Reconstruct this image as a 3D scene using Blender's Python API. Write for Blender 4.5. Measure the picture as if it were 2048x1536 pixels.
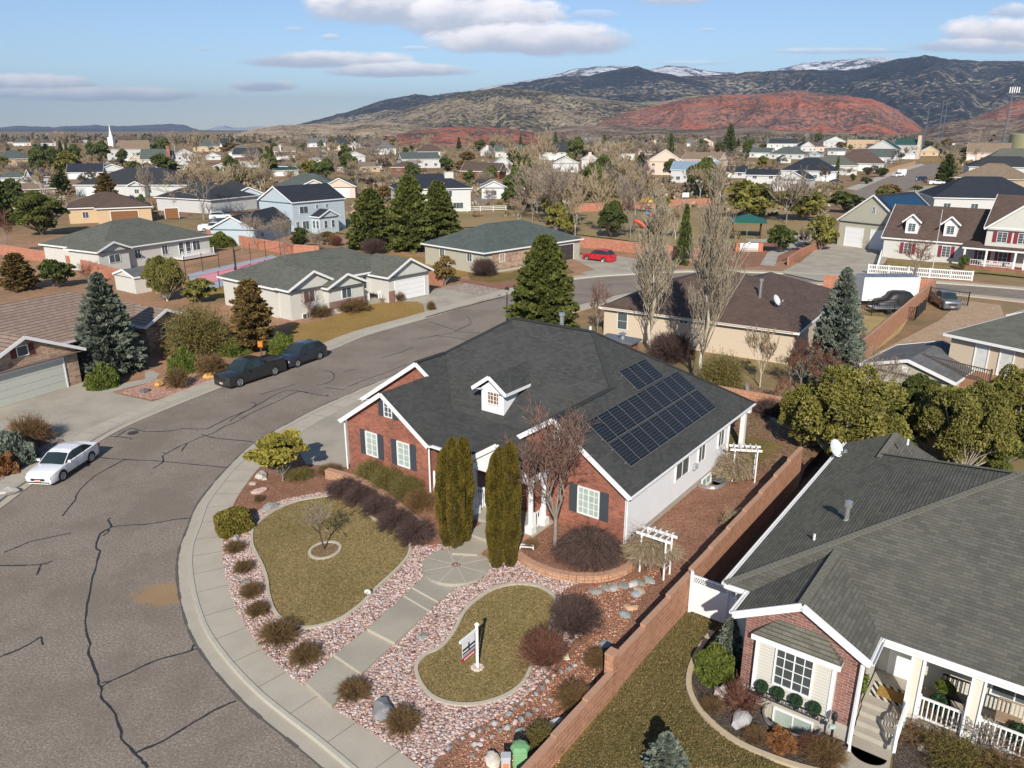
import bpy, math, random
import numpy as np
from math import radians, sin, cos, pi
from mathutils import Vector, Matrix, noise
from mathutils.geometry import delaunay_2d_cdt
random.seed(7); RNG = np.random.default_rng(11)
for o in list(bpy.data.objects): bpy.data.objects.remove(o)
SC = bpy.context.scene; COL = SC.collection

# ---------------------------------------------------------------- camera
F, YH, CH = 1550.0, 258.0, 19.5
TH = math.atan((768 - YH) / F)
cd = bpy.data.cameras.new('camera'); cam = bpy.data.objects.new('camera', cd); COL.objects.link(cam)
cam.location = (0, 0, CH); cam.rotation_euler = (pi/2 - TH, 0, 0)
cd.sensor_width = 36; cd.lens = 36 * F / 2048; cd.clip_end = 60000; cd.clip_start = 0.5
SC.camera = cam
# ---------------------------------------------------------------- light
SUN_EL, SUN_AZ = 32.0, 4.0
sd = bpy.data.lights.new('sun', 'SUN'); sun = bpy.data.objects.new('sun', sd); COL.objects.link(sun)
sd.energy = 4.0; sd.angle = radians(0.5); sd.color = (1.0, 0.93, 0.83)
sun.rotation_euler = (radians(90 - SUN_EL), 0, radians(-SUN_AZ)); sun.location = (0, -20, 60)
SC.view_settings.view_transform = 'Standard'; SC.view_settings.look = 'None'
SC.view_settings.exposure = 0.75; SC.view_settings.gamma = 1.0
SC.view_settings.use_curve_mapping = False

def ray(x, y):
    u = (x - 1024) / F; v = -(y - 768) / F; c, s = cos(TH), sin(TH)
    return (u, c + v*s, -s + v*c)
def at(x, y, z=0.0):                       # photo pixel (2048 wide) -> point of the plane at height z
    d = ray(x, y); t = (z - CH) / d[2]; return Vector((d[0]*t, d[1]*t, z))
def zat(P, y):                             # height above P seen at photo row y
    d = ray(1024, y); return CH + P[1] / d[1] * d[2]
def pxof(P):
    c, s = cos(TH), sin(TH); dz = P[2] - CH; dep = P[1]*c - dz*s; up = P[1]*s + dz*c
    return 1024 + F*P[0]/dep, 768 - F*up/dep, dep
# house frame shared by the street's lots
AZ = radians(36.5); AV = Vector((sin(AZ), cos(AZ), 0)); BV = Vector((cos(AZ), -sin(AZ), 0))
def hf(b, a, z=0.0): return BV*b + AV*a + Vector((0, 0, z))

# ---------------------------------------------------------------- world
W = bpy.data.worlds.new('World'); SC.world = W; W.use_nodes = True
class NT:
    def __init__(s, nt): s.nt = nt; s.n = nt.nodes; s.l = nt.links
    def new(s, t, **kw):
        nd = s.n.new(t)
        for k, v in kw.items(): setattr(nd, k, v)
        return nd
    def set(s, inp, v):
        if hasattr(v, 'is_linked') or hasattr(v, 'links'): s.l.new(v, inp)
        else: inp.default_value = v
    def math(s, op, a, b=0.0, c=None, clamp=False):
        nd = s.new('ShaderNodeMath', operation=op, use_clamp=clamp)
        s.set(nd.inputs[0], a); s.set(nd.inputs[1], b)
        if c is not None: s.set(nd.inputs[2], c)
        return nd.outputs[0]
    def mix(s, f, a, b, mode='MIX'):
        nd = s.new('ShaderNodeMix', data_type='RGBA', blend_type=mode)
        s.set(nd.inputs[0], f); s.set(nd.inputs[6], a); s.set(nd.inputs[7], b); return nd.outputs[2]
    def ramp(s, f, stops, interp='LINEAR'):
        nd = s.new('ShaderNodeValToRGB'); nd.color_ramp.interpolation = interp
        cr = nd.color_ramp
        while len(cr.elements) < len(stops): cr.elements.new(0.5)
        for e, (p, c) in zip(cr.elements, stops):
            e.position = p; e.color = (*c, 1) if len(c) == 3 else c
        s.set(nd.inputs[0], f); return nd.outputs[0]
    def noise(s, vec, scale, detail=3, rough=0.55, dist=0.0):
        nd = s.new('ShaderNodeTexNoise'); s.set(nd.inputs['Vector'], vec)
        nd.inputs['Scale'].default_value = scale; nd.inputs['Detail'].default_value = detail
        nd.inputs['Roughness'].default_value = rough; nd.inputs['Distortion'].default_value = dist
        return nd.outputs[0]
    def maprange(s, v, a, b, c=0.0, d=1.0, smooth=True):
        nd = s.new('ShaderNodeMapRange'); nd.interpolation_type = 'SMOOTHSTEP' if smooth else 'LINEAR'
        s.set(nd.inputs[0], v)
        for i, q in enumerate((a, b, c, d)): nd.inputs[i+1].default_value = q
        return nd.outputs[0]
w = NT(W.node_tree); w.n.clear()
sky = w.new('ShaderNodeTexSky', sky_type='NISHITA'); sky.sun_disc = False
sky.sun_elevation = radians(SUN_EL); sky.sun_rotation = radians(180 + SUN_AZ)
sky.altitude = 1700; sky.air_density = 1.0; sky.dust_density = .35; sky.ozone_density = 3.2
tc = w.new('ShaderNodeTexCoord'); sep = w.new('ShaderNodeSeparateXYZ'); w.l.new(tc.outputs['Generated'], sep.inputs[0])
yy = w.math('MAXIMUM', w.math('ABSOLUTE', sep.outputs[1]), 0.05)
U = w.math('DIVIDE', sep.outputs[0], yy); V = w.math('DIVIDE', sep.outputs[2], yy)
cmb = w.new('ShaderNodeCombineXYZ'); w.set(cmb.inputs[0], U); w.set(cmb.inputs[1], w.math('MULTIPLY', V, 2.4)); w.set(cmb.inputs[2], sep.outputs[1])
n1 = w.noise(cmb.outputs[0], 5.5, 7, 0.62, 0.3); n2 = w.noise(cmb.outputs[0], 22, 5, 0.6)
nn = w.math('ADD', w.math('MULTIPLY', w.math('SUBTRACT', n1, 0.5), 2.6), w.math('MULTIPLY', w.math('SUBTRACT', n2, 0.5), 1.7))
# clouds: (px, py, half width px, half height px, density)
CLOUDS = [(830, 18, 250, 62, 1.0), (960, 40, 190, 60, 1.0), (1080, 85, 215, 46, 1.0), (620, 124, 195, 24, .95), (800, 143, 165, 20, .9),
          (530, 176, 90, 22, .9), (60, 168, 150, 22, .85), (240, 192, 210, 20, .7), (30, 188, 80, 14, .6), (1190, 30, 60, 14, .35),
          (1350, 3, 110, 14, .8), (2010, 75, 150, 45, 1.0), (1930, 95, 170, 22, .8), (1700, 103, 190, 9, .5), (2030, 25, 60, 22, .7),
          (660, 75, 22, 8, .5), (410, 99, 26, 5, .4), (1415, 60, 22, 5, .4), (1390, 127, 90, 7, .35), (590, 60, 24, 8, .4), (830, 97, 30, 6, .4)]
tot = None; shade = None
for (cx, cy, ax, ay, den) in CLOUDS:
    r = ray(cx, cy); u0, v0 = r[0]/r[1], r[2]/r[1]
    r2 = ray(cx, cy - ay); b = r2[2]/r2[1] - v0; r3 = ray(cx + ax, cy); a = r3[0]/r3[1] - u0
    du = w.math('DIVIDE', w.math('SUBTRACT', U, u0), a); dv = w.math('DIVIDE', w.math('SUBTRACT', V, v0), b)
    dv2 = w.math('MULTIPLY', dv, w.math('ADD', 1.0, w.math('MULTIPLY', w.math('LESS_THAN', dv, 0.0), 0.5)))
    d = w.math('SQRT', w.math('ADD', w.math('MULTIPLY', du, du), w.math('MULTIPLY', dv2, dv2)))
    m = w.math('MULTIPLY', w.maprange(w.math('SUBTRACT', d, w.math('MULTIPLY', nn, .55)), 1.0, 0.6), den)
    sh = w.math('MULTIPLY', m, w.maprange(w.math('ADD', dv, w.math('MULTIPLY', nn, .75)), -0.35, 1.05))
    tot = m if tot is None else w.math('MAXIMUM', tot, m); shade = sh if shade is None else w.math('MAXIMUM', shade, sh)
CLOUD_HI, CLOUD_LO = (10.5, 9.9, 9.7, 1), (4.7, 5.1, 6.1, 1)
ccol = w.mix(w.math('DIVIDE', shade, w.math('MAXIMUM', tot, .05), clamp=True), CLOUD_LO, CLOUD_HI)
fin = w.mix(w.math('MULTIPLY', tot, .93), w.mix(1.0, sky.outputs[0], (1.0, 1.0, 1.0, 1), 'MULTIPLY'), ccol)
bg = w.new('ShaderNodeBackground'); bg.inputs[1].default_value = 0.078; w.l.new(fin, bg.inputs[0])
wo = w.new('ShaderNodeOutputWorld'); w.l.new(bg.outputs[0], wo.inputs[0])
W.cycles.sampling_method = 'MANUAL'; W.cycles.sample_map_resolution = 512

# ---------------------------------------------------------------- materials
MATS = {}
def mat(name, fn, rough=0.85, metal=0.0, spec=0.3):
    if name in MATS: return MATS[name]
    m = bpy.data.materials.new(name); m.use_nodes = True; MATS[name] = m
    t = NT(m.node_tree); bs = t.n['Principled BSDF']
    bs.inputs['Roughness'].default_value = rough; bs.inputs['Metallic'].default_value = metal
    bs.inputs['Specular IOR Level'].default_value = spec
    t.tc = t.new('ShaderNodeTexCoord'); t.obj = t.tc.outputs['Object']; t.uv = t.tc.outputs['UV']
    g = t.new('ShaderNodeNewGeometry'); t.pos = g.outputs['Position']; t.isl = g.outputs['Random Per Island']
    oi = t.new('ShaderNodeObjectInfo'); t.rnd = oi.outputs['Random']
    r = fn(t)
    if isinstance(r, tuple) and not isinstance(r[0], (int, float)): c, h, hs = r
    else: c, h, hs = r, None, 0
    t.set(bs.inputs['Base Color'], (*c, 1) if isinstance(c, tuple) and len(c) == 3 else c)
    if h is not None:
        bp = t.new('ShaderNodeBump'); bp.inputs['Distance'].default_value = hs; t.set(bp.inputs['Height'], h)
        t.l.new(bp.outputs[0], bs.inputs['Normal'])
    t.bs = bs; m['t'] = 1
    return m
def c4(c, k=1.0): return (c[0]*k, c[1]*k, c[2]*k, 1)
def m_plain(name, c, rough=.6, metal=0.0, var=.12, spec=.3, vs=6.0):
    return mat(name, lambda t: t.mix(t.noise(t.pos, vs, 4), c4(c, 1-var), c4(c, 1+var)), rough, metal, spec)
def m_paint(name, c, rough=.28):
    m = mat(name, lambda t: t.mix(t.noise(t.obj, 3, 3), c4(c, .94), c4(c, 1.04)), rough, 0, .5)
    m.node_tree.nodes['Principled BSDF'].inputs['Coat Weight'].default_value = .6; return m
def m_siding(name, c, step=.13):
    def f(t):
        s = t.new('ShaderNodeSeparateXYZ'); t.l.new(t.uv, s.inputs[0])
        fr = t.math('FRACT', t.math('DIVIDE', s.outputs[1], step))
        ln = t.maprange(fr, 0.0, 0.16, 0, 1)
        n = t.noise(t.pos, 1.2, 4)
        base = t.mix(n, c4(c, .93), c4(c, 1.03))
        return (t.mix(ln, c4(c, .72), base), fr, -.012)
    return mat(name, f, .55)
def m_brick(name, c1, c2, mortar, bw=.23, bh=.085, ms=.009):
    def f(t):
        b = t.new('ShaderNodeTexBrick'); t.l.new(t.uv, b.inputs['Vector']); b.inputs['Scale'].default_value = 1
        b.inputs['Brick Width'].default_value = bw; b.inputs['Row Height'].default_value = bh
        b.inputs['Mortar Size'].default_value = ms; b.inputs['Mortar Smooth'].default_value = .2; b.inputs['Bias'].default_value = -.1
        b.inputs['Color1'].default_value = c4(c1); b.inputs['Color2'].default_value = c4(c2); b.inputs['Mortar'].default_value = c4(mortar)
        n = t.noise(t.uv, 2.2, 6, .65); n2 = t.noise(t.uv, 9, 4, .6)
        cc = t.mix(t.maprange(n, .35, .7), b.outputs[0], t.mix(.5, b.outputs[0], c4(c1, 1.35)))
        cc = t.mix(t.maprange(n2, .55, .75, 0, .55), cc, c4(c2, .5))
        cc = t.mix(t.maprange(t.noise(t.pos, .7, 6, .65), .35, .7, 0, .35), cc, c4(c2, .75))
        return (cc, b.outputs[1], -.006)
    return mat(name, f, .9)
def m_shingle(name, c1, c2, bw=.32, bh=.14, row_shade=0.0, blot=.25):
    def f(t):
        b = t.new('ShaderNodeTexBrick'); t.l.new(t.uv, b.inputs['Vector']); b.inputs['Scale'].default_value = 1
        b.offset = .37; b.offset_frequency = 2
        b.inputs['Brick Width'].default_value = bw; b.inputs['Row Height'].default_value = bh
        b.inputs['Mortar Size'].default_value = .007; b.inputs['Mortar Smooth'].default_value = .4; b.inputs['Bias'].default_value = 0
        b.inputs['Color1'].default_value = c4(c1); b.inputs['Color2'].default_value = c4(c2); b.inputs['Mortar'].default_value = c4(c1, .55)
        s = t.new('ShaderNodeSeparateXYZ'); t.l.new(t.uv, s.inputs[0])
        fr = t.math('FRACT', t.math('DIVIDE', s.outputs[1], bh))
        n = t.noise(t.uv, .5, 5, .6); n3 = t.noise(t.pos, 28, 3, .7)
        cc = t.mix(t.maprange(n, .3, .7, 0, blot), b.outputs[0], c4(c2, 1.35))
        cc = t.mix(t.maprange(n3, .3, .75, 0, .45), cc, c4(c1, .62))
        if row_shade: cc = t.mix(t.maprange(fr, 0.0, .3, row_shade, 0), cc, c4(c1, .2))  # dark band painted along each course, standing in for raking-light shade
        h = t.math('ADD', fr, t.math('MULTIPLY', n3, .6))
        return (cc, h, -.02 if row_shade else -.01)
    return mat(name, f, .92, 0, .2)
def m_tile(name, c):
    def f(t):
        s = t.new('ShaderNodeSeparateXYZ'); t.l.new(t.uv, s.inputs[0])
        fr = t.math('FRACT', t.math('DIVIDE', s.outputs[1], .40))
        b = t.new('ShaderNodeTexBrick'); t.l.new(t.uv, b.inputs['Vector']); b.inputs['Scale'].default_value = 1
        b.inputs['Brick Width'].default_value = .3; b.inputs['Row Height'].default_value = .40; b.inputs['Mortar Size'].default_value = .004
        b.inputs['Color1'].default_value = c4(c, .86); b.inputs['Color2'].default_value = c4(c, 1.14); b.inputs['Mortar'].default_value = c4(c, .7)
        n = t.noise(t.uv, .8, 4)
        cc = t.mix(t.maprange(n, .3, .7, 0, .4), b.outputs[0], c4(c, .8))
        return (t.mix(t.maprange(fr, .02, .30, .95, 0), cc, c4(c, .16)), fr, -.05)
    return mat(name, f, .85)
def m_speckle(name, cols, scale, scale2=1.0, bump=.02, lo=.3, hi=.7, big=.35, bigcol=None, rough=.95, detail=3):
    def f(t):
        n = t.noise(t.pos, scale, detail, .75)
        k = len(cols); c = t.ramp(t.maprange(n, lo, hi, 0, 1, False), [(i/(k-1), cc) for i, cc in enumerate(cols)])
        b = t.noise(t.pos, scale2, 5, .6)
        c = t.mix(t.maprange(b, .35, .7, 0, big), c, c4(bigcol or cols[0], .85))
        return (c, n, bump)
    return mat(name, f, rough, 0, .15)
def m_gravel(name, cols, scale, bump=.03):
    def f(t):
        v = t.new('ShaderNodeTexVoronoi'); t.l.new(t.pos, v.inputs['Vector']); v.inputs['Scale'].default_value = scale
        s = t.new('ShaderNodeSeparateXYZ'); t.l.new(v.outputs['Color'], s.inputs[0])
        k = len(cols); c = t.ramp(s.outputs[0], [(i/(k-1), cc) for i, cc in enumerate(cols)])
        n = t.noise(t.pos, .8, 4); c = t.mix(t.maprange(n, .35, .7, 0, .3), c, c4(cols[0], .8))
        c = t.mix(t.maprange(v.outputs['Distance'], .35, .75, 0, .5), c, c4(cols[0], .35))
        return (c, v.outputs['Distance'], -bump)
    return mat(name, f, .95, 0, .15)
def m_leaf(name, c1, c2, c3=None, rough=.75, trans=0.0):
    def f(t):
        at_ = t.new('ShaderNodeAttribute', attribute_name='tint')
        f1 = t.math('ADD', t.math('MULTIPLY', t.isl, .45), t.math('MULTIPLY', at_.outputs['Fac'], .6), clamp=True)
        c = t.mix(f1, c4(c1), c4(c2))
        c = t.mix(t.math('MULTIPLY', t.rnd, .35), c, c4(c3 or c1))
        return c
    return mat(name, f, rough, 0, .2)
def m_glass(name, c=(.05, .07, .08), rough=.12):
    return mat(name, lambda t: t.mix(t.noise(t.pos, .9, 3), c4(c, .6), c4(c, 1.6)), rough, 0, .5)

# ---------------------------------------------------------------- mesh helpers
class MB:
    def __init__(s): s.v = []; s.f = []
    def poly(s, pts, flip=False):
        i = len(s.v); s.v += [tuple(p) for p in pts]; ids = list(range(i, i+len(pts)))
        s.f.append(ids[::-1] if flip else ids)
    def box(s, c, sz, M=None):
        i = len(s.v); hx, hy, hz = sz[0]/2, sz[1]/2, sz[2]/2
        for a in ((-1,-1,-1),(1,-1,-1),(1,1,-1),(-1,1,-1),(-1,-1,1),(1,-1,1),(1,1,1),(-1,1,1)):
            p = Vector((a[0]*hx, a[1]*hy, a[2]*hz))
            if M is not None: p = M @ p
            s.v.append(tuple(p + Vector(c)))
        for q in ((0,3,2,1),(4,5,6,7),(0,1,5,4),(1,2,6,5),(2,3,7,6),(3,0,4,7)): s.f.append([i+k for k in q])
    def beam(s, p, q, wd, ht, up=Vector((0, 0, 1))):      # box from p to q; width sideways, height along up
        p, q = Vector(p), Vector(q); d = (q-p); L = d.length
        if L < 1e-6: return
        d.normalize(); sd_ = d.cross(up)
        if sd_.length < 1e-4: sd_ = Vector((1, 0, 0))
        sd_.normalize(); u2 = sd_.cross(d)
        M = Matrix((sd_, d, u2)).transposed(); s.box((p+q)/2, (wd, L, ht), M)
    def prism(s, poly, z0, z1):                            # poly: list of (x,y)
        i = len(s.v); n = len(poly)
        A = sum(poly[k][0]*poly[(k+1) % n][1]-poly[(k+1) % n][0]*poly[k][1] for k in range(n))
        if A < 0: poly = poly[::-1]
        s.v += [(p[0], p[1], z0) for p in poly] + [(p[0], p[1], z1) for p in poly]
        s.f.append([i+k for k in range(n)][::-1]); s.f.append([i+n+k for k in range(n)])
        for k in range(n): s.f.append([i+k, i+(k+1) % n, i+n+(k+1) % n, i+n+k])
    def tube(s, pts, r, n=6, cap=True):
        pts = [Vector(p) for p in pts]; R = r if isinstance(r, (list, tuple)) else [r]*len(pts); i = len(s.v)
        for k, p in enumerate(pts):
            d = (pts[min(k+1, len(pts)-1)] - pts[max(k-1, 0)]).normalized()
            a = d.orthogonal().normalized() if abs(d.z) < .99 else Vector((1, 0, 0)); a = (a - d*a.dot(d)).normalized()
            if k and a.dot(pa) < .2: a = (pa - d*pa.dot(d)).normalized()
            pa = a; b = d.cross(a)
            for j in range(n): s.v.append(tuple(p + (a*cos(2*pi*j/n) + b*sin(2*pi*j/n))*R[k]))
        for k in range(len(pts)-1):
            for j in range(n): s.f.append([i+k*n+j, i+k*n+(j+1) % n, i+(k+1)*n+(j+1) % n, i+(k+1)*n+j])
        if cap: s.f.append([i+j for j in range(n)][::-1]); s.f.append([i+(len(pts)-1)*n+j for j in range(n)])
    def lathe(s, prof, n=12, c=(0, 0, 0)):
        i = len(s.v)
        for (r, z) in prof:
            for j in range(n): s.v.append((c[0]+r*cos(2*pi*j/n), c[1]+r*sin(2*pi*j/n), c[2]+z))
        for k in range(len(prof)-1):
            for j in range(n): s.f.append([i+k*n+j, i+k*n+(j+1) % n, i+(k+1)*n+(j+1) % n, i+(k+1)*n+j])
        s.f.append([i+j for j in range(n)][::-1]); s.f.append([i+(len(prof)-1)*n+j for j in range(n)])
    def blob(s, c, r, seed=0, rough=.25, n=8, m=5):
        i = len(s.v); rr = random.Random(seed)
        off = Vector((rr.random()*50, rr.random()*50, rr.random()*50))
        for k in range(m+1):
            th = pi*k/m
            for j in range(n):
                ph = 2*pi*j/n; d = Vector((sin(th)*cos(ph), sin(th)*sin(ph), cos(th)))
                q = 1 + rough*noise.noise(d*1.3+off)*2
                s.v.append((c[0]+d.x*r[0]*q, c[1]+d.y*r[1]*q, c[2]+d.z*r[2]*q))
        for k in range(m):
            for j in range(n): s.f.append([i+(k+1)*n+j, i+(k+1)*n+(j+1) % n, i+k*n+(j+1) % n, i+k*n+j])
    def build(s, name, m, parent=None, uv=False, smooth=False, loc=None):
        me = bpy.data.meshes.new(name); org = Vector(loc) if loc is not None else Vector((0, 0, 0))
        vs = s.v if loc is None else [(p[0]-org.x, p[1]-org.y, p[2]-org.z) for p in s.v]
        me.from_pydata(vs, [], s.f); me.materials.append(m)
        if uv: auto_uv(me, s.v)
        if smooth: me.polygons.foreach_set('use_smooth', [True]*len(me.polygons))
        me.update(); return link(name, me, parent, org)
def auto_uv(me, wv):
    ul = me.uv_layers.new(name='UVMap')
    for p in me.polygons:
        n = p.normal
        if abs(n.z) > .995: tu, tv = Vector((1, 0, 0)), Vector((0, 1, 0))
        else:
            tu = Vector((-n.y, n.x, 0)).normalized(); tv = n.cross(tu)
            if tv.z < 0: tv = -tv
        for li in p.loop_indices:
            q = Vector(wv[me.loops[li].vertex_index]); ul.data[li].uv = (tu.dot(q), tv.dot(q))
def link(name, me, parent=None, loc=(0, 0, 0)):
    o = bpy.data.objects.new(name, me); COL.objects.link(o)
    if parent is not None:
        o.parent = parent; o.location = loc
        if '_o' in parent: o.location = Vector(loc) - Vector(parent['_o'])
    else: o.location = loc
    return o
def tag(o, label=None, cat=None, group=None, kind=None):
    if label: o['label'] = label
    if cat: o['category'] = cat
    if group: o['group'] = group
    if kind: o['kind'] = kind
    return o
def thing(name, label, cat, loc=(0, 0, 0), group=None, rotz=0):
    o = bpy.data.objects.new(name, None); COL.objects.link(o); o.location = loc; o.rotation_euler[2] = rotz
    o.empty_display_size = .3
    if rotz == 0 and tuple(loc) != (0, 0, 0): o['_o'] = tuple(loc)
    return tag(o, label, cat, group)
def copy_tree(o, parent=None):
    c = o.copy(); COL.objects.link(c); c.parent = parent
    for ch in [q for q in o.children]: copy_tree(ch, c)
    return c
def npmesh(name, verts, faces, m, tint=None, k=4):
    me = bpy.data.meshes.new(name); nv, nf = len(verts), len(faces)
    me.vertices.add(nv); me.vertices.foreach_set('co', np.asarray(verts, np.float32).ravel())
    me.loops.add(nf*k); me.loops.foreach_set('vertex_index', np.asarray(faces, np.int32).ravel())
    me.polygons.add(nf); me.polygons.foreach_set('loop_start', np.arange(nf, dtype=np.int32)*k)
    me.polygons.foreach_set('loop_total', np.full(nf, k, np.int32))
    me.update(calc_edges=True)
    if tint is not None:
        a = me.attributes.new('tint', 'FLOAT', 'POINT'); a.data.foreach_set('value', np.asarray(tint, np.float32))
    me.materials.append(m); return me

# ---------------------------------------------------------------- common colours
WHITE = m_plain('white_trim', (.70, .70, .69), .5, var=.03)
def pm(name, c, **k): return m_plain(name, c, **k)
CONC = m_speckle('concrete', [(.30, .275, .225), (.38, .35, .29), (.43, .40, .335)], 40, .7, .003, .2, .8, .45, (.27, .25, .22))
CONC_DRIVE = m_speckle('concrete_drive', [(.28, .25, .20), (.37, .335, .27), (.43, .39, .32)], 25, .35, .003, .2, .8, .5, (.24, .22, .185))
DARKGLASS = m_glass('window_glass', (.06, .075, .08)); PALEGLASS = m_glass('curtained_glass', (.30, .36, .32), .12)
METAL = m_plain('galvanised_metal', (.55, .57, .58), .35, .8); BLACK = m_plain('black_metal', (.02, .02, .022), .45)
TIRE = m_plain('tyre_rubber', (.02, .02, .02), .8)
# ================================================================ terrain of the near lots
def cr(pts, n=6):                                        # smooth curve through points
    P = [Vector(p[:2]) for p in pts]; out = []
    for i in range(len(P)-1):
        p0, p1, p2, p3 = P[max(i-1, 0)], P[i], P[i+1], P[min(i+2, len(P)-1)]
        for k in range(n):
            t = k/n; out.append(.5*((2*p1) + (p2-p0)*t + (2*p0-5*p1+4*p2-p3)*t*t + (3*p1-p0-3*p2+p3)*t**3))
    out.append(P[-1]); return out
def crc(pts, n=5):                                       # closed
    P = [Vector(p[:2]) for p in pts]; out = []; m = len(P)
    for i in range(m):
        p0, p1, p2, p3 = P[i-1], P[i], P[(i+1) % m], P[(i+2) % m]
        for k in range(n):
            t = k/n; out.append(.5*((2*p1) + (p2-p0)*t + (2*p0-5*p1+4*p2-p3)*t*t + (3*p1-p0-3*p2+p3)*t**3))
    return out
def W2(pl, z=0.0): return [at(x, y, z) for x, y in pl]
def offset(line, d):                                     # + = to the right of the travel direction
    out = []
    for i, p in enumerate(line):
        t = (line[min(i+1, len(line)-1)] - line[max(i-1, 0)]).normalized(); out.append(p + Vector((t.y, -t.x))*d)
    return out
def inpoly(x, y, P):
    c = False; j = len(P)-1
    for i in range(len(P)):
        if (P[i][1] > y) != (P[j][1] > y) and x < (P[j][0]-P[i][0])*(y-P[i][1])/(P[j][1]-P[i][1])+P[i][0]: c = not c
        j = i
    return c
# right-hand asphalt edge, from the bottom of the photo round the bend and up the street
RE = cr(W2([(760, 1640), (620, 1516), (481, 1400), (397, 1298), (366, 1225), (354, 1150), (358, 1100), (373, 1060), (391, 1014), (421, 973), (454, 936),
            (512, 884), (627, 820), (731, 774), (850, 724), (962, 677), (1060, 640), (1168, 607), (1269, 584), (1400, 571), (1560, 566), (1700, 566), (1960, 590), (2150, 612)]), 6)
SW0, SW1 = .70, 2.05                                      # kerb back, sidewalk back
RK = offset(RE, .52); RKB = offset(RE, SW0); RS = offset(RE, SW1)
LE = cr(W2([(-200, 1130), (-90, 1070), (0, 1018), (62, 971), (140, 922), (219, 872), (284, 840), (424, 783), (520, 748), (653, 704), (736, 671), (841, 641), (960, 606),
            (1060, 578), (1168, 558), (1300, 549), (1420, 545), (1560, 549), (1700, 556), (1960, 574), (2150, 590)]), 6)
LK = offset(LE, -.50); LKB = offset(LE, -.68); LS = offset(LE, -1.95)
NEARR = [i for i, p in enumerate(RE) if pxof((p.x, p.y, 0))[0] < 1420 and (p.y < 130)]
rs_near = RS[:max(NEARR)]
WALL_B = -10.75                                          # block wall line b = const in the house frame
wallA = lambda t: hf(WALL_B, t)
LOT = [p for p in rs_near if p.y < 66] 
LOT = LOT + [hf(-37, 52).xy, hf(WALL_B, 52).xy, hf(WALL_B, 9).xy]
rsn = np.array([(p.x, p.y) for p in rs_near])
def dist_s(x, y):
    d = np.hypot(rsn[:, 0]-x, rsn[:, 1]-y); return float(d.min())
def hgt(x, y):
    p = Vector((x, y, 0)); b, a = p.dot(BV), p.dot(AV)
    if b > WALL_B: return .12 + .24*min(max((a-13)/10, 0), 1)
    d = dist_s(x, y); return .14 + .076*min(d, 10.5) if inpoly(x, y, LOT) else .14
def ag(x, y, dz=0.0):                                    # photo pixel -> point on the sloping lot
    z = .5
    for _ in range(12): p = at(x, y, z); z = .5*z + .5*hgt(p.x, p.y)
    return Vector((p.x, p.y, hgt(p.x, p.y)+dz))
HOLES = []
for (w_, d, P_) in ((2.1, 1.15, lambda c, q: hf(-14.75+q, 38.0+c)), (1.9, .85, lambda c, q: hf(-5.1+c, 23.0-q))):
    HOLES.append([P_(-w_/2*cos(pi*k/12), d*abs(sin(pi*k/12))**.6*.97-.02).xy for k in range(13)])
def sheet(name, poly, m, zoff=0.0, res=.6, h=None, uv=False, parent=None):
    P = [Vector((p[0], p[1])) for p in poly]; B = []
    for i in range(len(P)):
        a, b = P[i], P[(i+1) % len(P)]; L = (b-a).length
        if L < 1e-4: continue
        k = max(1, int(L/res)) if h else 1
        B += [a.lerp(b, j/k) for j in range(k)]
    pts = list(B); nb = len(B)
    if h:
        x0, x1 = min(p.x for p in B), max(p.x for p in B); y0, y1 = min(p.y for p in B), max(p.y for p in B)
        y = y0
        while y < y1:
            x = x0
            while x < x1:
                if inpoly(x, y, B): pts.append(Vector((x, y)))
                x += res
            y += res
    ed_ = [(i, (i+1) % nb) for i in range(nb)]; hs = [H_ for H_ in HOLES if h and inpoly(*(sum(H_, Vector((0, 0)))/13), B)]
    for H_ in hs: k = len(pts); pts += H_; ed_ += [(k+i, k+(i+1) % 13) for i in range(13)]
    v, e, f, *_ = delaunay_2d_cdt(pts, ed_, [list(range(nb))], 1, 1e-4)
    mb = MB(); mb.v = [(p.x, p.y, (h(p.x, p.y) if h else 0)+zoff) for p in v]
    for q in f:
        a, b, c = [v[k] for k in q[:3]]
        if any(inpoly(*((a+b+c)/3), H_) for H_ in hs): continue
        mb.f.append(list(q) if (b-a).cross(c-a) > 0 else list(q)[::-1])
    return mb.build(name, m, parent, uv=uv)
def strip(name, L1, L2, z1, z2, m):
    mb = MB(); n = len(L1)
    for i in range(n-1):
        mb.poly([(*L1[i].xy, z1), (*L2[i].xy, z2), (*L2[i+1].xy, z2), (*L1[i+1].xy, z1)])
    return mb
ST = lambda o, label=None, kind='structure': tag(o, label, None, None, kind)

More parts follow.
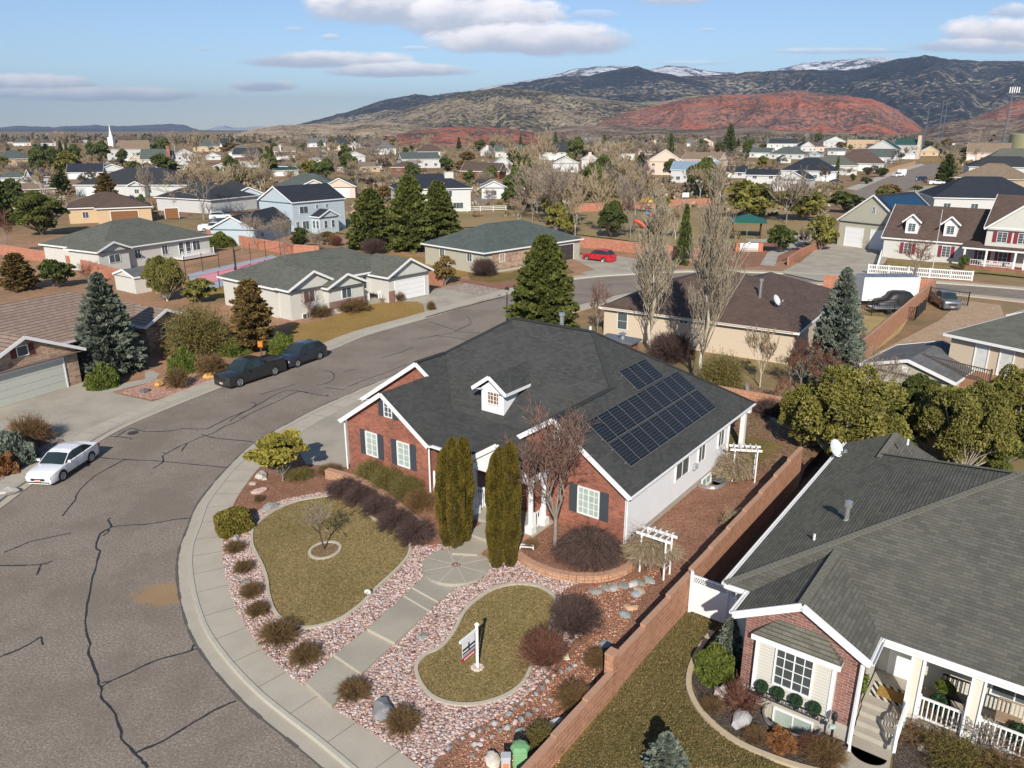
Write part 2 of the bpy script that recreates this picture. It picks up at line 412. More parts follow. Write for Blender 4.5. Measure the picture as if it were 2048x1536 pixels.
# ---- materials
def f_asph(t):
    n = t.noise(t.pos, 11, 6, .9); n2 = t.noise(t.pos, .22, 6, .7); n3 = t.noise(t.pos, 1.6, 6, .7)
    c = t.ramp(n, [(.34, (.085, .07, .055)), (.5, (.215, .18, .146)), (.66, (.46, .39, .32))])
    c = t.mix(t.maprange(n2, .4, .62, 0, .55), c, c4((.15, .122, .096)))
    c = t.mix(t.maprange(n3, .52, .7, 0, .5), c, c4((.14, .118, .10)))
    q = ag(345, 1185); q2 = ag(300, 1165)
    sp = t.new('ShaderNodeSeparateXYZ'); t.l.new(t.pos, sp.inputs[0])
    dx = t.math('DIVIDE', t.math('SUBTRACT', sp.outputs[0], at(328, 1188).x), 1.35); dy = t.math('DIVIDE', t.math('SUBTRACT', sp.outputs[1], at(328, 1188).y), 1.0)
    d = t.math('ADD', t.math('SQRT', t.math('ADD', t.math('MULTIPLY', dx, dx), t.math('MULTIPLY', dy, dy))), t.math('MULTIPLY', t.math('SUBTRACT', t.noise(t.pos, 3, 5, .7), .5), 1.6))
    c = t.mix(t.maprange(d, .75, 1.05, .55, 0), c, c4((.34, .20, .075)))
    return (c, n, .006)
ASPH = mat('asphalt', f_asph, .9, 0, .2)
def f_walk(t):
    n = t.noise(t.pos, 45, 3, .7); n2 = t.noise(t.pos, .8, 5, .6)
    c = t.ramp(n, [(.2, (.32, .285, .225)), (.8, (.49, .44, .355))])
    return t.mix(t.maprange(n2, .35, .7, 0, .4), c, c4((.31, .275, .215)))
WALK = mat('sidewalk_concrete', f_walk, .9, 0, .2)
GRASS1 = m_speckle('dormant_grass', [(.06, .045, .016), (.19, .14, .055), (.36, .265, .125), (.15, .122, .045)], 9, .45, .05, .28, .74, .45, (.11, .10, .028), detail=5)
GRASS2 = m_speckle('tawny_grass', [(.13, .085, .02), (.30, .19, .06), (.42, .28, .10)], 6, .25, .05, .28, .74, .4, (.20, .13, .04), detail=5)
GRASS3 = m_speckle('olive_grass', [(.035, .032, .008), (.14, .105, .03), (.27, .19, .08), (.085, .085, .018)], 9, .42, .05, .28, .74, .55, (.07, .072, .016), detail=5)
REDG = m_gravel('red_gravel', [(.18, .08, .045), (.30, .14, .085), (.42, .22, .145), (.48, .30, .21)], 26, .03)
REDF = m_speckle('red_soil', [(.20, .095, .055), (.35, .19, .115), (.45, .29, .19)], 6, .15, .03, .3, .7, .8, (.23, .17, .085))
TANG = m_gravel('tan_gravel', [(.34, .22, .13), (.50, .36, .24), (.60, .46, .33)], 16, .03)
MULCH = m_gravel('dark_mulch', [(.05, .035, .028), (.11, .085, .07), (.20, .165, .14)], 30, .03)
SEAL = m_plain('crack_sealant', (.035, .033, .034), .5, var=.2)
def f_gr(t):
    n = t.noise(t.pos, .03, 6, .65); n2 = t.noise(t.pos, .5, 5, .7)
    c = t.ramp(n, [(.36, (.13, .11, .055)), (.46, (.27, .20, .10)), (.53, (.31, .17, .10)), (.62, (.17, .13, .075))])
    return t.mix(t.maprange(n2, .3, .7, 0, .7), c, c4((.16, .13, .07)))
# ---- ground and streets
gm = MB(); N = 40
for i in range(N):
    for j in range(N):
        def q(a, b): return ((a/N-.5)*26000, -60 + (b/N)**2*15000, -.06)
        gm.poly([q(i, j), q(i+1, j), q(i+1, j+1), q(i, j+1)])
ST(gm.build('ground', mat('open_ground', f_gr, .95, 0, .1)))
st = sheet('street', [*RE] + [*LE[::-1]] + [Vector((-75, 30)), Vector((-60, 2)), Vector((-3, 2))], ASPH, 0.0)
ST(st)
# gutters, kerbs, sidewalks along both sides
for (E_, K_, KB_, S_, sd) in ((RE, RK, RKB, RS, 1), (LE, LK, LKB, LS, -1)):
    e2 = offset(E_, -.02*sd)
    def S3(nm, L1, L2, z1, z2, m, extra=()):
        mb = MB(); n = len(L1); prof = [(L1, z1), (L2, z2), *extra]
        for (A, za), (B, zb) in zip(prof[:-1], prof[1:]):
            for i in range(n-1):
                q = [(*A[i].xy, za), (*A[i+1].xy, za), (*B[i+1].xy, zb), (*B[i].xy, zb)]
                mb.poly(q if sd < 0 else q, flip=sd > 0)
        for k in range(len(mb.f)):
            a, b, c = [Vector(mb.v[i]) for i in mb.f[k][:3]]
            if (b-a).cross(c-a).z < 0: mb.f[k] = mb.f[k][::-1]
        return ST(mb.build(nm, m))
    S3('gutter', e2, K_, .012, .0, WALK)
    S3('kerb', K_, offset(K_, .03*sd), .0, .13, m_plain('kerb_concrete', (.37, .35, .29), .9, var=.12, vs=3), [(KB_, .145)])
    S3('sidewalk', KB_, S_, .142, .142, WALK, [(offset(S_, .01*sd), -.03)])
    mb = MB(); L = 0; ra = random.Random(3)
    for i in range(1, len(KB_)-1):                       # joints every 1.5 m
        L += (KB_[i]-KB_[i-1]).length
        if L > 1.5 and KB_[i].y < 75:
            L = 0; mb.beam((*KB_[i].xy, .1445), (*S_[i].xy, .1445), .018, .004)
    # kerb/sidewalk joint
    for i in range(len(KB_)-1):
        if KB_[i].y < 75: mb.beam((*KB_[i].xy, .1455), (*KB_[i+1].xy, .1455), .02, .005)
    for i in range(len(E_)-1):
        if E_[i].y < 110: mb.beam((*E_[i].xy, .006), (*E_[i+1].xy, .006), .05+.10*ra.random()*(sd > 0), .018)
    ST(mb.build('sidewalk_joints', m_plain('joint_dark', (.10, .09, .08), .9)))
# crack sealing on the asphalt (photo pixels)
CR = [[(295, 1536), (286, 1524), (270, 1506), (243, 1478), (240, 1460), (222, 1415), (203, 1397), (203, 1380), (196, 1360), (186, 1328), (176, 1302), (180, 1290), (171, 1255), (172, 1224), (176, 1200), (185, 1155), (198, 1110), (200, 1102), (192, 1095), (200, 1068), (222, 1054), (216, 1040), (222, 1036)],
      [(222, 1054), (260, 1050), (300, 1048), (345, 1040), (382, 1036)], [(200, 1068), (214, 1060), (218, 1063), (205, 1072)],
      [(272, 1506), (330, 1480), (390, 1444), (430, 1420), (472, 1402)], [(203, 1374), (222, 1362), (260, 1345), (300, 1325), (340, 1313), (380, 1302), (398, 1296)], [(203, 1366), (215, 1364)], [(383, 1300), (388, 1290)],
      [(0, 1314), (40, 1298), (66, 1284), (82, 1274), (85, 1290)], [(0, 1131), (80, 1129), (105, 1122)], [(82, 1130), (73, 1150)], [(8, 1105), (40, 1092), (70, 1081), (144, 1066)],
      [(125, 1032), (150, 1000), (154, 988), (190, 952), (252, 918)], [(200, 915), (250, 919), (330, 923), (400, 930), (454, 935)],
      [(306, 937), (326, 924), (326, 912), (333, 907), (325, 905)], [(333, 907), (360, 892), (375, 886), (400, 875), (425, 867), (445, 855), (470, 845), (490, 833), (512, 822), (560, 800), (596, 783), (615, 787)],
      [(363, 903), (372, 890), (374, 887)], [(403, 869), (430, 876), (480, 881), (505, 884), (512, 890)], [(460, 843), (474, 832), (512, 812), (560, 785), (590, 781), (650, 792), (654, 789)],
      [(290, 863), (340, 862), (365, 857), (410, 858), (430, 850), (460, 835), (500, 818), (512, 808), (502, 804)], [(520, 789), (560, 778), (588, 769)], [(645, 742), (660, 743), (668, 750), (665, 760), (648, 768), (633, 770)], [(650, 775), (690, 780)],
      [(697, 773), (730, 760), (780, 742), (812, 729)], [(765, 715), (800, 705), (826, 695)], [(688, 743), (712, 738)], [(835, 678), (870, 672), (905, 665), (922, 656), (946, 648)], [(868, 671), (920, 677), (935, 682)],
      [(855, 643), (880, 650), (900, 657), (925, 664), (962, 665)], [(918, 660), (930, 654), (942, 645), (938, 636), (930, 634)], [(218, 872), (258, 876), (262, 879)], [(235, 872), (250, 862), (262, 857), (276, 860), (290, 863)], [(1620, 556), (1650, 560), (1690, 562)]]
mb = MB(); ra = random.Random(5)
for pl in CR:
    L = cr(W2(pl), 3)
    for i in range(len(L)-1):
        a, b = L[i], L[i+1]; j = Vector((ra.uniform(-.025, .025), ra.uniform(-.025, .025))); L[i+1] = b + j
        mb.beam((*a.xy, .004), (*L[i+1].xy, .004), .055+.05*ra.random(), .012)
ST(mb.build('crack_sealing', SEAL))
p = at(266, 866); mb = MB(); mb.lathe([(.36, 0.004), (.36, .014), (.30, .02), (0.01, .02)], 20, (p.x, p.y, 0))
tag(mb.build('manhole_cover', m_plain('iron', (.06, .045, .04), .6)), 'round dark iron manhole cover set in the asphalt near the left kerb', 'manhole cover')

# ---- main lot
lawnpx1 = [(504, 1071), (508, 1058), (529, 1037), (560, 1017), (597, 1003), (638, 996), (677, 993), (706, 1000), (724, 1011), (737, 1030), (758, 1045), (795, 1058), (813, 1071), (820, 1090), (818, 1110), (800, 1134), (776, 1157), (753, 1178), (729, 1204), (703, 1225), (677, 1241), (638, 1254), (600, 1256), (565, 1241), (547, 1220), (537, 1188), (534, 1162), (526, 1136), (513, 1110), (505, 1092)]
lawnpx2 = [(1027, 1170), (1066, 1172), (1092, 1182), (1110, 1200), (1112, 1225), (1098, 1262), (1075, 1305), (1052, 1359), (1027, 1384), (992, 1401), (947, 1411), (901, 1409), (866, 1396), (846, 1376), (834, 1351), (834, 1331), (851, 1311), (881, 1296), (906, 1268), (924, 1233), (937, 1215), (964, 1193), (992, 1178)]
L1 = crc([ag(*p) for p in lawnpx1], 4); L2 = crc([ag(*p) for p in lawnpx2], 4)
ST(sheet('gravel', LOT, REDG, 0.0, .7, hgt), 'fine red gravel covering the beds round the brick house', 'stuff')
ST(sheet('lawn', L1, GRASS1, .03, .5, hgt), 'dormant olive brown lawn round the small bare tree', 'stuff')
ST(sheet('lawn', L2, GRASS1, .03, .5, hgt), 'dormant kidney shaped lawn round the white sign post', 'stuff')
def border(name, loop, label, cat, wd=.14, ht=.09, m=None, closed=True, group=None):
    mb = MB(); n = len(loop)
    i0 = len(mb.v); cl = loop + [loop[0]] if closed else loop
    O = []; I = []
    for i in range(n):
        a = loop[i-1] if (closed or i) else loop[0]; b = loop[(i+1) % n] if (closed or i < n-1) else loop[-1]
        t = (b-a).normalized(); s_ = Vector((t.y, -t.x))*wd/2; O.append(loop[i]+s_); I.append(loop[i]-s_)
    for i in range(n if closed else n-1):
        j = (i+1) % n; A, B, C, D = O[i], O[j], I[j], I[i]
        z = [hgt(q.x, q.y) for q in (A, B, C, D)]
        mb.poly([(A.x, A.y, z[0]+ht), (B.x, B.y, z[1]+ht), (C.x, C.y, z[2]+ht), (D.x, D.y, z[3]+ht)])
        mb.poly([(A.x, A.y, z[0]-.05), (B.x, B.y, z[1]-.05), (B.x, B.y, z[1]+ht), (A.x, A.y, z[0]+ht)])
        mb.poly([(C.x, C.y, z[2]-.05), (D.x, D.y, z[3]-.05), (D.x, D.y, z[3]+ht), (C.x, C.y, z[2]+ht)])
    for k in range(0, len(mb.f), 3):
        a, b, c = [Vector(mb.v[i]) for i in mb.f[k][:3]]
        if (b-a).cross(c-a).z < 0: mb.f[k] = mb.f[k][::-1]
    return tag(mb.build(name, m or m_plain('edging_concrete', (.40, .36, .28), .9, var=.15, vs=5)), label, cat, group)
border('lawn_edging', L1, 'pale concrete edging round the larger olive brown lawn', 'lawn edging')
border('lawn_edging', L2, 'pale concrete edging round the kidney shaped lawn with the sign', 'lawn edging')
c1 = ag(650, 1102); ring = [Vector((c1.x+.72*cos(k*pi/12), c1.y+.72*sin(k*pi/12))) for k in range(24)]
border('tree_ring', ring, 'round concrete ring round the trunk of the small bare lawn tree', 'tree ring')
ST(sheet('mulch', ring, m_gravel('brown_mulch', [(.16, .09, .05), (.30, .19, .12), (.42, .30, .22)], 30), .042, .3, hgt), 'brown bark mulch inside the tree ring', 'stuff')
# cobbles
cob1 = [(446, 1088), (447, 1120), (455, 1165), (470, 1210), (490, 1250), (517, 1287), (557, 1332), (606, 1370), (650, 1335), (700, 1290), (757, 1238), (810, 1190), (850, 1155), (850, 1128), (885, 1098), (945, 1085), (935, 1070), (890, 1088), (860, 1090), (825, 1092), (770, 1070), (700, 985), (690, 975), (640, 985), (565, 1000), (520, 1020), (500, 1040), (470, 1068)]
cob2 = [(668, 1415), (760, 1476), (815, 1512), (860, 1545), (885, 1500), (905, 1482), (960, 1450), (1020, 1420), (1070, 1375), (1100, 1345), (1130, 1300), (1150, 1280), (1178, 1262), (1110, 1255), (1125, 1180), (1178, 1160), (1150, 1150), (1060, 1115), (1030, 1120), (975, 1128), (975, 1145), (950, 1165), (915, 1175), (880, 1205), (840, 1238), (790, 1287), (725, 1347), (690, 1385)]
COBP = m_gravel('cobble_bed', [(.14, .07, .06), (.30, .18, .16), (.42, .30, .27), (.50, .42, .39)], 11, .05)
C1 = [ag(*p).xy for p in cob1]; C2 = [ag(*p).xy for p in cob2]
def f_cob(t):
    c = t.ramp(t.isl, [(0, (.17, .10, .09)), (.12, (.36, .20, .16)), (.28, (.50, .33, .27)), (.42, (.43, .36, .33)), (.58, (.58, .44, .39)), (.75, (.64, .55, .51)), (.9, (.27, .24, .23)), (1, (.56, .36, .26))])
    return t.mix(t.noise(t.pos, 30, 3), t.mix(.35, c, (.1, .06, .05, 1)), c)
COB = mat('river_cobbles', f_cob, .85, 0, .25)
def rocks(poly, n, smin, smax, avoid, seed, z0=.02):
    rg = np.random.default_rng(seed); P = [Vector(p) for p in poly]
    x0, x1 = min(p.x for p in P), max(p.x for p in P); y0, y1 = min(p.y for p in P), max(p.y for p in P); out = []; k = 0
    while len(out) < n and k < n*12:
        k += 1; x, y = rg.uniform(x0, x1), rg.uniform(y0, y1)
        if inpoly(x, y, P) and not any(inpoly(x, y, A) for A in avoid): out.append((x, y, hgt(x, y)+z0))
    C = np.array(out); n = len(C)
    ico = np.array([(0,0,1),(.894,0,.447),(.276,.851,.447),(-.724,.526,.447),(-.724,-.526,.447),(.276,-.851,.447),(.724,.526,-.447),(-.276,.851,-.447),(-.894,0,-.447),(-.276,-.851,-.447),(.724,-.526,-.447),(0,0,-1)])
    fc = np.array([(0,1,2),(0,2,3),(0,3,4),(0,4,5),(0,5,1),(1,6,2),(2,7,3),(3,8,4),(4,9,5),(5,10,1),(6,7,2),(7,8,3),(8,9,4),(9,10,5),(10,6,1),(6,11,7),(7,11,8),(8,11,9),(9,11,10),(10,11,6)])
    s = smin + (smax-smin)*rg.random((n, 1))**2; sc = s*np.stack([rg.uniform(.7, 1.3, n), rg.uniform(.7, 1.2, n), rg.uniform(.4, .75, n)], 1)
    v = ico[None]*sc[:, None]*rg.uniform(.8, 1.2, (n, 12, 1)); a = rg.uniform(0, 6.28, n); ca, sa = np.cos(a)[:, None], np.sin(a)[:, None]
    x = v[..., 0]*ca - v[..., 1]*sa; y = v[..., 0]*sa + v[..., 1]*ca; v = np.stack([x, y, v[..., 2]], -1) + C[:, None]
    f = fc[None] + (np.arange(n)*12)[:, None, None]
    return v.reshape(-1, 3), f.reshape(-1, 3)
PATHPX = [(612, 1365), (665, 1412), (722, 1346), (790, 1285), (858, 1222), (900, 1185), (850, 1160), (808, 1192), (735, 1257), (668, 1310)]
pathpoly = [ag(*p).xy for p in PATHPX]
ccen = ag(912, 1134); CIRC = [Vector((ccen.x+1.52*cos(k*pi/18), ccen.y+1.52*sin(k*pi/18))) for k in range(36)]
for (P_, n, sd_, lab) in ((C1, 10500, 1, 'pink and white river cobbles between the kerb walk and the larger lawn'), (C2, 10500, 2, 'pink and white river cobbles round the kidney shaped lawn')):
    ST(sheet('cobble_base', P_, COBP, .012, .5, hgt), lab.replace('river cobbles', 'gravel bedding under the cobbles'), 'stuff')
    v, f = rocks(P_, n, .03, .078, [L1, L2, pathpoly, CIRC], sd_)
    ST(link('river_cobbles', npmesh('river_cobbles', v, f, COB, k=3)), lab, 'stuff')
# larger gravel lumps in the red beds
v, f = rocks([ag(*p).xy for p in [(1110, 1190), (1290, 1150), (1330, 1120), (1230, 1290), (1110, 1540), (880, 1540), (960, 1460), (1100, 1360), (1190, 1260)]], 5000, .012, .045, [L2], 9, .005)
REDR = mat('red_rocks', lambda t: t.ramp(t.isl, [(0, (.22, .08, .04)), (.4, (.42, .19, .11)), (.8, (.50, .27, .18)), (1, (.6, .48, .40))]), .9)
ST(link('red_chippings', npmesh('red_chippings', v, f, REDR, k=3)), 'red stone chippings beside the block wall', 'stuff')

# front walk: slabs stepping up from the sidewalk to the round landing
def slab(name, quad, ztop, thick, m, kind='structure'):
    mb = MB(); mb.prism([q.xy for q in quad], ztop-thick, ztop); return ST(mb.build(name, m), None, kind)
LEFT = [(612, 1365), (668, 1309), (735, 1257), (808, 1191), (824, 1174), (850, 1150)]; RIGHT = [(664, 1411), (723, 1346), (790, 1285), (859, 1221), (876, 1203), (915, 1172)]
zs = [max(hgt(*ag(*RIGHT[i+1]).xy), hgt(*ag(*LEFT[i+1]).xy))+.035 for i in range(5)]
for i in range(5):
    q = [at(*LEFT[i], zs[i]), at(*RIGHT[i], zs[i]), at(*RIGHT[i+1], zs[i]), at(*LEFT[i+1], zs[i])]
    slab('path', q, zs[i], .5, CONC_DRIVE)
    if i: 
        mb = MB(); mb.beam((*q[0].xy, zs[i]-.03), (*q[1].xy, zs[i]-.03), .05, .064)
        ST(mb.build('step_edge', m_plain('step_nosing', (.43, .39, .31), .9)))
mb = MB(); mb.prism([(p.x, p.y) for p in CIRC], .4, .89); ST(mb.build('landing', CONC_DRIVE))
mb = MB()
for k in range(4):
    a = k*pi/4+.35; mb.beam((ccen.x-1.48*cos(a), ccen.y-1.48*sin(a), .891), (ccen.x+1.48*cos(a), ccen.y+1.48*sin(a), .891), .02, .006)
ST(mb.build('landing_joints', m_plain('joint_pale', (.5, .47, .4), .9)))
mb = MB(); mb.lathe([(.22, 0), (.22, .006), (.01, .01)], 16, (ccen.x, ccen.y, .889)); ST(mb.build('landing_inset', COBP), 'pebble inset in the middle of the round landing', 'stuff')
# red initials on the first slab
mb = MB(); z = .193
MK = m_plain('red_marking', (.22, .07, .06), .8)
for pl in ([(655, 1369), (654, 1366), (650, 1365), (643, 1368), (638, 1374), (638, 1377)], [(638, 1380), (644, 1375), (648, 1371)], [(648, 1371), (655, 1375)], [(648, 1374.5), (651, 1376), (650, 1378.5)]):
    P_ = W2(pl, z)
    for a, b in zip(P_[:-1], P_[1:]): mb.beam(a, b, .045, .004)
tag(mb.build('painted_mark', MK), 'small red curved letter marks painted on the lowest walk slab', 'painted mark')
# walk from landing to portico
zq = 1.0; mb = MB()
q = [at(938, 1100, 1.02), at(968, 1108, 1.02), at(1000, 1095, 1.02), at(952, 1075, 1.02)]
slab('path', [hf(-20.9, 23.6), hf(-19.9, 24.2), hf(-19.9, 25.4), hf(-21.3, 25.4)], 1.0, .5, CONC_DRIVE)
slab('path', [hf(-21.4, 25.3), hf(-19.8, 25.3), hf(-19.8, 26.6), hf(-21.4, 26.6)], 1.13, .5, CONC_DRIVE)
# painted house number on the far kerb
p0, p1 = at(394.5, 785.6, .05), at(403, 781.5, .05)
# ---- driveway of the brick house
dr = [i for i, p in enumerate(RS) if 575 < pxof((*p.xy, .14))[0] < 1000 and 38 < p.y < 62]
DV = [RS[i].copy() for i in dr]
drive = [ag(612, 930).xy, ag(655, 934).xy, hf(-32.6, 27.8).xy, hf(-32.6, 31.4).xy, hf(-34.8, 31.4).xy, hf(-34.8, 42).xy, (hf(-36, 45)).xy] + [p.xy for p in DV[::-1]]
ST(sheet('driveway', drive, CONC_DRIVE, .05, .8, hgt))
# ---- neighbour's lot, right of the block wall
NLOT = [hf(WALL_B+.1, 8).xy, hf(14, 8).xy, hf(14, 50).xy, hf(WALL_B+.1, 50).xy]
ST(sheet('lawn', NLOT, GRASS3, 0.0, .8, hgt), 'mottled green and brown lawn right of the block wall', 'stuff')
bedpx = [(1478, 1285), (1440, 1255), (1405, 1290), (1382, 1330), (1376, 1372), (1392, 1412), (1425, 1450), (1472, 1485), (1530, 1512), (1590, 1534), (1700, 1560), (1720, 1480), (1700, 1400), (1480, 1300)]
Bd = [ag(*p) for p in bedpx]
ST(sheet('mulch', [p.xy for p in Bd], MULCH, .02, .6, hgt), 'dark bark mulch bed in front of the neighbouring brick house', 'stuff')
border('bed_edging', cr([ag(*p) for p in [(1425, 1265), (1405, 1290), (1384, 1330), (1377, 1372), (1392, 1412), (1425, 1450), (1472, 1485), (1530, 1512), (1600, 1536), (1660, 1550)]], 4), 'tan concrete edging curving round the dark mulch bed', 'bed edging', .2, .1, m_plain('edging_tan', (.42, .34, .23), .9, var=.12), False)
ST(sheet('mulch', [ag(*p).xy for p in [(1790, 1480), (1800, 1350), (2100, 1460), (2150, 1620), (1780, 1600)]], MULCH, .021, .6, hgt), 'dark mulch bed in front of the porch rail', 'stuff')
slab('path', [ag(1690, 1480), ag(1640, 1640), ag(1760, 1640), ag(1795, 1445)], .41, .4, CONC_DRIVE)
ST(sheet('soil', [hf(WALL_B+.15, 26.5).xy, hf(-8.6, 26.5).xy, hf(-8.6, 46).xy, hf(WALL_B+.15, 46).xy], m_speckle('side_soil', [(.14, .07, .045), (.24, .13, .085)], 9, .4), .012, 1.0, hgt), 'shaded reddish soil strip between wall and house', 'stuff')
# ---- lots across the street, left
def flat(name, px, m, z, label=None, kind='structure', curve=0):
    P_ = W2(px, z); P_ = crc(P_, curve) if curve else P_
    o = sheet(name, [p.xy for p in P_], m, z); return ST(o, label, kind)
LLOT = [p.copy() for p in LS if p.y < 150]
ST(sheet('soil', [p.xy for p in LLOT] + [at(1060, 470).xy, at(-900, 470).xy, at(-500, 1100).xy], REDF, .10), 'reddish bare soil of the lots across the street', 'stuff')
flat('driveway', [(-250, 1040), (0, 874), (110, 876), (150, 898), (200, 864), (330, 802), (416, 769), (305, 803), (232, 787), (168, 762), (140, 762), (-40, 815), (-250, 870)], CONC_DRIVE, .125)
flat('path', [(216, 786), (270, 772), (310, 762), (320, 748), (300, 740), (290, 745), (290, 758), (240, 768), (165, 768)], CONC, .13)
flat('gravel', [(230, 785), (290, 768), (322, 755), (345, 742), (440, 735), (440, 752), (418, 766), (350, 790), (305, 800)], m_gravel('pink_gravel', [(.36, .17, .12), (.52, .30, .22), (.62, .42, .33)], 9), .135, 'pink gravel bed between driveway, path and sidewalk', 'stuff')
flat('gravel', [(-150, 985), (-80, 930), (20, 870), (125, 878), (150, 898), (60, 945), (0, 982), (-100, 1040)], m_gravel('bed_rocks', [(.12, .09, .08), (.34, .24, .20), (.5, .42, .37)], 7), .135, 'mixed rock bed beside the white sedan', 'stuff')
flat('lawn', [(585, 650), (640, 642), (700, 622), (745, 608), (800, 603), (840, 605), (848, 620), (830, 632), (760, 652), (700, 672), (650, 688), (600, 690), (575, 675)], GRASS2, .135, 'golden brown lawn in front of the pale ranch house', 'stuff', 4)
flat('driveway', [(790, 606), (845, 585), (900, 572), (985, 590), (1010, 592), (960, 604), (850, 634), (848, 612), (835, 603)], CONC_DRIVE, .13)
flat('gravel', [(880, 575), (930, 566), (1010, 580), (1000, 590), (960, 592)], m_gravel('grey_gravel', [(.28, .22, .18), (.42, .34, .28), (.5, .44, .38)], 6), .137, 'grey gravel verge beside the ranch driveway', 'stuff')
flat('lawn', [(380, 545), (480, 530), (700, 500), (1000, 530), (900, 560), (560, 570), (440, 600), (380, 590)], GRASS2, .128, 'tawny back lawn behind the pale ranch house', 'stuff')
flat('lawn', [(935, 545), (1020, 545), (1110, 520), (1150, 545), (1060, 562), (1000, 575), (940, 560)], GRASS3, .132, 'greenish lawn before the green roofed house', 'stuff')
flat('gravel', [(900, 555), (990, 565), (1050, 560), (1060, 572), (1010, 582), (940, 572)], REDG, .134, 'red gravel bed at the kerb by the green roofed house', 'stuff')
flat('driveway', [(1140, 515), (1190, 505), (1290, 520), (1330, 535), (1280, 545), (1180, 552), (1160, 545), (1190, 540)], CONC_DRIVE, .128)
COURT = m_plain('pink_court', (.62, .25, .28), .7, var=.1, vs=1)
flat('sports_court', [(375, 548), (545, 510), (575, 525), (430, 578), (385, 580)], m_plain('court_grey', (.34, .35, .38), .7), .14)
flat('sports_court', [(390, 553), (540, 517), (560, 525), (415, 568)], COURT, .146)
# ---- park and streets behind
flat('lawn', [(560, 440), (900, 410), (1250, 395), (1580, 400), (1640, 470), (1590, 500), (1440, 510), (1250, 480), (1000, 450), (700, 470)], m_speckle('park_grass', [(.19, .15, .07), (.30, .22, .11), (.24, .15, .09)], 1.2, .05, .02, .3, .7, .6, (.20, .17, .07)), .10, 'dry park grass round the playground', 'stuff')
flat('gravel', [(1430, 495), (1600, 480), (1620, 500), (1540, 530), (1480, 535), (1410, 525)], REDG, .12, 'red gravel entrance bed round the park sign', 'stuff')
flat('path', [(1520, 530), (1535, 505), (1575, 488), (1640, 462), (1650, 470), (1590, 495), (1556, 512), (1550, 532)], CONC, .14)
flat('path', [(1490, 478), (1560, 478), (1640, 455), (1650, 460), (1570, 486), (1500, 484)], CONC, .135)
flat('driveway', [(1560, 545), (1600, 525), (1660, 475), (1700, 472), (1790, 490), (1770, 525), (1735, 560), (1640, 562)], CONC_DRIVE, .13)
flat('lawn', [(1765, 545), (1775, 520), (1900, 525), (2048, 535), (2100, 560), (1960, 545)], GRASS1, .13, 'dry lawn before the white colonial house', 'stuff')
flat('street', [(1690, 400), (1720, 370), (1790, 343), (1830, 327), (1880, 326), (1870, 350), (1800, 385), (1860, 400), (1950, 420), (1700, 420)], ASPH, .02)
flat('sidewalk', [(1690, 378), (1790, 340), (1842, 327), (1850, 330), (1795, 346), (1712, 381)], WALK, .06)
flat('driveway', [(1805, 405), (1810, 385), (1850, 372), (1900, 372), (1880, 400)], CONC_DRIVE, .05)
flat('lawn', [(1830, 315), (1960, 318), (1960, 328), (1840, 325)], GRASS2, .04, 'pale dry grass verge at the end of the far street', 'stuff')
flat('street', [(935, 418), (960, 380), (985, 380), (975, 430), (700, 450), (690, 428)], ASPH, .02)
flat('street', [(400, 470), (420, 448), (560, 430), (690, 432), (690, 450), (560, 455)], ASPH, .025)
# right-hand yards
flat('gravel', [(1880, 640), (1925, 600), (2000, 610), (2060, 760), (1900, 900), (1650, 760)], TANG, .03, 'tan gravel yard between block wall and stucco house', 'stuff')
flat('lawn', [(1690, 620), (1830, 615), (1800, 665), (1700, 740), (1650, 720)], m_speckle('straw_grass', [(.24, .18, .07), (.42, .31, .14), (.34, .25, .12)], 5, .3, .04), .04, 'straw coloured grass behind the brown roofed house', 'stuff')
ST(sheet('soil', [hf(-15, 41).xy, hf(-11, 41).xy, hf(-11, 58).xy, hf(-30, 58).xy, hf(-30, 46).xy], m_gravel('leaf_litter', [(.15, .08, .05), (.27, .15, .09), (.34, .22, .14), (.12, .11, .04)], 9), .03, 1.0, hgt), 'reddish leaf strewn back yard behind the brick house', 'stuff')
ST(sheet('lawn', [hf(-18, 41.2).xy, hf(-13.2, 41.2).xy, hf(-12.8, 45.5).xy, hf(-18, 46).xy], GRASS3, .045, 1.0, hgt), 'small green lawn by the back porch posts', 'stuff')
# ================================================================ houses
class Fr:                                                # right-handed frame: u along the facade, v to the back
    def __init__(s, O, U, V): s.O, s.U, s.V = Vector(O), Vector(U), Vector(V)
    def P(s, u, v, z): return s.O + s.U*u + s.V*v + Vector((0, 0, z))
def fr_px(A, B, z):
    a, b = at(*A, z), at(*B, z); U = (b-a); w_ = U.length; U.normalize(); V = Vector((-U.y, U.x, 0))
    return Fr((a.x, a.y, 0), U, V), w_
HFR = Fr((0, 0, 0), BV, AV)
def fbox(mb, F_, u0, u1, v0, v1, z0, z1):
    i = len(mb.v)
    for z in (z0, z1):
        for (u, v) in ((u0, v0), (u1, v0), (u1, v1), (u0, v1)): mb.v.append(tuple(F_.P(u, v, z)))
    for q in ((0,3,2,1),(4,5,6,7),(0,1,5,4),(1,2,6,5),(2,3,7,6),(3,0,4,7)): mb.f.append([i+k for k in q])
def fpoly(mb, F_, pts): mb.poly([F_.P(*p) for p in pts])
GLASSES = [DARKGLASS, PALEGLASS]
def onpl(F_, x, y, ax, val):                             # photo pixel onto the plane u=val or v=val -> (u, v, z)
    r = Vector(ray(x, y)); n = F_.U if ax == 'u' else F_.V; C = Vector((0, 0, CH)) - F_.O
    t = (val - C.dot(n))/r.dot(n); p = C + r*t; return p.dot(F_.U), p.dot(F_.V), p.z
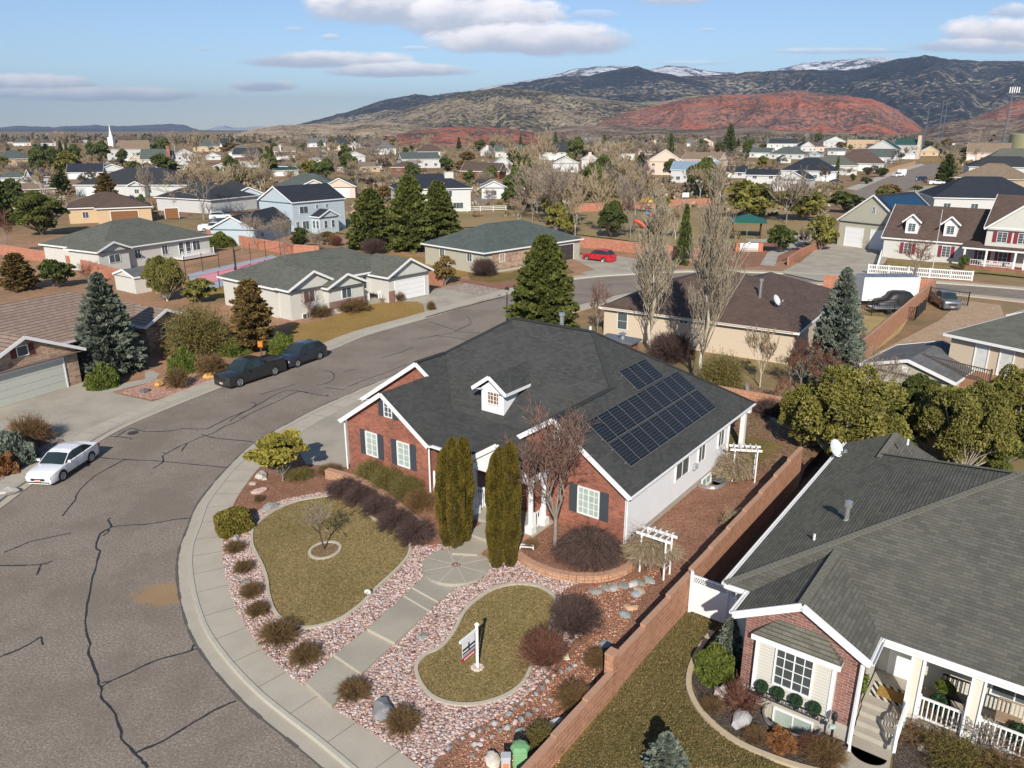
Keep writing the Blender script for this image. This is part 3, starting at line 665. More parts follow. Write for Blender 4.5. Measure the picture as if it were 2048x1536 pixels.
class House:
    def __init__(s, name, label, F_, wall, roof, trim=WHITE, base=(0, 0), cat='house', group=None):
        s.F = F_; s.wall = wall; s.roof = roof; s.trim = trim
        s.root = thing(name, label, cat, tuple(F_.P(base[0], base[1], 0)), group); s.W = MB()
    def part(s, mb, name, m, uv=False, parent=None, smooth=False): return mb.build(name, m, parent or s.root, uv=uv, smooth=smooth)
    def walls(s, m=None, name='wall'):
        if s.W.f: s.part(s.W, name, m or s.wall, True); s.W = MB()
    def roofblock(s, u0, u1, v0, v1, zw, pitch=.5, over=.45, ridge='u', hip=(1, 1), fascia=True, wallz=None, m=None):
        # walls rectangle u0..u1, v0..v1 with wall top zw; hip=(start,end) hipped or gabled ends of the ridge
        F_ = s.F; U0, U1, V0, V1 = u0-over, u1+over, v0-over, v1+over; T = .14
        ze = zw - pitch*over + T
        if ridge == 'u': P_ = lambda r, c, z: (r, c, z); r0, r1, c0, c1 = U0, U1, V0, V1
        else: P_ = lambda r, c, z: (c, r, z); r0, r1, c0, c1 = V0, V1, U0, U1
        D = (c1-c0)/2; cm = (c0+c1)/2; zr = ze + pitch*D
        a = r0 + (D if hip[0] else 0); b = r1 - (D if hip[1] else 0)
        if a > b: a = b = (a+b)/2
        mb = MB()
        q = [[(r0, c0, ze), (r1, c0, ze), (b, cm, zr), (a, cm, zr)], [(r1, c1, ze), (r0, c1, ze), (a, cm, zr), (b, cm, zr)]]
        if hip[0]: q.append([(r0, c1, ze), (r0, c0, ze), (a, cm, zr)])
        if hip[1]: q.append([(r1, c0, ze), (r1, c1, ze), (b, cm, zr)])
        for k in q: fpoly(mb, F_, [P_(*p) for p in (k if ridge == 'u' else k[::-1])])
        fpoly(mb, F_, [P_(*p) for p in [(r0+.02, c0+.02, ze-T), (r0+.02, c1-.02, ze-T), (r1-.02, c1-.02, ze-T), (r1-.02, c0+.02, ze-T)]])
        s.part(mb, 'roof', m or s.roof, True)
        fb = MB()
        def edge(p, q_, hh=.2, wd=.06, dz=-.08): fb.beam(F_.P(*P_(p[0], p[1], p[2]+dz)), F_.P(*P_(q_[0], q_[1], q_[2]+dz)), wd, hh)
        edge((r0, c0, ze), (r1, c0, ze)); edge((r0, c1, ze), (r1, c1, ze))
        for k, r in ((0, r0), (1, r1)):
            if hip[k]: edge((r, c0, ze), (r, c1, ze))
            else:
                edge((r, c0, ze), (r, cm, zr), .24); edge((r, cm, zr), (r, c1, ze), .24)
                rr = u0 if (ridge == 'u' and k == 0) else u1 if ridge == 'u' else v0 if k == 0 else v1
                wc0, wc1 = (v0, v1) if ridge == 'u' else (u0, u1); wz = zw
                fpoly(s.W, F_, [P_(rr, wc0, wz), P_(rr, wc1, wz), P_(rr, (wc0+wc1)/2, wz+pitch*(wc1-wc0)/2)])
        if fascia: s.part(fb, 'fascia', s.trim)
        return zr
    def block(s, u0, u1, v0, v1, zw, z0=-.3, **k):
        F_ = s.F
        for q in ([(u0, v0), (u1, v0)], [(u1, v0), (u1, v1)], [(u1, v1), (u0, v1)], [(u0, v1), (u0, v0)]):
            fpoly(s.W, F_, [(*q[0], z0), (*q[1], z0), (*q[1], zw), (*q[0], zw)])
        return s.roofblock(u0, u1, v0, v1, zw, **k)
    def win(s, side, p, c, z, w_, h, grid=(2, 1), shut=None, pane=None, frame=None, name='window', shutw=.42, d=.07, label=None):
        # side f/b: plane v=p, centre u=c ; l/r: plane u=p, centre v=c
        F_ = s.F; sg = -1 if side in 'fl' else 1; fm = MB()
        def bx(mb, a0, a1, z0, z1, d0, d1):
            lo, hi = sorted((p+sg*d0, p+sg*d1))
            fbox(mb, F_, a0, a1, lo, hi, z0, z1) if side in 'fb' else fbox(mb, F_, lo, hi, a0, a1, z0, z1)
        t = .06 if w_ > .8 else .045
        bx(fm, c-w_/2, c-w_/2+t, z, z+h, -.02, d); bx(fm, c+w_/2-t, c+w_/2, z, z+h, -.02, d)
        bx(fm, c-w_/2+t, c+w_/2-t, z, z+t, -.02, d); bx(fm, c-w_/2+t, c+w_/2-t, z+h-t, z+h, -.02, d)
        nx, nz = grid
        for i in range(1, nx): x = c-w_/2+w_*i/nx; tt = .028 if (nx % 2 or i != nx//2) else .045; bx(fm, x-tt/2, x+tt/2, z+t, z+h-t, 0, .035)
        for i in range(1, nz): q = z+h*i/nz; bx(fm, c-w_/2+t, c+w_/2-t, q-.012, q+.012, 0, .033)
        o = s.part(fm, name, frame or WHITE); pm_ = MB(); bx(pm_, c-w_/2+.02, c+w_/2-.02, z+.02, z+h-.02, -.02, .018)
        pm_.build('pane', pane or DARKGLASS, o)
        if label: o['label'] = label
        if shut:
            for q in (c-w_/2-shutw/2-.02, c+w_/2+shutw/2+.02):
                sm = MB(); bx(sm, q-shutw/2, q+shutw/2, z-.02, z+h+.02, 0, .05)
                for k in range(int(h/.09)): bx(sm, q-shutw/2+.05, q+shutw/2-.05, z+.06+k*.09, z+.10+k*.09, .05, .062)
                s.part(sm, 'shutter', shut)
        return o
    def garage(s, side, p, c, z, w_, h, m=None):
        F_ = s.F; sg = -1 if side in 'fl' else 1; mb = MB()
        def bx(mb, a0, a1, z0, z1, d0, d1):
            lo, hi = sorted((p+sg*d0, p+sg*d1))
            fbox(mb, F_, a0, a1, lo, hi, z0, z1) if side in 'fb' else fbox(mb, F_, lo, hi, a0, a1, z0, z1)
        n = 4
        for i in range(n): bx(mb, c-w_/2, c+w_/2, z+h*i/n+.012, z+h*(i+1)/n-.012, .0, .05)
        o = s.part(mb, 'garage_door', m or WHITE); fm = MB()
        bx(fm, c-w_/2-.12, c-w_/2, z, z+h+.12, 0, .08); bx(fm, c+w_/2, c+w_/2+.12, z, z+h+.12, 0, .08); bx(fm, c-w_/2, c+w_/2, z+h, z+h+.12, 0, .08)
        bx(fm, c-w_/2, c+w_/2, z, z+h, -.01, .012)
        fm.build('door_frame', s.trim, o); return o
    def door(s, side, p, c, z, m, w_=.95, h=2.05):
        F_ = s.F; sg = -1 if side in 'fl' else 1; mb = MB(); lo, hi = sorted((p, p+sg*.06))
        (fbox(mb, F_, c-w_/2, c+w_/2, lo, hi, z, z+h) if side in 'fb' else fbox(mb, F_, lo, hi, c-w_/2, c+w_/2, z, z+h))
        return s.part(mb, 'door', m)
    def box(s, name, m, u0, u1, v0, v1, z0, z1, uv=False, parent=None):
        mb = MB(); fbox(mb, s.F, u0, u1, v0, v1, z0, z1); return s.part(mb, name, m, uv, parent)
    def chimney(s, u, v, z0, z1, w_=.9, d=.7, m=None, name='chimney'):
        mb = MB(); fbox(mb, s.F, u-w_/2, u+w_/2, v-d/2, v+d/2, z0, z1); fbox(mb, s.F, u-w_/2-.06, u+w_/2+.06, v-d/2-.06, v+d/2+.06, z1, z1+.1)
        return s.part(mb, name, m or s.wall, True)
    def vent(s, u, v, z0, h=.45, r=.06, m=None):
        mb = MB(); p = s.F.P(u, v, z0); mb.tube([p, p+Vector((0, 0, h))], r, 7); return s.part(mb, 'roof_vent', m or WHITE)

# materials of the buildings
BRICK = m_brick('red_brick', (.33, .118, .072), (.13, .044, .032), (.30, .20, .155))
BRICK2 = m_brick('tumbled_brick', (.25, .115, .09), (.12, .05, .042), (.46, .40, .35), .30, .105)
SHING = m_shingle('charcoal_shingles', (.044, .045, .044), (.070, .071, .067), .33, .145)
SHING2 = m_shingle('olive_grey_shingles_strong_shade', (.095, .091, .072), (.155, .148, .118), .34, .145, .8, .3); SHING3 = m_shingle('olive_grey_shingles_faint_shade', (.088, .085, .070), (.14, .135, .112), .34, .145, .22, .3)  # same shingles twice: painted course shade strong for left slopes, faint for others
SIDW = m_siding('white_siding', (.72, .73, .74), .115); SIDC = m_siding('cream_siding', (.52, .50, .44), .12)
SHUT = m_plain('slate_shutter', (.05, .058, .068), .6)
CONCW = m_plain('foundation', (.36, .33, .28), .95, var=.2, vs=2)

# ---------------------------------------------------------------- the brick house
h = House('brick_house', 'red brick house with charcoal roof, white dormer and roof solar array on the corner lot', HFR, BRICK, SHING, base=(-24, 34))
R = {'RB': (-21.6, 36.95, 8.6), 'RL': (-27.2, 36.95, 8.6), 'W': (-18.66, 34.0, 6.63), 'G': (-18.66, 28.4, 6.63), 'E1': (-14.42, 28.4, 3.80), 'E2': (-14.42, 44.2, 3.80),
     'J': (-30.15, 34.0, 6.63), 'V1': (-21.8, 30.85, 4.53), 'V2': (-26.98, 30.85, 4.53), 'Lp': (-25.85, 27.75, 3.76), 'Rp': (-22.95, 27.75, 3.76), 'GR': (-22.95, 28.4, 3.78),
     'A2': (-30.15, 31.3, 6.63), 'X': (-29.2, 31.3, 6.0), 'GA': (-29.2, 27.5, 6.0), 'EC': (-25.85, 27.5, 3.76), 'GW': (-32.65, 27.5, 3.68), 'GW2': (-32.65, 31.6, 3.68),
     'W2': (-34.95, 31.3, 3.44), 'BL': (-34.6, 44.2, 3.62), 'W3': (-34.95, 44.2, 3.44)}
mb = MB()
for q in (('E1', 'E2', 'RB', 'W', 'G'), ('RL', 'J', 'V2', 'V1', 'W', 'RB'), ('V2', 'Lp', 'Rp', 'V1'), ('G', 'W', 'V1', 'Rp', 'GR'), ('J', 'A2', 'X', 'GA', 'EC', 'Lp', 'V2'), ('GA', 'X', 'GW2', 'GW'),
          ('A2', 'J', 'RL', 'W3', 'W2'), ('RL', 'RB', 'E2', 'W3')):
    pts = [HFR.P(*R[k]) for k in q]; n = (pts[1]-pts[0]).cross(pts[2]-pts[0]); mb.poly(pts, flip=n.z < 0)
# underside at the overhangs
h.part(mb, 'roof', SHING, True)
mb = MB()
for k in (('W', 'G'), ('RB', 'W'), ('RB', 'E2'), ('RL', 'RB'), ('RL', 'J'), ('J', 'A2')):   # ridge and hip caps
    mb.beam(HFR.P(*R[k[0]]) + Vector((0, 0, .02)), HFR.P(*R[k[1]]) + Vector((0, 0, .02)), .3, .035)
h.part(mb, 'ridge_cap', m_plain('ridge_shingle', (.034, .036, .036), .9, var=.3, vs=3))
fb = MB()
def ed(a, b, hh=.24, wd=.05, dz=-.10):
    fb.beam(HFR.P(*a)+Vector((0, 0, dz)), HFR.P(*b)+Vector((0, 0, dz)), wd, hh)
for a, b in (('G', 'E1'), ('GA', 'EC'), ('GA', 'GW'), ('A2', 'X'), ('A2', 'W2')): ed(R[a], R[b])
ed(R['G'], (-20.75, 28.4, 5.24)); ed(R['E1'], R['E2'], .05, .03, -.025); ed(R['Lp'], R['Rp'], .2); ed(R['W2'], R['W3'], .2); ed(R['W3'], R['E2'], .2)
h.part(fb, 'fascia', WHITE)
gt = MB()
def gut(a, b, off=(0, 0)):
    a = HFR.P(a[0]+off[0], a[1]+off[1], a[2]-.05); b = HFR.P(b[0]+off[0], b[1]+off[1], b[2]-.05); g_ = MB(); g_.beam(a, b, .12, .1); h.part(g_, 'gutter', WHITE)
gt.beam(HFR.P(-14.39, 28.4, 3.74), HFR.P(-14.39, 44.2, 3.74), .08, .09); gut(R['Lp'], R['Rp'], (0, -.09)); gut(R['GW'], R['GW2'], (-.09, 0)); gut((-25.78, 27.5, 3.76), (-25.78, 27.75, 3.76))
for (b_, a_, z0, z1) in ((-32.55, 27.78, .45, 3.5), (-26.02, 27.78, .85, 3.62), (-14.66, 28.62, .95, 3.6)):
    g_ = MB(); g_.tube([HFR.P(b_, a_, z1+.05), HFR.P(b_, a_, z0), HFR.P(b_+.25, a_-.35, z0-.03)], .05, 6); h.part(g_, 'downspout', WHITE)
h.part(gt, 'gutter', WHITE)
# soffits
mb = MB()
for q in ([(-14.75, 28.7, 3.72), (-14.42, 28.7, 3.72), (-14.42, 44.1, 3.72), (-14.75, 44.1, 3.72)], [(-35, 31.35, 3.4), (-34.7, 31.35, 3.4), (-34.7, 44, 3.4), (-35, 44, 3.4)], [(-25.9, 27.8, 3.6), (-22.9, 27.8, 3.6), (-20.9, 31, 3.6), (-26.1, 31, 3.6)],
          [(-35, 31, 3.42), (-14.45, 43.8, 3.6), (-14.45, 44.15, 3.6), (-35, 44.15, 3.42)], [(-19.2, 41.0, 3.56), (-14.45, 41.0, 3.66), (-14.45, 44.1, 3.66), (-19.2, 44.1, 3.56)]): fpoly(mb, HFR, q)
h.part(mb, 'soffit', WHITE)
Wb = h.W
for q in ([(-20.9, 28.75, .3), (-14.75, 28.75, .3), (-14.75, 28.75, 3.78), (-18.66, 28.75, 6.5), (-20.9, 28.75, 5.02)], [(-20.9, 31, .3), (-20.9, 28.75, .3), (-20.9, 28.75, 5.0), (-20.9, 31, 5.0)],
          [(-32.4, 27.85, .2), (-26.1, 27.85, .2), (-26.1, 27.85, 3.82), (-29.2, 27.85, 5.9), (-32.4, 27.85, 3.76)], [(-26.1, 27.85, .2), (-26.1, 31, .2), (-26.1, 31, 4.1), (-26.1, 27.85, 3.8)],
          [(-26.1, 31, .3), (-20.9, 31, .3), (-20.9, 31, 4.4), (-26.1, 31, 4.4)], [(-34.7, 31.65, .1), (-29.0, 31.65, .1), (-29.0, 31.65, 5.75), (-30.15, 31.65, 6.5), (-34.7, 31.65, 3.5)],
          [(-32.4, 31.6, .2), (-32.4, 27.85, .2), (-32.4, 27.85, 3.75), (-32.4, 31.6, 3.75)], [(-34.7, 43.9, .1), (-34.7, 31.6, .1), (-34.7, 31.6, 3.5), (-34.7, 43.9, 3.5)]): fpoly(Wb, HFR, q)
h.walls()
mb = MB()
for q in ([(-14.75, 28.75, 1.3), (-14.75, 41.0, 1.3), (-14.75, 41.0, 3.78), (-14.75, 28.75, 3.78)], [(-14.75, 41.0, .9), (-19.2, 41.0, .9), (-19.2, 41.0, 3.8), (-14.75, 41.0, 3.8)], [(-19.2, 41.0, .9), (-19.2, 43.9, .9), (-19.2, 43.9, 3.8), (-19.2, 41.0, 3.8)], [(-19.2, 43.9, .9), (-34.7, 43.9, .9), (-34.7, 43.9, 3.6), (-19.2, 43.9, 3.6)]): fpoly(mb, HFR, q)
fbox(mb, HFR, -14.81, -14.69, 28.70, 28.82, 1.0, 3.7); fbox(mb, HFR, -14.81, -14.69, 40.92, 41.04, 1.0, 3.7)
h.part(mb, 'siding_wall', SIDW, True)
h.box('foundation', CONCW, -15.0, -14.78, 28.78, 40.98, .3, 1.299)
for a_ in (43.8,):
    h.box('porch_post', WHITE, -14.98, -14.7, a_-.3, a_, .9, 3.6); h.box('porch_post', WHITE, -17.1, -16.8, a_-.3, a_, .9, 3.6)
h.box('porch_beam', WHITE, -19.2, -14.45, 43.52, 43.78, 3.3, 3.56)
# windows
for (c_, w_) in ((-30.42, .95), (-27.95, .95)): h.win('f', 27.85, c_, 1.88, w_, 1.45, (2, 4), SHUT, PALEGLASS)
h.win('f', 27.85, -28.98, 4.55, .62, .86, (2, 3), SHUT, DARKGLASS, shutw=.4)
h.win('f', 28.75, -16.76, 2.03, 1.2, 1.42, (4, 4), SHUT, PALEGLASS, shutw=.45)
h.win('f', 28.75, -18.45, 5.08, .62, .86, (2, 3), SHUT, DARKGLASS, shutw=.4)
h.win('r', -14.75, 34.7, 2.34, 1.7, 1.25, (2, 1)); h.win('r', -14.75, 37.15, 2.34, 1.0, 1.25, (2, 1)); h.win('r', -14.75, 39.85, 2.34, .95, 1.25, (2, 1))
h.door('f', 31, -20.6-1.0, 1.2, m_plain('brown_door', (.12, .045, .025), .5), 1.1); h.win('f', 31, -24.6, 1.6, 1.6, 1.4, (4, 3), None, DARKGLASS)
h.garage('l', -34.7, 35.5, .35, 4.8, 2.3); h.garage('l', -34.7, 40.5, .35, 2.8, 2.3)
mb = MB(); fbox(mb, HFR, -14.75, -14.57, 36.0, 36.35, 2.3, 2.6)
for k in range(4): fbox(mb, HFR, -14.57, -14.53, 36.01, 36.34, 2.33+k*.07, 2.36+k*.07)
h.part(mb, 'exhaust_vent', m_plain('grey_vent', (.35, .36, .36), .5))
# dormer
d0, d1, da = -25.2, -23.68, 31.25; mb = MB()
zr = lambda a_: 8.6-.6565*(36.95-a_)
fpoly(mb, HFR, [(d0, da, zr(da)-.1), (d1, da, zr(da)-.1), (d1, da, 6.12), ((d0+d1)/2, da, 6.72), (d0, da, 6.12)])
for u in (d0, d1): fpoly(mb, HFR, [(u, da, zr(da)-.1), (u, 33.4, zr(33.4)), (u, 33.4, 6.12), (u, da, 6.12)])
h.part(mb, 'dormer', SIDW, True); dm = (d0+d1)/2; mb = MB()
for s_ in (-1, 1): 
    q = [(dm, da-.35, 6.98), (dm, 34.5, 6.98), (dm+s_*1.15, 33.25, 6.17), (dm+s_*1.15, da-.35, 6.17)]; fpoly(mb, HFR, q if s_ < 0 else q[::-1])
h.part(mb, 'dormer_roof', SHING, True); fb = MB()
for s_ in (-1, 1):
    fb.beam(HFR.P(dm, da-.35, 6.9), HFR.P(dm+s_*1.15, da-.35, 6.09), .05, .2); fb.beam(HFR.P(dm+s_*1.15, da-.35, 6.1), HFR.P(dm+s_*1.15, 33.2, 6.1), .05, .16)
    q = [(dm+s_*.6, da-.3, 6.09), (dm+s_*1.12, da-.3, 6.09), (dm+s_*1.12, 33.2, 6.09), (dm+s_*.6, 33.2, 6.09)]; fpoly(fb, HFR, q)
h.part(fb, 'dormer_trim', WHITE)
h.win('f', da, dm+.08, 5.28, .84, .76, (4, 3), None, m_glass('blinds_glass', (.16, .09, .05), .2), label='dormer window with brown blinds')
# portico
mb = MB(); pb, pz, pe = -20.78, 5.32, 4.04
for s_ in (-1, 1):
    q = [(pb, 26.85, pz), (pb, 31.9, pz), (pb+s_*1.92, 30.0, pe), (pb+s_*1.92, 26.85, pe)]; fpoly(mb, HFR, q if s_ < 0 else q[::-1])
h.part(mb, 'portico_roof', SHING, True); mb = MB()
for s_ in (-1, 1): mb.beam(HFR.P(pb, 26.83, pz-.08), HFR.P(pb+s_*1.92, 26.83, pe-.08), .06, .24); mb.beam(HFR.P(pb+s_*1.9, 26.85, pe-.08), HFR.P(pb+s_*1.9, 28.6, pe-.08), .06, .18)
fpoly(mb, HFR, [(pb-1.75, 27.0, 3.96), (pb+1.75, 27.0, 3.96), (pb, 27.0, 5.15)])
fbox(mb, HFR, pb-1.85, pb+1.85, 26.92, 27.2, 3.66, 3.95); fbox(mb, HFR, pb-1.85, pb-1.57, 27.2, 28.6, 3.66, 3.94); fbox(mb, HFR, pb+1.57, pb+1.85, 27.2, 28.6, 3.66, 3.94)
h.part(mb, 'portico_beam', WHITE)
for (b_, a_) in ((-22.35, 27.1), (-22.35, 28.2), (-18.95, 27.1), (-18.95, 28.2)):
    mb = MB(); c = HFR.P(b_, a_, 1.15); mb.lathe([(.16, .35), (.135, .5), (.12, 2.2), (.15, 2.35), (.17, 2.5)], 12, tuple(c)); o = h.part(mb, 'column', WHITE, smooth=False)
    mb = MB(); fbox(mb, HFR, b_-.2, b_+.2, a_-.2, a_+.2, 1.1, 1.5); mb.build('plinth', WHITE, o)
h.box('porch_floor', CONC, -26.08, -20.92, 28.05, 30.98, .4, 1.1); h.box('porch_floor', CONC, -22.65, -18.6, 26.75, 28.73, .4, 1.13)
def rail(h_, F_, u0, v0, u1, v1, z, ht=.85, m=WHITE, sp=.13, name='porch_rail', picket=False):
    mb = MB(); a, b = F_.P(u0, v0, z), F_.P(u1, v1, z); L = (b-a).length; n = max(2, int(L/sp))
    mb.beam(a+Vector((0, 0, ht)), b+Vector((0, 0, ht)), .07, .06); mb.beam(a+Vector((0, 0, .1)), b+Vector((0, 0, .1)), .05, .06)
    for i in range(n+1):
        p = a.lerp(b, i/n); mb.beam(p+Vector((0, 0, .1)), p+Vector((0, 0, ht+(.08 if picket else 0))), .035, .035, Vector((0, 1, 0)))
    for p in (a, b): mb.beam(p, p+Vector((0, 0, ht+.12)), .1, .1, Vector((0, 1, 0)))
    return mb.build(name, m, h_.root)
rail(h, HFR, -26.0, 28.1, -22.6, 28.1, 1.1, picket=True); rail(h, HFR, -18.95, 27.35, -18.95, 28.0, 1.13); rail(h, HFR, -22.35, 27.35, -22.35, 28.0, 1.13, picket=True)
# solar array
def f_sol(t):
    s = t.new('ShaderNodeSeparateXYZ'); t.l.new(t.uv, s.inputs[0])
    fx = t.math('FRACT', t.math('DIVIDE', s.outputs[0], .168)); fy = t.math('FRACT', t.math('DIVIDE', s.outputs[1], .168))
    g1 = t.math('MAXIMUM', t.math('LESS_THAN', fx, .05), t.math('LESS_THAN', fy, .09))
    n = t.noise(t.uv, 1.5, 3)
    return t.mix(g1, t.mix(n, (.002, .003, .006, 1), (.004, .006, .013, 1)), (.13, .14, .13, 1))
SOL = mat('solar_cells', f_sol, .3, 0, .25); SOLF = m_plain('panel_frame', (.13, .13, .135), .5, .0)
ez = lambda b_: 3.62+.6685*(-14.15-b_)
sl = Vector((0, 0, 0)); rows = [(-17.84, -16.62, 29.98, 10, 1.014), (-16.56, -15.33, 29.98, 10, 1.014), (-19.18, -17.93, 35.5, 3, 1.014)]
for (b0, b1, a0, n, wd) in rows:
    for i in range(n):
        A0, A1 = a0+i*wd+.012, a0+(i+1)*wd-.012; up = (HFR.P(0, 1, 0)-HFR.P(0, 0, 0)).cross(HFR.P(b1, 0, ez(b1))-HFR.P(b0, 0, ez(b0))).normalized(); up = up if up.z > 0 else -up
        q = [HFR.P(b0, A0, ez(b0))+up*.11, HFR.P(b1, A0, ez(b1))+up*.11, HFR.P(b1, A1, ez(b1))+up*.11, HFR.P(b0, A1, ez(b0))+up*.11]
        mb = MB(); lo = [p-up*.035 for p in q]; mb.v = [tuple(p) for p in lo+q]
        for f in ((0,3,2,1),(4,5,6,7),(0,1,5,4),(1,2,6,5),(2,3,7,6),(3,0,4,7)): mb.f.append(list(f))
        o = h.part(mb, 'solar_panel', SOLF); cc = MB(); cen = sum(q, Vector())/4
        cc.poly([p.lerp(cen, .02)+up*.004 for p in q]); me_o = cc.build('cells', SOL, o); me = me_o.data; ul = me.uv_layers.new(name='UVMap')
        for li, uvv in zip(range(4), ((0, 1.51), (0, 0), (1.008, 0), (1.008, 1.51))): ul.data[li].uv = uvv
mb = MB()
for (b0, b1, a0, n, wd) in rows:
    for b_ in (b0+.25, b1-.25):
        mb.beam(HFR.P(b_, a0, ez(b_)+.04), HFR.P(b_, a0+n*wd, ez(b_)+.04), .05, .05)
h.part(mb, 'panel_rail', METAL)
mb = MB(); mb.tube([HFR.P(-24.1, 37.5, 8.0), HFR.P(-24.1, 37.5, 9.15)], .13, 8); mb.tube([HFR.P(-24.1, 37.5, 9.1), HFR.P(-24.1, 37.5, 9.25)], .2, 8); h.part(mb, 'flue', METAL)
h.vent(-22.2, 37.6, 8.1, .6, .07)
# brick chimney with metal cap behind the ridge
h.chimney(-24.2, 44.9, .9, 5.9, 2.2, 1.1, BRICK); h.box('chimney_cap', m_plain('cap_metal', (.13, .14, .15), .5), -25.5, -22.9, 44.2, 45.6, 6.0, 6.15)
mb = MB(); c = HFR.P(-24.0, 44.9, 6.15); mb.lathe([(.16, 0), (.16, .3), (.3, .32), (.05, .45)], 10, tuple(c)); h.part(mb, 'chimney_cowl', METAL)
# small stepped walls etc. of the entry side
# window well on the siding side
def well(h_, F_, c, p, side, w_, d, z0, z1, m, name='window_well'):
    mb = MB(); n = 14; R_ = []
    for k in range(n+1):
        a = pi*k/n; R_.append((c-w_/2*cos(a), p+(d*abs(sin(a))**.6)*(1 if side == 'r' else -1)))
    for zz in range(6):
        za, zb = z0+(z1-z0)*zz/6, z0+(z1-z0)*(zz+1)/6
        for k in range(n):
            (c0, q0), (c1, q1) = R_[k], R_[k+1]; P_ = (lambda c_, q_, z: (q_, c_, z)) if side == 'r' else (lambda c_, q_, z: (c_, q_, z))
            fpoly(mb, F_, [P_(c0, q0, za), P_(c1, q1, za), P_(c1, q1+(.04 if side == 'r' else -.04), (za+zb)/2), P_(c0, q0+(.04 if side == 'r' else -.04), (za+zb)/2)])
            fpoly(mb, F_, [P_(c0, q0+(.04 if side == 'r' else -.04), (za+zb)/2), P_(c1, q1+(.04 if side == 'r' else -.04), (za+zb)/2), P_(c1, q1, zb), P_(c0, q0, zb)])
    for k in range(n):
        (c0, q0), (c1, q1) = R_[k], R_[k+1]; P_ = (lambda c_, q_, z: (q_, c_, z)) if side == 'r' else (lambda c_, q_, z: (c_, q_, z))
        mb.beam(F_.P(*P_(c0, q0, z1)), F_.P(*P_(c1, q1, z1)), .06, .05)
    return mb.build(name, m, h_.root)
well(h, HFR, 38.0, -14.75, 'r', 2.1, 1.15, .5, 1.12, METAL)
h.win('r', -14.69, 38.0, .62, 1.3, .6, (2, 1), None, PALEGLASS)

# ---------------------------------------------------------------- the neighbouring house (right, bottom)
NP = .46; ne = 3.77
n_ = House('neighbour_house', 'house with wide olive grey shingle roof, brick gable and white railed porch', HFR, BRICK2, SHING2, base=(0, 30))
mb = MB(); e = -8.35; f0, bk, RR = 24.35, 40.1, 16.0; D = (bk-f0)/2; zr_ = ne+NP*D; am = f0+D; ub = e+D
Q = lambda pts: mb.poly([HFR.P(*p) for p in pts])
Q([(e, f0, ne), (-7.5, f0, ne), (-7.5, f0, ne), (-3.05, f0, ne), (RR, f0, ne), (RR, am, zr_), (ub, am, zr_)][0:2] + [(-3.05, f0, ne), (RR, f0, ne), (RR, am, zr_), (ub, am, zr_)])
mf = mb; mb = MB(); Q([(e, 41, ne), (e, f0, ne), (ub, am, zr_), (-6.05, am+(ub+6.05), ne+NP*(-6.05-e)), (-6.05, 41, ne+NP*(-6.05-e))])
ml = mb; mb = mf; Q([(RR, am, zr_), (RR, bk, ne), (-3.75, bk, ne), (-6.05, am+(ub+6.05), ne+NP*2.3), (ub, am, zr_)])
Q([(-6.05, 37.2, ne+NP*2.3), (-3.75, 37.2+2.3, ne), (-3.75, 41, ne), (-6.05, 41, ne+NP*2.3)])
# front gable
g0, gb = 22.8, -5.25; gz = 4.98; gp = (gz-ne)/2.2
ga = f0+(gz-ne)/NP
mb = ml; Q([(gb, g0, gz), (gb, ga+.05, gz), (-7.45, f0, ne), (-7.45, g0, ne)]); mb = mf; Q([(gb, ga+.05, gz), (gb, g0, gz), (-3.05, g0, ne), (-3.05, f0, ne)])
n_.part(mb, 'roof', SHING3, True); n_.part(ml, 'roof', SHING2, True)
mb = MB(); P3 = HFR.P
def caps(a, b, m=.28):
    a, b = Vector(a), Vector(b); L = (b-a).length; k = int(L/.16)
    for i in range(k): p = a.lerp(b, i/k); q = a.lerp(b, (i+1.25)/k); mb.beam(p+Vector((0, 0, .035)), q+Vector((0, 0, .015)), m, .02)
caps(P3(e, f0, ne), P3(ub, am, zr_)); caps(P3(gb, g0, gz), P3(gb, ga, gz)); caps(P3(-6.05, 37.2, ne+NP*2.3), P3(-6.05, 41, ne+NP*2.3)); caps(P3(ub, am, zr_), P3(RR, am, zr_)); caps(P3(-6.05, am+(ub+6.05), ne+NP*2.3), P3(ub, am, zr_))
n_.part(mb, 'ridge_cap', m_plain('ridge_olive', (.15, .145, .115), .9, var=.35, vs=9))
mb = MB()
def E2_(a, b, hh=.2, wd=.06, dz=-.09): mb.beam(P3(*a)+Vector((0, 0, dz)), P3(*b)+Vector((0, 0, dz)), wd, hh)
E2_((gb, g0, gz), (-7.45, g0, ne), .26); E2_((gb, g0, gz), (-3.05, g0, ne), .26); E2_((e, f0, ne), (-7.45, f0, ne)); E2_((-3.0, f0, ne), (RR, f0, ne), .26, .06, -.14); E2_((e, f0, ne), (e, 41, ne)); E2_((-7.45, f0, ne), (-7.45, g0, ne)); E2_((-3.05, f0, ne), (-3.05, g0, ne))
n_.part(mb, 'fascia', WHITE); mb = MB()
for a, b in (((e-.08, f0, ne-.03), (e-.08, 41, ne-.03)), ((-7.53, f0-.02, ne-.03), (-7.53, g0, ne-.03)), ((-2.97, f0-.02, ne-.03), (-2.97, g0, ne-.03)), ((-3.0, f0-.09, ne-.03), (RR, f0-.09, ne-.03)), ((e, f0-.09, ne-.03), (-7.5, f0-.09, ne-.03))):
    mb = MB(); a, b = P3(*a), P3(*b); d_ = (b-a).normalized().cross(Vector((0, 0, 1))); mb.beam(a+d_*.055, b+d_*.055, .015, .1); mb.beam(a-d_*.055, b-d_*.055, .015, .1); mb.beam(a-Vector((0, 0, .04)), b-Vector((0, 0, .04)), .12, .02); n_.part(mb, 'gutter', WHITE)
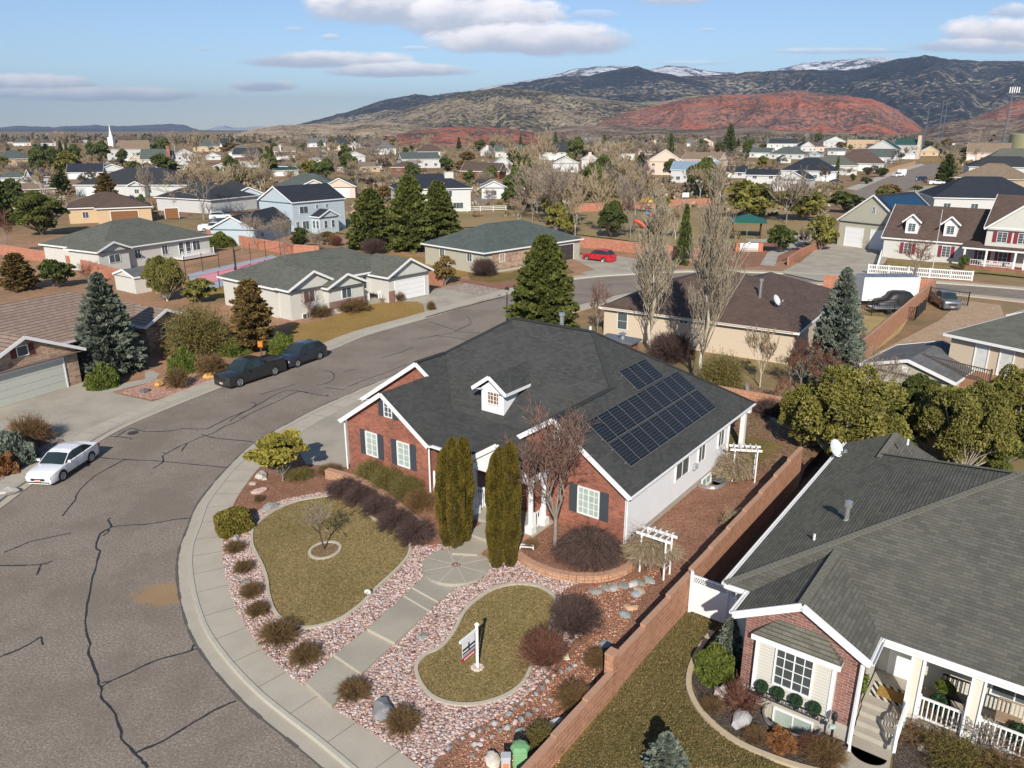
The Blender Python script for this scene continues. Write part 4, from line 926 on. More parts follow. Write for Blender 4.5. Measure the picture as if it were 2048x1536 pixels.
mb = MB(); mb.tube([P3(-3.0, 22.98, 3.68), P3(-3.25, 22.92, 3.5), P3(-3.27, 22.9, .5), P3(-3.2, 22.6, .38)], .075, 6); mb.tube([P3(-8.3, 24.6, 3.6), P3(-7.98, 24.62, 3.4), P3(-7.98, 24.62, .5)], .05, 6)
n_.part(mb, 'downspout', WHITE)
mb = MB()
for q in ([(e, f0, 3.6), (RR, f0, 3.6), (RR, 26.4, 3.6), (-3.2, 26.4, 3.6), (-7.9, 24.7, 3.6)], [(e, f0, 3.6), (-7.95, 24.6, 3.6), (-7.95, 41, 3.6), (e, 41, 3.6)]): fpoly(mb, HFR, q)
n_.part(mb, 'soffit', WHITE)
W_ = n_.W
for q in ([(-7.05, 23.05, .98), (-3.35, 23.05, .98), (-3.35, 23.05, 3.9), (gb, 23.05, 4.85), (-7.05, 23.05, 3.9)], [(-3.35, 23.05, .98), (-3.35, 24.5, .98), (-3.35, 24.5, 3.8), (-3.35, 23.05, 3.8)], [(-7.05, 24.5, .98), (-7.05, 23.05, .98), (-7.05, 23.05, 3.8), (-7.05, 24.5, 3.8)]): fpoly(W_, HFR, q)
n_.walls()
mb = MB()
for q in ([(-7.95, 24.65, .3), (-7.05, 24.65, .3), (-7.05, 24.65, 3.7), (-7.95, 24.65, 3.7)], [(-7.95, 41, .3), (-7.95, 24.65, .3), (-7.95, 24.65, 3.7), (-7.95, 41, 3.7)], [(-3.35, 24.5, 1), (-3.35, 26.5, 1), (-3.35, 26.5, 3.7), (-3.35, 24.5, 3.7)], [(-3.35, 26.5, 1), (RR, 26.5, 1), (RR, 26.5, 3.7), (-3.35, 26.5, 3.7)]): fpoly(mb, HFR, q)
n_.part(mb, 'siding_wall', SIDC, True)
n_.box('foundation', CONCW, -7.08, -3.32, 23.0, 24.6, -.8, .975); n_.box('porch_floor', CONC, -3.3, RR, 24.42, 26.5, .2, 1.1)
# bay panel, its roof and window
n_.box('bay', SIDC, -6.52, -4.02, 22.86, 23.05, 1.02, 3.3, True)
mb = MB()
for q in ([(-6.72, 22.72, 3.3), (-3.82, 22.72, 3.3), (-4.5, 23.05, 3.98), (-6.0, 23.05, 3.98)], [(-6.72, 23.05, 3.3), (-6.72, 22.72, 3.3), (-6.0, 23.05, 3.98)], [(-3.82, 22.72, 3.3), (-3.82, 23.05, 3.3), (-4.5, 23.05, 3.98)]): fpoly(mb, HFR, q)
n_.part(mb, 'bay_roof', SHING2, True)
mb = MB(); fbox(mb, HFR, -6.72, -3.82, 22.68, 22.74, 3.12, 3.3); fbox(mb, HFR, -6.72, -3.82, 22.74, 23.05, 3.2, 3.28)
for c_ in (-6.52, -4.02): fbox(mb, HFR, c_-.06, c_+.06, 22.82, 23.05, 1.0, 3.2)
n_.part(mb, 'bay_trim', WHITE)
n_.win('f', 22.86, -5.26, 1.6, 1.28, 1.48, (4, 4), None, m_glass('dim_glass', (.05, .06, .06)))
mb = MB(); rr_ = random.Random(2); cx = -5.26            # wrought scroll over the window
for k in range(9):
    t0 = -1+2*k/8; c = P3(cx+t0*.55, 22.84, 3.12+.16*(1-t0*t0)); mb.tube([c+BV*(.07*cos(j*.8))+Vector((0, 0, .07*sin(j*.8))) for j in range(7)], .008, 4)
mb.tube([P3(cx-.65+1.3*j/12, 22.84, 3.1+.24*(1-(-1+2*j/12)**2)) for j in range(13)], .01, 4)
n_.part(mb, 'scroll_ornament', BLACK)
# window box rail and basement window
mb = MB(); z0 = 1.16
for v in (22.5, 22.8): mb.beam(P3(-6.45, v, z0), P3(-4.0, v, z0), .02, .02)
mb.beam(P3(-6.45, 22.5, z0+.2), P3(-4.0, 22.5, z0+.2), .02, .02)
for k in range(20): mb.beam(P3(-6.45+2.45*k/19, 22.5, z0), P3(-6.45+2.45*k/19, 22.5, z0+.2), .014, .014, Vector((0, 1, 0))); mb.beam(P3(-6.45+2.45*k/19, 22.5, z0), P3(-6.45+2.45*k/19, 22.8, z0), .014, .014)
n_.part(mb, 'window_box', BLACK)
n_.win('f', 23.0, -5.1, -.25, 1.35, .85, (2, 1), None, PALEGLASS); well(n_, HFR, -5.1, 23.0, 'f', 1.9, .85, -.4, .5, METAL)
# porch columns and rails
for i, c_ in enumerate((-1.9, -.2, 3.0, 6.2)):
    mb = MB(); fbox(mb, HFR, c_-.15, c_+.15, 24.45, 24.75, 1.1, 3.5); o = n_.part(mb, 'column', m_plain('cream_board', (.60, .57, .48), .6, var=.03)); mb = MB()
    for (x, y) in ((-.17, 24.43), (.17, 24.43), (-.17, 24.77), (.17, 24.77)): fbox(mb, HFR, c_+x-.035, c_+x+.035, y-.035, y+.035, 1.1, 3.5)
    mb.build('corner_trim', WHITE, o)
for (a, b) in ((-1.7, -.4), (0, 2.8), (3.2, 6.0)): rail(n_, HFR, a, 24.6, b, 24.6, 1.1, .85, WHITE, .14)
rail(n_, HFR, -2.0, 24.3, -2.0, 23.0, .75, .9, WHITE, .14)
for i, z in enumerate((.93, .76, .59)): n_.box('step', CONC, -3.28, -2.05, 24.42-.32*(i+1), 24.42-.32*i, .2, z)
n_.door('f', 26.5, -2.5, 1.1, WHITE); n_.win('f', 26.5, .8, 1.7, 1.4, 1.3, (2, 1))
mb = MB(); c = onpl(HFR, 1696, 1040, 'u', 0); PLN = lambda x, y: next((q for q in [HFR] if q), None)
def on_left(x, y):                                       # pixel on the neighbour's left slope
    r = Vector(ray(x, y)); n3 = BV*(-NP)+Vector((0, 0, 1)); d_ = ne-NP*e; t = (d_-n3.dot(Vector((0, 0, CH))))/n3.dot(r); return Vector((0, 0, CH))+r*t
c = on_left(1693, 1040); mb.lathe([(.14, -.1), (.09, .05), (.08, .55), (.15, .57), (.15, .8), (.05, .85)], 10, tuple(c)); n_.part(mb, 'flue', METAL)
c = on_left(1628, 1080); mb = MB(); mb.tube([c, c+Vector((0, 0, .25))], .045, 6); n_.part(mb, 'roof_vent', WHITE)
c = on_left(1815, 890); mb = MB(); mb.tube([c, c+Vector((0, 0, .3))], .05, 6); n_.part(mb, 'roof_vent', WHITE)
def dish(name, label, p, s, az, stem=.5, group=None):
    t = thing(name, label, 'satellite dish', tuple(p), group); mb = MB(); base = Vector((0, 0, 0)); c = Vector((0, 0, stem*s)); d_ = Vector((sin(az)*.85, cos(az)*.85, .5)).normalized()
    mb.tube([base, base+Vector((0, 0, stem*s*.6)), c], .03*s, 6); mb.tube([base+Vector((.2*s, 0, -.05)), base+Vector((0, 0, stem*s*.6))], .02*s, 5)
    a = mb.build('mast', METAL, t, loc=None); a.location = (0, 0, 0); mb = MB(); Rm = d_.to_track_quat('Z', 'Y').to_matrix(); n = 16; i0 = 0
    for k in range(4):
        r = .42*s*k/3
        for j in range(n): q = Rm @ Vector((r*cos(2*pi*j/n), r*1.1*sin(2*pi*j/n), .09*s*(k/3)**2)) + c; mb.v.append(tuple(q))
    for k in range(3):
        for j in range(n): mb.f.append([k*n+j, k*n+(j+1) % n, (k+1)*n+(j+1) % n, (k+1)*n+j])
    a = mb.build('reflector', m_plain('dish_grey', (.55, .57, .58), .4), t, smooth=True); a.location = (0, 0, 0)
    mb = MB(); tip = c + Rm @ Vector((0, -.25*s, .55*s)); mb.tube([c + Rm @ Vector((0, -.4*s, .05)), tip], .02*s, 5); mb.box(tip, (.1*s, .1*s, .16*s)); a = mb.build('receiver_arm', METAL, t); a.location = (0, 0, 0); return t
dish('satellite_dish', 'grey satellite dish at the corner of the olive grey roof', on_left(1668, 915), 1.0, 2.6)
# ================================================================ plants
def leaf(name, a, b, c=None): return m_leaf(name, a, b, c)
PINE = leaf('pine_needles', (.028, .042, .008), (.145, .155, .034), (.05, .06, .012)); SPRUCE = leaf('blue_spruce_needles', (.055, .072, .05), (.20, .23, .185), (.09, .09, .05))
JUNI = leaf('juniper_foliage', (.045, .052, .012), (.245, .225, .055), (.14, .12, .02)); JUNB = leaf('bronze_juniper_foliage', (.045, .032, .010), (.22, .15, .05), (.18, .11, .03))
ARB = leaf('arborvitae_foliage', (.030, .026, .004), (.135, .102, .015), (.08, .06, .009)); EVER = leaf('evergreen_foliage', (.020, .035, .009), (.10, .12, .03), (.06, .06, .014))
YELG = leaf('yellow_pine_needles', (.10, .09, .012), (.36, .30, .06), (.15, .15, .03)); GREEN = leaf('green_shrub_leaves', (.035, .055, .010), (.14, .17, .03), (.09, .09, .02))
HEDGE = leaf('hedge_leaves', (.05, .045, .007), (.19, .155, .03), (.1, .08, .015)); RUST = leaf('rusty_leaves', (.10, .04, .015), (.27, .12, .05), (.2, .09, .03)); STRAW = leaf('straw_blades', (.22, .15, .06), (.48, .37, .18))
DKLEAF = leaf('topiary_leaves', (.012, .03, .014), (.05, .10, .045))
def twm(name, c1, c2): return mat(name, lambda t: t.mix(t.isl, c4(c1), c4(c2)), .9, 0, .15)
TWG = twm('grey_twigs', (.13, .10, .075), (.40, .33, .26)); TWR = twm('red_brown_twigs', (.085, .035, .025), (.27, .13, .085)); TWD = twm('dark_purple_twigs', (.045, .027, .026), (.15, .10, .085))
TWB = twm('brown_twigs', (.085, .05, .022), (.26, .17, .08)); TWT = twm('tan_twigs', (.20, .145, .085), (.46, .37, .25)); TWY = twm('poplar_twigs', (.20, .165, .11), (.42, .36, .27)); TWO = twm('olive_twigs', (.09, .075, .03), (.27, .22, .10))
BARK = m_plain('grey_bark', (.22, .19, .16), .95, var=.35, vs=6); BARKD = m_plain('dark_bark', (.09, .065, .05), .95, var=.35, vs=6); BARKP = m_plain('pale_bark', (.42, .38, .31), .9, var=.3, vs=4)
def quads(C, D1, D2):                                    # centres and half axes -> quads
    v = np.stack([C-D1-D2, C+D1-D2*.6, C+D1*1.1+D2, C-D1*.7+D2*.9], 1); n = len(C)
    return v.reshape(-1, 3), np.arange(n*4).reshape(n, 4)
def rdir(rg, n):
    d = rg.normal(size=(n, 3)); return d/np.linalg.norm(d, axis=1, keepdims=True)
def leafmesh(name, P, O, sz, m, rg, tint, elong=1.6, jitter=.8):
    # P positions, O outward directions; leaves scatter round the outward direction
    n = len(P); a = O + rdir(rg, n)*jitter; a /= np.linalg.norm(a, axis=1, keepdims=True)
    b = np.cross(a, rdir(rg, n)); b /= np.linalg.norm(b, axis=1, keepdims=True)+1e-9
    s = sz*(.6+.8*rg.random((n, 1))); v, f = quads(P, a*s*elong*.5, b*s*.5)
    return npmesh(name, v, f, m, np.repeat(tint, 4))
def segmesh(name, S, m, k=3):                            # S rows: p0(3) p1(3) r0 r1
    S = np.asarray(S, float); p0, p1, r0, r1 = S[:, :3], S[:, 3:6], S[:, 6:7], S[:, 7:8]; n = len(S)
    d = p1-p0; d /= np.linalg.norm(d, axis=1, keepdims=True)+1e-9; h_ = np.where(np.abs(d[:, 2:3]) < .9, [[0, 0, 1.]], [[1., 0, 0]])
    a = np.cross(d, h_); a /= np.linalg.norm(a, axis=1, keepdims=True)+1e-9; b = np.cross(d, a); V = []
    for P_, r in ((p0, r0), (p1, r1)):
        for j in range(k): t = 2*pi*j/k; V.append(P_ + (a*cos(t)+b*sin(t))*r)
    V = np.stack(V, 1).reshape(-1, 3); f = []; base = (np.arange(n)*2*k)[:, None]
    for j in range(k): f.append(base+np.array([[j, (j+1) % k, k+(j+1) % k, k+j]]))
    return npmesh(name, V, np.stack(f, 1).reshape(-1, 4), m)
PROTO = {}
def cone_tree(key, m, bark, n, h, r, seed, base=.06, shape=1.0, lumps=26, drop=-.25, leafsz=.22, top=.0, gap=.25, limbs=False, twm_=None, jit=.8, elong=1.7):
    # crown of branches: each branch carries leaf tufts
    rg = np.random.default_rng(seed); S = []; P = []; O = []; T = []
    nb = lumps*9; tz = np.sort(rg.random(nb))**.85
    for i in range(nb):
        z = base*h + (1-base)*h*tz[i]*.97; q = (1-tz[i])
        prof = (q**shape)*(1-top)+top*(q > .02) if shape <= 1.2 else (math.sin(pi*min(1, (q*.93+.07))**.75)*.95)
        L = r*prof*(1-gap*rg.random()); a = rg.random()*2*pi
        if tz[i] < .12: L *= .75+.3*tz[i]/.12
        d = np.array([cos(a), sin(a), drop + .55*tz[i] + .15*rg.normal()]); d /= np.linalg.norm(d)
        p0 = np.array([0, 0, z]); p1 = p0 + d*L; S.append((*p0, *p1, .012*h*q+.006, .004))
        k = max(3, int(n/nb*(.35+1.3*L/r))); t = rg.beta(2.2, 1.1, k)[:, None]; side = rg.normal(size=(k, 3))*[1, 1, .55]*L*.17*(1.15-t)
        pp = p0 + d*L*t + side; P.append(pp); O.append(np.tile(d+[0, 0, .35], (k, 1))); T.append(np.full(k, rg.random()*.9) + rg.random(k)*.2)
    P, O, T = map(np.concatenate, (P, O, T)); lm = leafmesh(key+'_crown', P, O, leafsz, m, rg, np.clip(T, 0, 1), elong, jit)
    S = [(0, 0, -.1, 0, 0, h*.55, .022*h+.03, .012*h), (0, 0, h*.55, 0, 0, h*.97, .012*h, .004)] + S
    PROTO[key] = (('trunk', segmesh(key+'_trunk', S, bark, 5)), ('crown', lm)); return key
def clump_tree(key, m, bark, n, h, r, seed, clumps=26, crown0=.25, leafsz=.2, cr_=.34, flat=1.0, trunk=.04, bushy=False, jit=1.1, spread=1.0):
    rg = np.random.default_rng(seed); P = []; O = []; T = []; S = []; hc = h*(1-crown0)
    for i in range(clumps):
        d = rdir(rg, 1)[0]; d[2] = d[2]*.95+(.15 if crown0 > .13 else -.08); q = rg.random()**.45
        c = np.array([0, 0, h*crown0 + hc*.5]) + d*q*np.array([r*.78*spread, r*.78*spread, hc*.40]); c[2] = min(max(c[2], h*crown0*.8+.05), h*.93)
        R = r*cr_*(.65+.6*rg.random()); k = int(n/clumps); dd = rdir(rg, k); dd[:, 2] = np.abs(dd[:, 2])*1.0 - .25; rr = (.45+.6*rg.random((k, 1))**.5)
        P.append(c + dd*rr*R*[1, 1, flat]); O.append(dd); T.append(np.full(k, rg.random()*.9)+rg.random(k)*.25)
        s0 = np.array([0, 0, h*crown0*.55*(.4+rg.random())]); mid = s0*.5+c*.5+rdir(rg, 1)[0]*r*.08
        S.append((*s0, *mid, trunk*h*.35, trunk*h*.2)); S.append((*mid, *(c+d*R*.3), trunk*h*.2, .008))
    P, O, T = map(np.concatenate, (P, O, T)); lm = leafmesh(key+'_crown', P, O, leafsz, m, rg, np.clip(T, 0, 1), 1.5, jit)
    if not bushy: S.append((0, 0, -.1, 0, 0, h*crown0*.8, trunk*h, trunk*h*.7))
    PROTO[key] = (('trunk', segmesh(key+'_trunk', S, bark, 5)), ('crown', lm)); return key
def bare_tree(key, m, bark, h, seed, spread=.5, depth=5, trunk=.025, nsub=3, up=.25, ratio=.72, rmin=.006, first=.22, fine=3, kids0=5, wob=.12, leader=False):
    rg = np.random.default_rng(seed); big = []; small = []
    def grow(p, d, L, r, k):
        nseg = 3; q = p.copy(); dd = d.copy(); pts = [q.copy()]
        for i in range(nseg):
            dd = dd + rg.normal(size=3)*wob + np.array([0, 0, up*.25]); dd /= np.linalg.norm(dd); q2 = q + dd*L/nseg
            r0 = max(rmin, r*(1-.25*i)); r1 = max(rmin, r*(1-.25*(i+1))); (big if r0 > .028*h/8 else small).append((*q, *q2, r0, r1)); q = q2; pts.append(q.copy())
        if k <= 0: return
        nk = nsub if k > 1 else fine
        for j in range(nk):
            t = (.35+.65*(j+1)/nk) if k < depth else 1.0; i = min(nseg, max(1, int(round(t*nseg)))); a = rdir(rg, 1)[0]; a -= dd*a.dot(dd); a /= np.linalg.norm(a)+1e-9
            nd = dd*(1-spread*.5)+a*spread*(.7+.6*rg.random())+np.array([0, 0, up]); nd /= np.linalg.norm(nd); grow(pts[i], nd, L*ratio*(.75+.5*rg.random()), r*.58, k-1)
    if leader:                                           # columnar tree: one leader, ascending branches all the way up
        S = []; n = 62
        for i in range(14): z0, z1 = h*.93*i/14, h*.93*(i+1)/14; big.append((wob*sin(i*1.1)*.8, wob*cos(i), z0, wob*sin((i+1)*1.1)*.8, wob*cos(i+1), z1, trunk*h*(1-.93*i/14), trunk*h*(1-.93*(i+1)/14)))
        for i in range(n):
            t = .10+.82*rg.random()**.9; a = rg.random()*2*pi; e = spread*(1.0-.35*t); d = np.array([cos(a)*e, sin(a)*e, 1.0]); d /= np.linalg.norm(d)
            grow(np.array([0, 0, h*t]), d, h*.17*(1.25-t)*(.7+.6*rg.random()), trunk*h*.32*(1.1-t), depth-2)
    else:
        big.append((0, 0, -.1, 0, 0, h*first, trunk*h*1.15, trunk*h*.85))
        for j in range(kids0):
            a = 2*pi*(j+rg.random()*.6)/kids0; e = spread*(.6+.7*rg.random()); d = np.array([cos(a)*e, sin(a)*e, 1.0]); d /= np.linalg.norm(d)
            grow(np.array([0, 0, h*first*(.8+.2*rg.random())]), d, h*.26*(.8+.4*rg.random()), trunk*h*.6, depth-1)
    PROTO[key] = (('trunk', segmesh(key+'_trunk', big, bark, 6)), ('crown', segmesh(key+'_twigs', small or big[-2:], m, 3))); return key
def twig_shrub(key, m, h, r, n, seed, up=.5, droop=0.0, sub=4, rad=.008, leafm=None, nleaf=0, lsz=.05, curl=.2):
    rg = np.random.default_rng(seed); S = []; tips = []
    for i in range(n):
        a = rg.random()*2*pi; e = rg.random()**.6; d = np.array([cos(a)*e*r, sin(a)*e*r, h*(up+(1-up)*rg.random())*(1-.35*e*e)]); p = np.array([cos(a), sin(a), 0])*r*.12*rg.random(); L = np.linalg.norm(d)
        q = p; kk = 4; dd = d/L
        for k in range(kk):
            dd = dd + rg.normal(size=3)*curl + [0, 0, (.25 if k == 0 else -droop*k)]; dd /= np.linalg.norm(dd); q2 = q + dd*L/kk; q2[2] = max(q2[2], .02)
            S.append((*q, *q2, rad*(1.3-.25*k), rad*(1.05-.25*k)))
            if k:
                for j in range(sub):
                    s = dd + rdir(rg, 1)[0]*.75 + [0, 0, .1-droop]; s /= np.linalg.norm(s); q3 = q + (q2-q)*rg.random() ; q4 = q3+s*L*.22*(.5+rg.random()); q4[2] = max(q4[2], .02); S.append((*q3, *q4, rad*.6, rad*.35)); tips.append(q4)
            q = q2
    parts = [('branches', segmesh(key+'_branches', S, m, 3))]
    if leafm:
        tips = np.array(tips); idx = rg.integers(0, len(tips), nleaf); P = tips[idx]+rg.normal(size=(nleaf, 3))*.04; O = rdir(rg, nleaf); parts.append(('foliage', leafmesh(key+'_foliage', P, O, lsz, leafm, rg, rg.random(nleaf))))
    PROTO[key] = tuple(parts); return key
def blob_shrub(key, m, h, r, n, seed, box_=.0, lsz=.06, lump=.18, bark=None, elong=1.6, jit=.8, power=2.2):
    rg = np.random.default_rng(seed); d = rdir(rg, n); d[:, 2] = np.abs(d[:, 2]); off = rg.random(3)*9
    w_ = np.array([1+lump*2*noise.noise(Vector(x)*2.2+Vector(off)) for x in d]); q = np.power(np.abs(d), power)
    rr = 1/np.power(q.sum(1), 1/power) if box_ else np.ones(n); P = d*(rr*w_*(.82+.18*rg.random(n)))[:, None]*[r, r, h*.98]; P[:, 2] = np.maximum(P[:, 2], .03)
    t = np.array([.5+1.2*noise.noise(Vector(x)*3.5+Vector(off)) for x in d]); lm = leafmesh(key+'_foliage', P, d, lsz, m, rg, np.clip(t+rg.random(n)*.3, 0, 1), elong, jit)
    mb = MB(); mb.blob((0, 0, h*.34), (r*.6, r*.6, h*.38), seed, .1, 10, 7); me = bpy.data.meshes.new(key+'_core'); me.from_pydata(mb.v, [], mb.f); me.materials.append(bark or m); PROTO[key] = (('branches', me), ('foliage', lm)); return key
def column_shrub(key, m, h, r, n, seed, lsz=.075, cols=3):
    # several fused columns, as a clipped conifer clump
    rg = np.random.default_rng(seed); P = []; D = []; T = []; mb = MB()
    cen = [(r*.55*cos(2*pi*i/cols+seed), r*.55*sin(2*pi*i/cols+seed)*.8, h*(.88+.12*rg.random())) for i in range(cols)]
    for ci, (cx, cy, hh) in enumerate(cen):
        k = n//cols; z = rg.random(k)**.9; a = rg.random(k)*2*pi; R = r*.56*np.power(np.sin(np.pi*np.clip(z*.80+.13, 0, 1)**1.1), .45)*np.where(z > .93, np.sqrt(np.clip((1-z)/.07, 0, 1)), 1)
        off = Vector((ci*7+seed, 0, 0)); lump = np.array([1+.30*noise.noise(Vector((cos(x)*1.4, sin(x)*1.4, zz*7))+off) for x, zz in zip(a, z)]); R = R*lump*(.9+.12*rg.random(k)); 
        P.append(np.stack([cx+R*np.cos(a), cy+R*np.sin(a), z*hh+.03], 1)); D.append(np.stack([np.cos(a), np.sin(a), np.full(k, .9)], 1)); T.append(np.array([.5+1.1*noise.noise(Vector((cos(x)*2, sin(x)*2, zz*9))+off) for x, zz in zip(a, z)])+rg.random(k)*.25)
        mb.lathe([(r*.3, 0), (r*.42, hh*.2), (r*.46, hh*.5), (r*.36, hh*.8), (r*.08, hh*.97)], 10, (cx, cy, 0))
    P, D, T = map(np.concatenate, (P, D, T)); me = bpy.data.meshes.new(key+'_core'); me.from_pydata(mb.v, [], mb.f); me.materials.append(ARBC)
    PROTO[key] = (('branches', me), ('foliage', leafmesh(key+'_foliage', P, D, lsz, m, rg, np.clip(T, 0, 1), 1.7, .7)))
    return key
ARBC = m_plain('inner_branches', (.05, .04, .015), .95)
USED = {}
def plant(key, name, label, cat, P, s=1.0, sz=None, rz=None, group=None, tilt=None):
    P = Vector(P); t = thing(name, label, cat, (0, 0, 0), group); t.location = P; t.rotation_euler[2] = random.random()*6.28 if rz is None else rz
    if tilt: t.rotation_euler[0], t.rotation_euler[1] = tilt
    t.scale = (s, s, sz or s)
    for nm, me in PROTO[key]: o = bpy.data.objects.new(nm, me); COL.objects.link(o); o.parent = t
    return t
def P2(x, y, on=True): return ag(x, y) if on else at(x, y, .12)

# ---- front garden of the brick house
column_shrub('arb1', ARB, 1, .25, 46000, 3, .014, 4); column_shrub('arb2', ARB, 1, .25, 46000, 8, .014, 3)
p = ag(912, 1086); H_ = zat(p, 878)-p.z; plant('arb1', 'arborvitae', 'left of the two tall clipped columnar evergreen clumps beside the front walk', 'evergreen', p, H_*.58, H_, .4)
p = ag(1005, 1126); H_ = zat(p, 890)-p.z; plant('arb2', 'arborvitae', 'right of the two tall clipped columnar evergreen clumps, nearer the round landing', 'evergreen', p, H_*.54, H_, 2.1)
blob_shrub('hedgebox', HEDGE, 1, 1, 9000, 5, 1, .09, .06, ARBC, 1.4, 1.0, 5)
p = ag(470, 1058); plant('hedgebox', 'clipped_shrub', 'clipped boxy olive green shrub at the sidewalk edge', 'shrub', p, .85, .95, .6)
bare_tree('lawn_tree', TWG, BARKD, 1, 21, .62, 5, .014, 3, .12, .7, .0022, .42, 3, 5, .14)
p = ag(649, 1100); t = plant('lawn_tree', 'young_tree', 'small bare tree leaning over the larger lawn in a concrete ring', 'tree', p, 2.9, 2.9, 1.0, tilt=(0.10, -.27))
bare_tree('vase', twm('grey_red_twigs', (.10, .055, .045), (.27, .17, .13)), BARK, 1, 4, .56, 6, .017, 3, .24, .74, .0015, .27, 4, 5, .09)
p = ag(1110, 1102); t = plant('vase', 'flowering_plum', 'vase shaped bare tree with reddish twigs before the right brick gable', 'tree', p, 6.6, 7.0, .3)
clump_tree('ypine', YELG, BARK, 12000, 1, .62, 12, 30, .22, .05, .27, .4, .022, False, 1.0, 1.25)
p = ag(566, 962); plant('ypine', 'open_pine', 'open branched yellow green pine between the driveway and the sidewalk', 'tree', p, 2.75, 2.9, .5)
twig_shrub('dome', TWD, 1, .9, 420, 3, .55, .22, 5, .009); twig_shrub('dome2', TWD, 1, .9, 420, 13, .55, .22, 5, .009); twig_shrub('weep', TWD, 1, .9, 600, 5, .75, .45, 5, .007)
for i, (x, y, r_, hh) in enumerate([(690, 985, 1.0, .8), (722, 1000, .9, .8), (760, 1022, 1.0, .85), (795, 1050, .95, .85), (830, 1075, .95, .9)]):
    plant(('dome', 'dome2')[i % 2], 'barberry', ['dark purple twiggy shrub at the top left corner of the larger lawn', 'dark twiggy shrub second along the upper lawn edge', 'dark twiggy shrub in the middle of the row on the upper lawn edge', 'dark twiggy shrub fourth along the upper lawn edge', 'dark twiggy shrub nearest the columnar evergreens'][i], 'shrub', ag(x, y), r_*1.15, hh*1.1, None, 'dark shrubs along the upper lawn edge')
p = ag(1178, 1118); plant('weep', 'weeping_shrub', 'dark weeping twiggy shrub over the curved block planter', 'shrub', p + Vector((0, 0, .3)), 1.9, 1.75)
twig_shrub('rust_shrub', TWB, 1, .85, 420, 7, .5, .1, 5, .008, RUST, 1500, .024); twig_shrub('olive_shrub', TWO, 1, .85, 420, 17, .5, .12, 5, .008, HEDGE, 9000, .022)
for i, (x, y, r_) in enumerate([(745, 958, 1.1), (775, 975, 1.1), (812, 990, 1.05), (838, 1015, .9)]):
    plant('olive_shrub' if i < 3 else 'rust_shrub', 'foundation_shrub', ['olive shrub against the brick gable nearest the driveway', 'olive shrub under the left shuttered window', 'olive shrub under the right shuttered window', 'rusty shrub at the downspout beside the porch'][i], 'shrub', ag(x, y), r_, r_*1.05, None, 'shrubs along the brick wall')
twig_shrub('kerb_shrub', TWB, 1, 1.0, 420, 9, .45, .05, 5, .013); twig_shrub('kerb_shrub2', TWB, 1, 1.0, 420, 19, .45, .05, 5, .013)
for i, (x, y, r_, lb) in enumerate([(470, 1102, .5, 'small brown twiggy shrub just below the clipped boxy shrub'), (488, 1142, .48, 'small brown twiggy shrub second below the clipped shrub'), (503, 1190, .52, 'small brown twiggy shrub third below the clipped shrub, by a grey boulder'), (515, 1228, .5, 'small brown twiggy shrub at the left bulge of the larger lawn'),
        (560, 1280, .80, 'broad brown shrub at the bottom corner of the larger lawn'), (612, 1320, .62, 'brown shrub left of the lowest walk slab'), (708, 1392, .6, 'brown shrub right of the lowest walk slab'), (805, 1455, .62, 'brown shrub beside the big grey boulder')]):
    plant(('kerb_shrub', 'kerb_shrub2')[i % 2], 'low_shrub', lb, 'shrub', ag(x, y), r_, r_*.95, None, 'low shrubs in the cobble bed along the sidewalk')
twig_shrub('round_bush', TWD, 1, .95, 700, 23, .5, .02, 5, .008); twig_shrub('round_bush_r', TWR, 1, .95, 700, 24, .6, .0, 5, .008)
p = ag(1150, 1262); plant('round_bush', 'round_shrub', 'large round grey brown bare shrub right of the kidney shaped lawn', 'shrub', p, 1.08, 1.35)
p = ag(1088, 1330); plant('round_bush_r', 'round_shrub', 'round reddish bare shrub on the right edge of the kidney shaped lawn', 'shrub', p, .95, 1.25)
for i, (x, y, r_, lb) in enumerate([(1150, 1408, .75, 'twiggy brown shrub against the wall above the utility boxes'), (1085, 1490, .7, 'olive brown shrub left of the wall near the green utility box'), (1195, 1330, .6, 'low brown shrub tucked at the wall corner')]):
    plant(('rust_shrub', 'olive_shrub', 'rust_shrub')[i], 'wall_shrub', lb, 'shrub', ag(x, y), r_, r_)
plant('olive_shrub', 'low_shrub', 'low brown green shrub at the foot of the yellow pine', 'shrub', ag(600, 955), .9, .6); plant('kerb_shrub', 'low_shrub', 'low tan shrub at the driveway corner', 'shrub', ag(660, 945), .7, .45); plant('kerb_shrub2', 'low_shrub', 'small dark shrub beside the pink boulder', 'shrub', ag(518, 1002), .3, .35)
plant('kerb_shrub', 'low_shrub', 'tiny dry shrub behind the white frame in the planter', 'shrub', ag(1062, 1105)+Vector((0, 0, .3)), .38, .3)
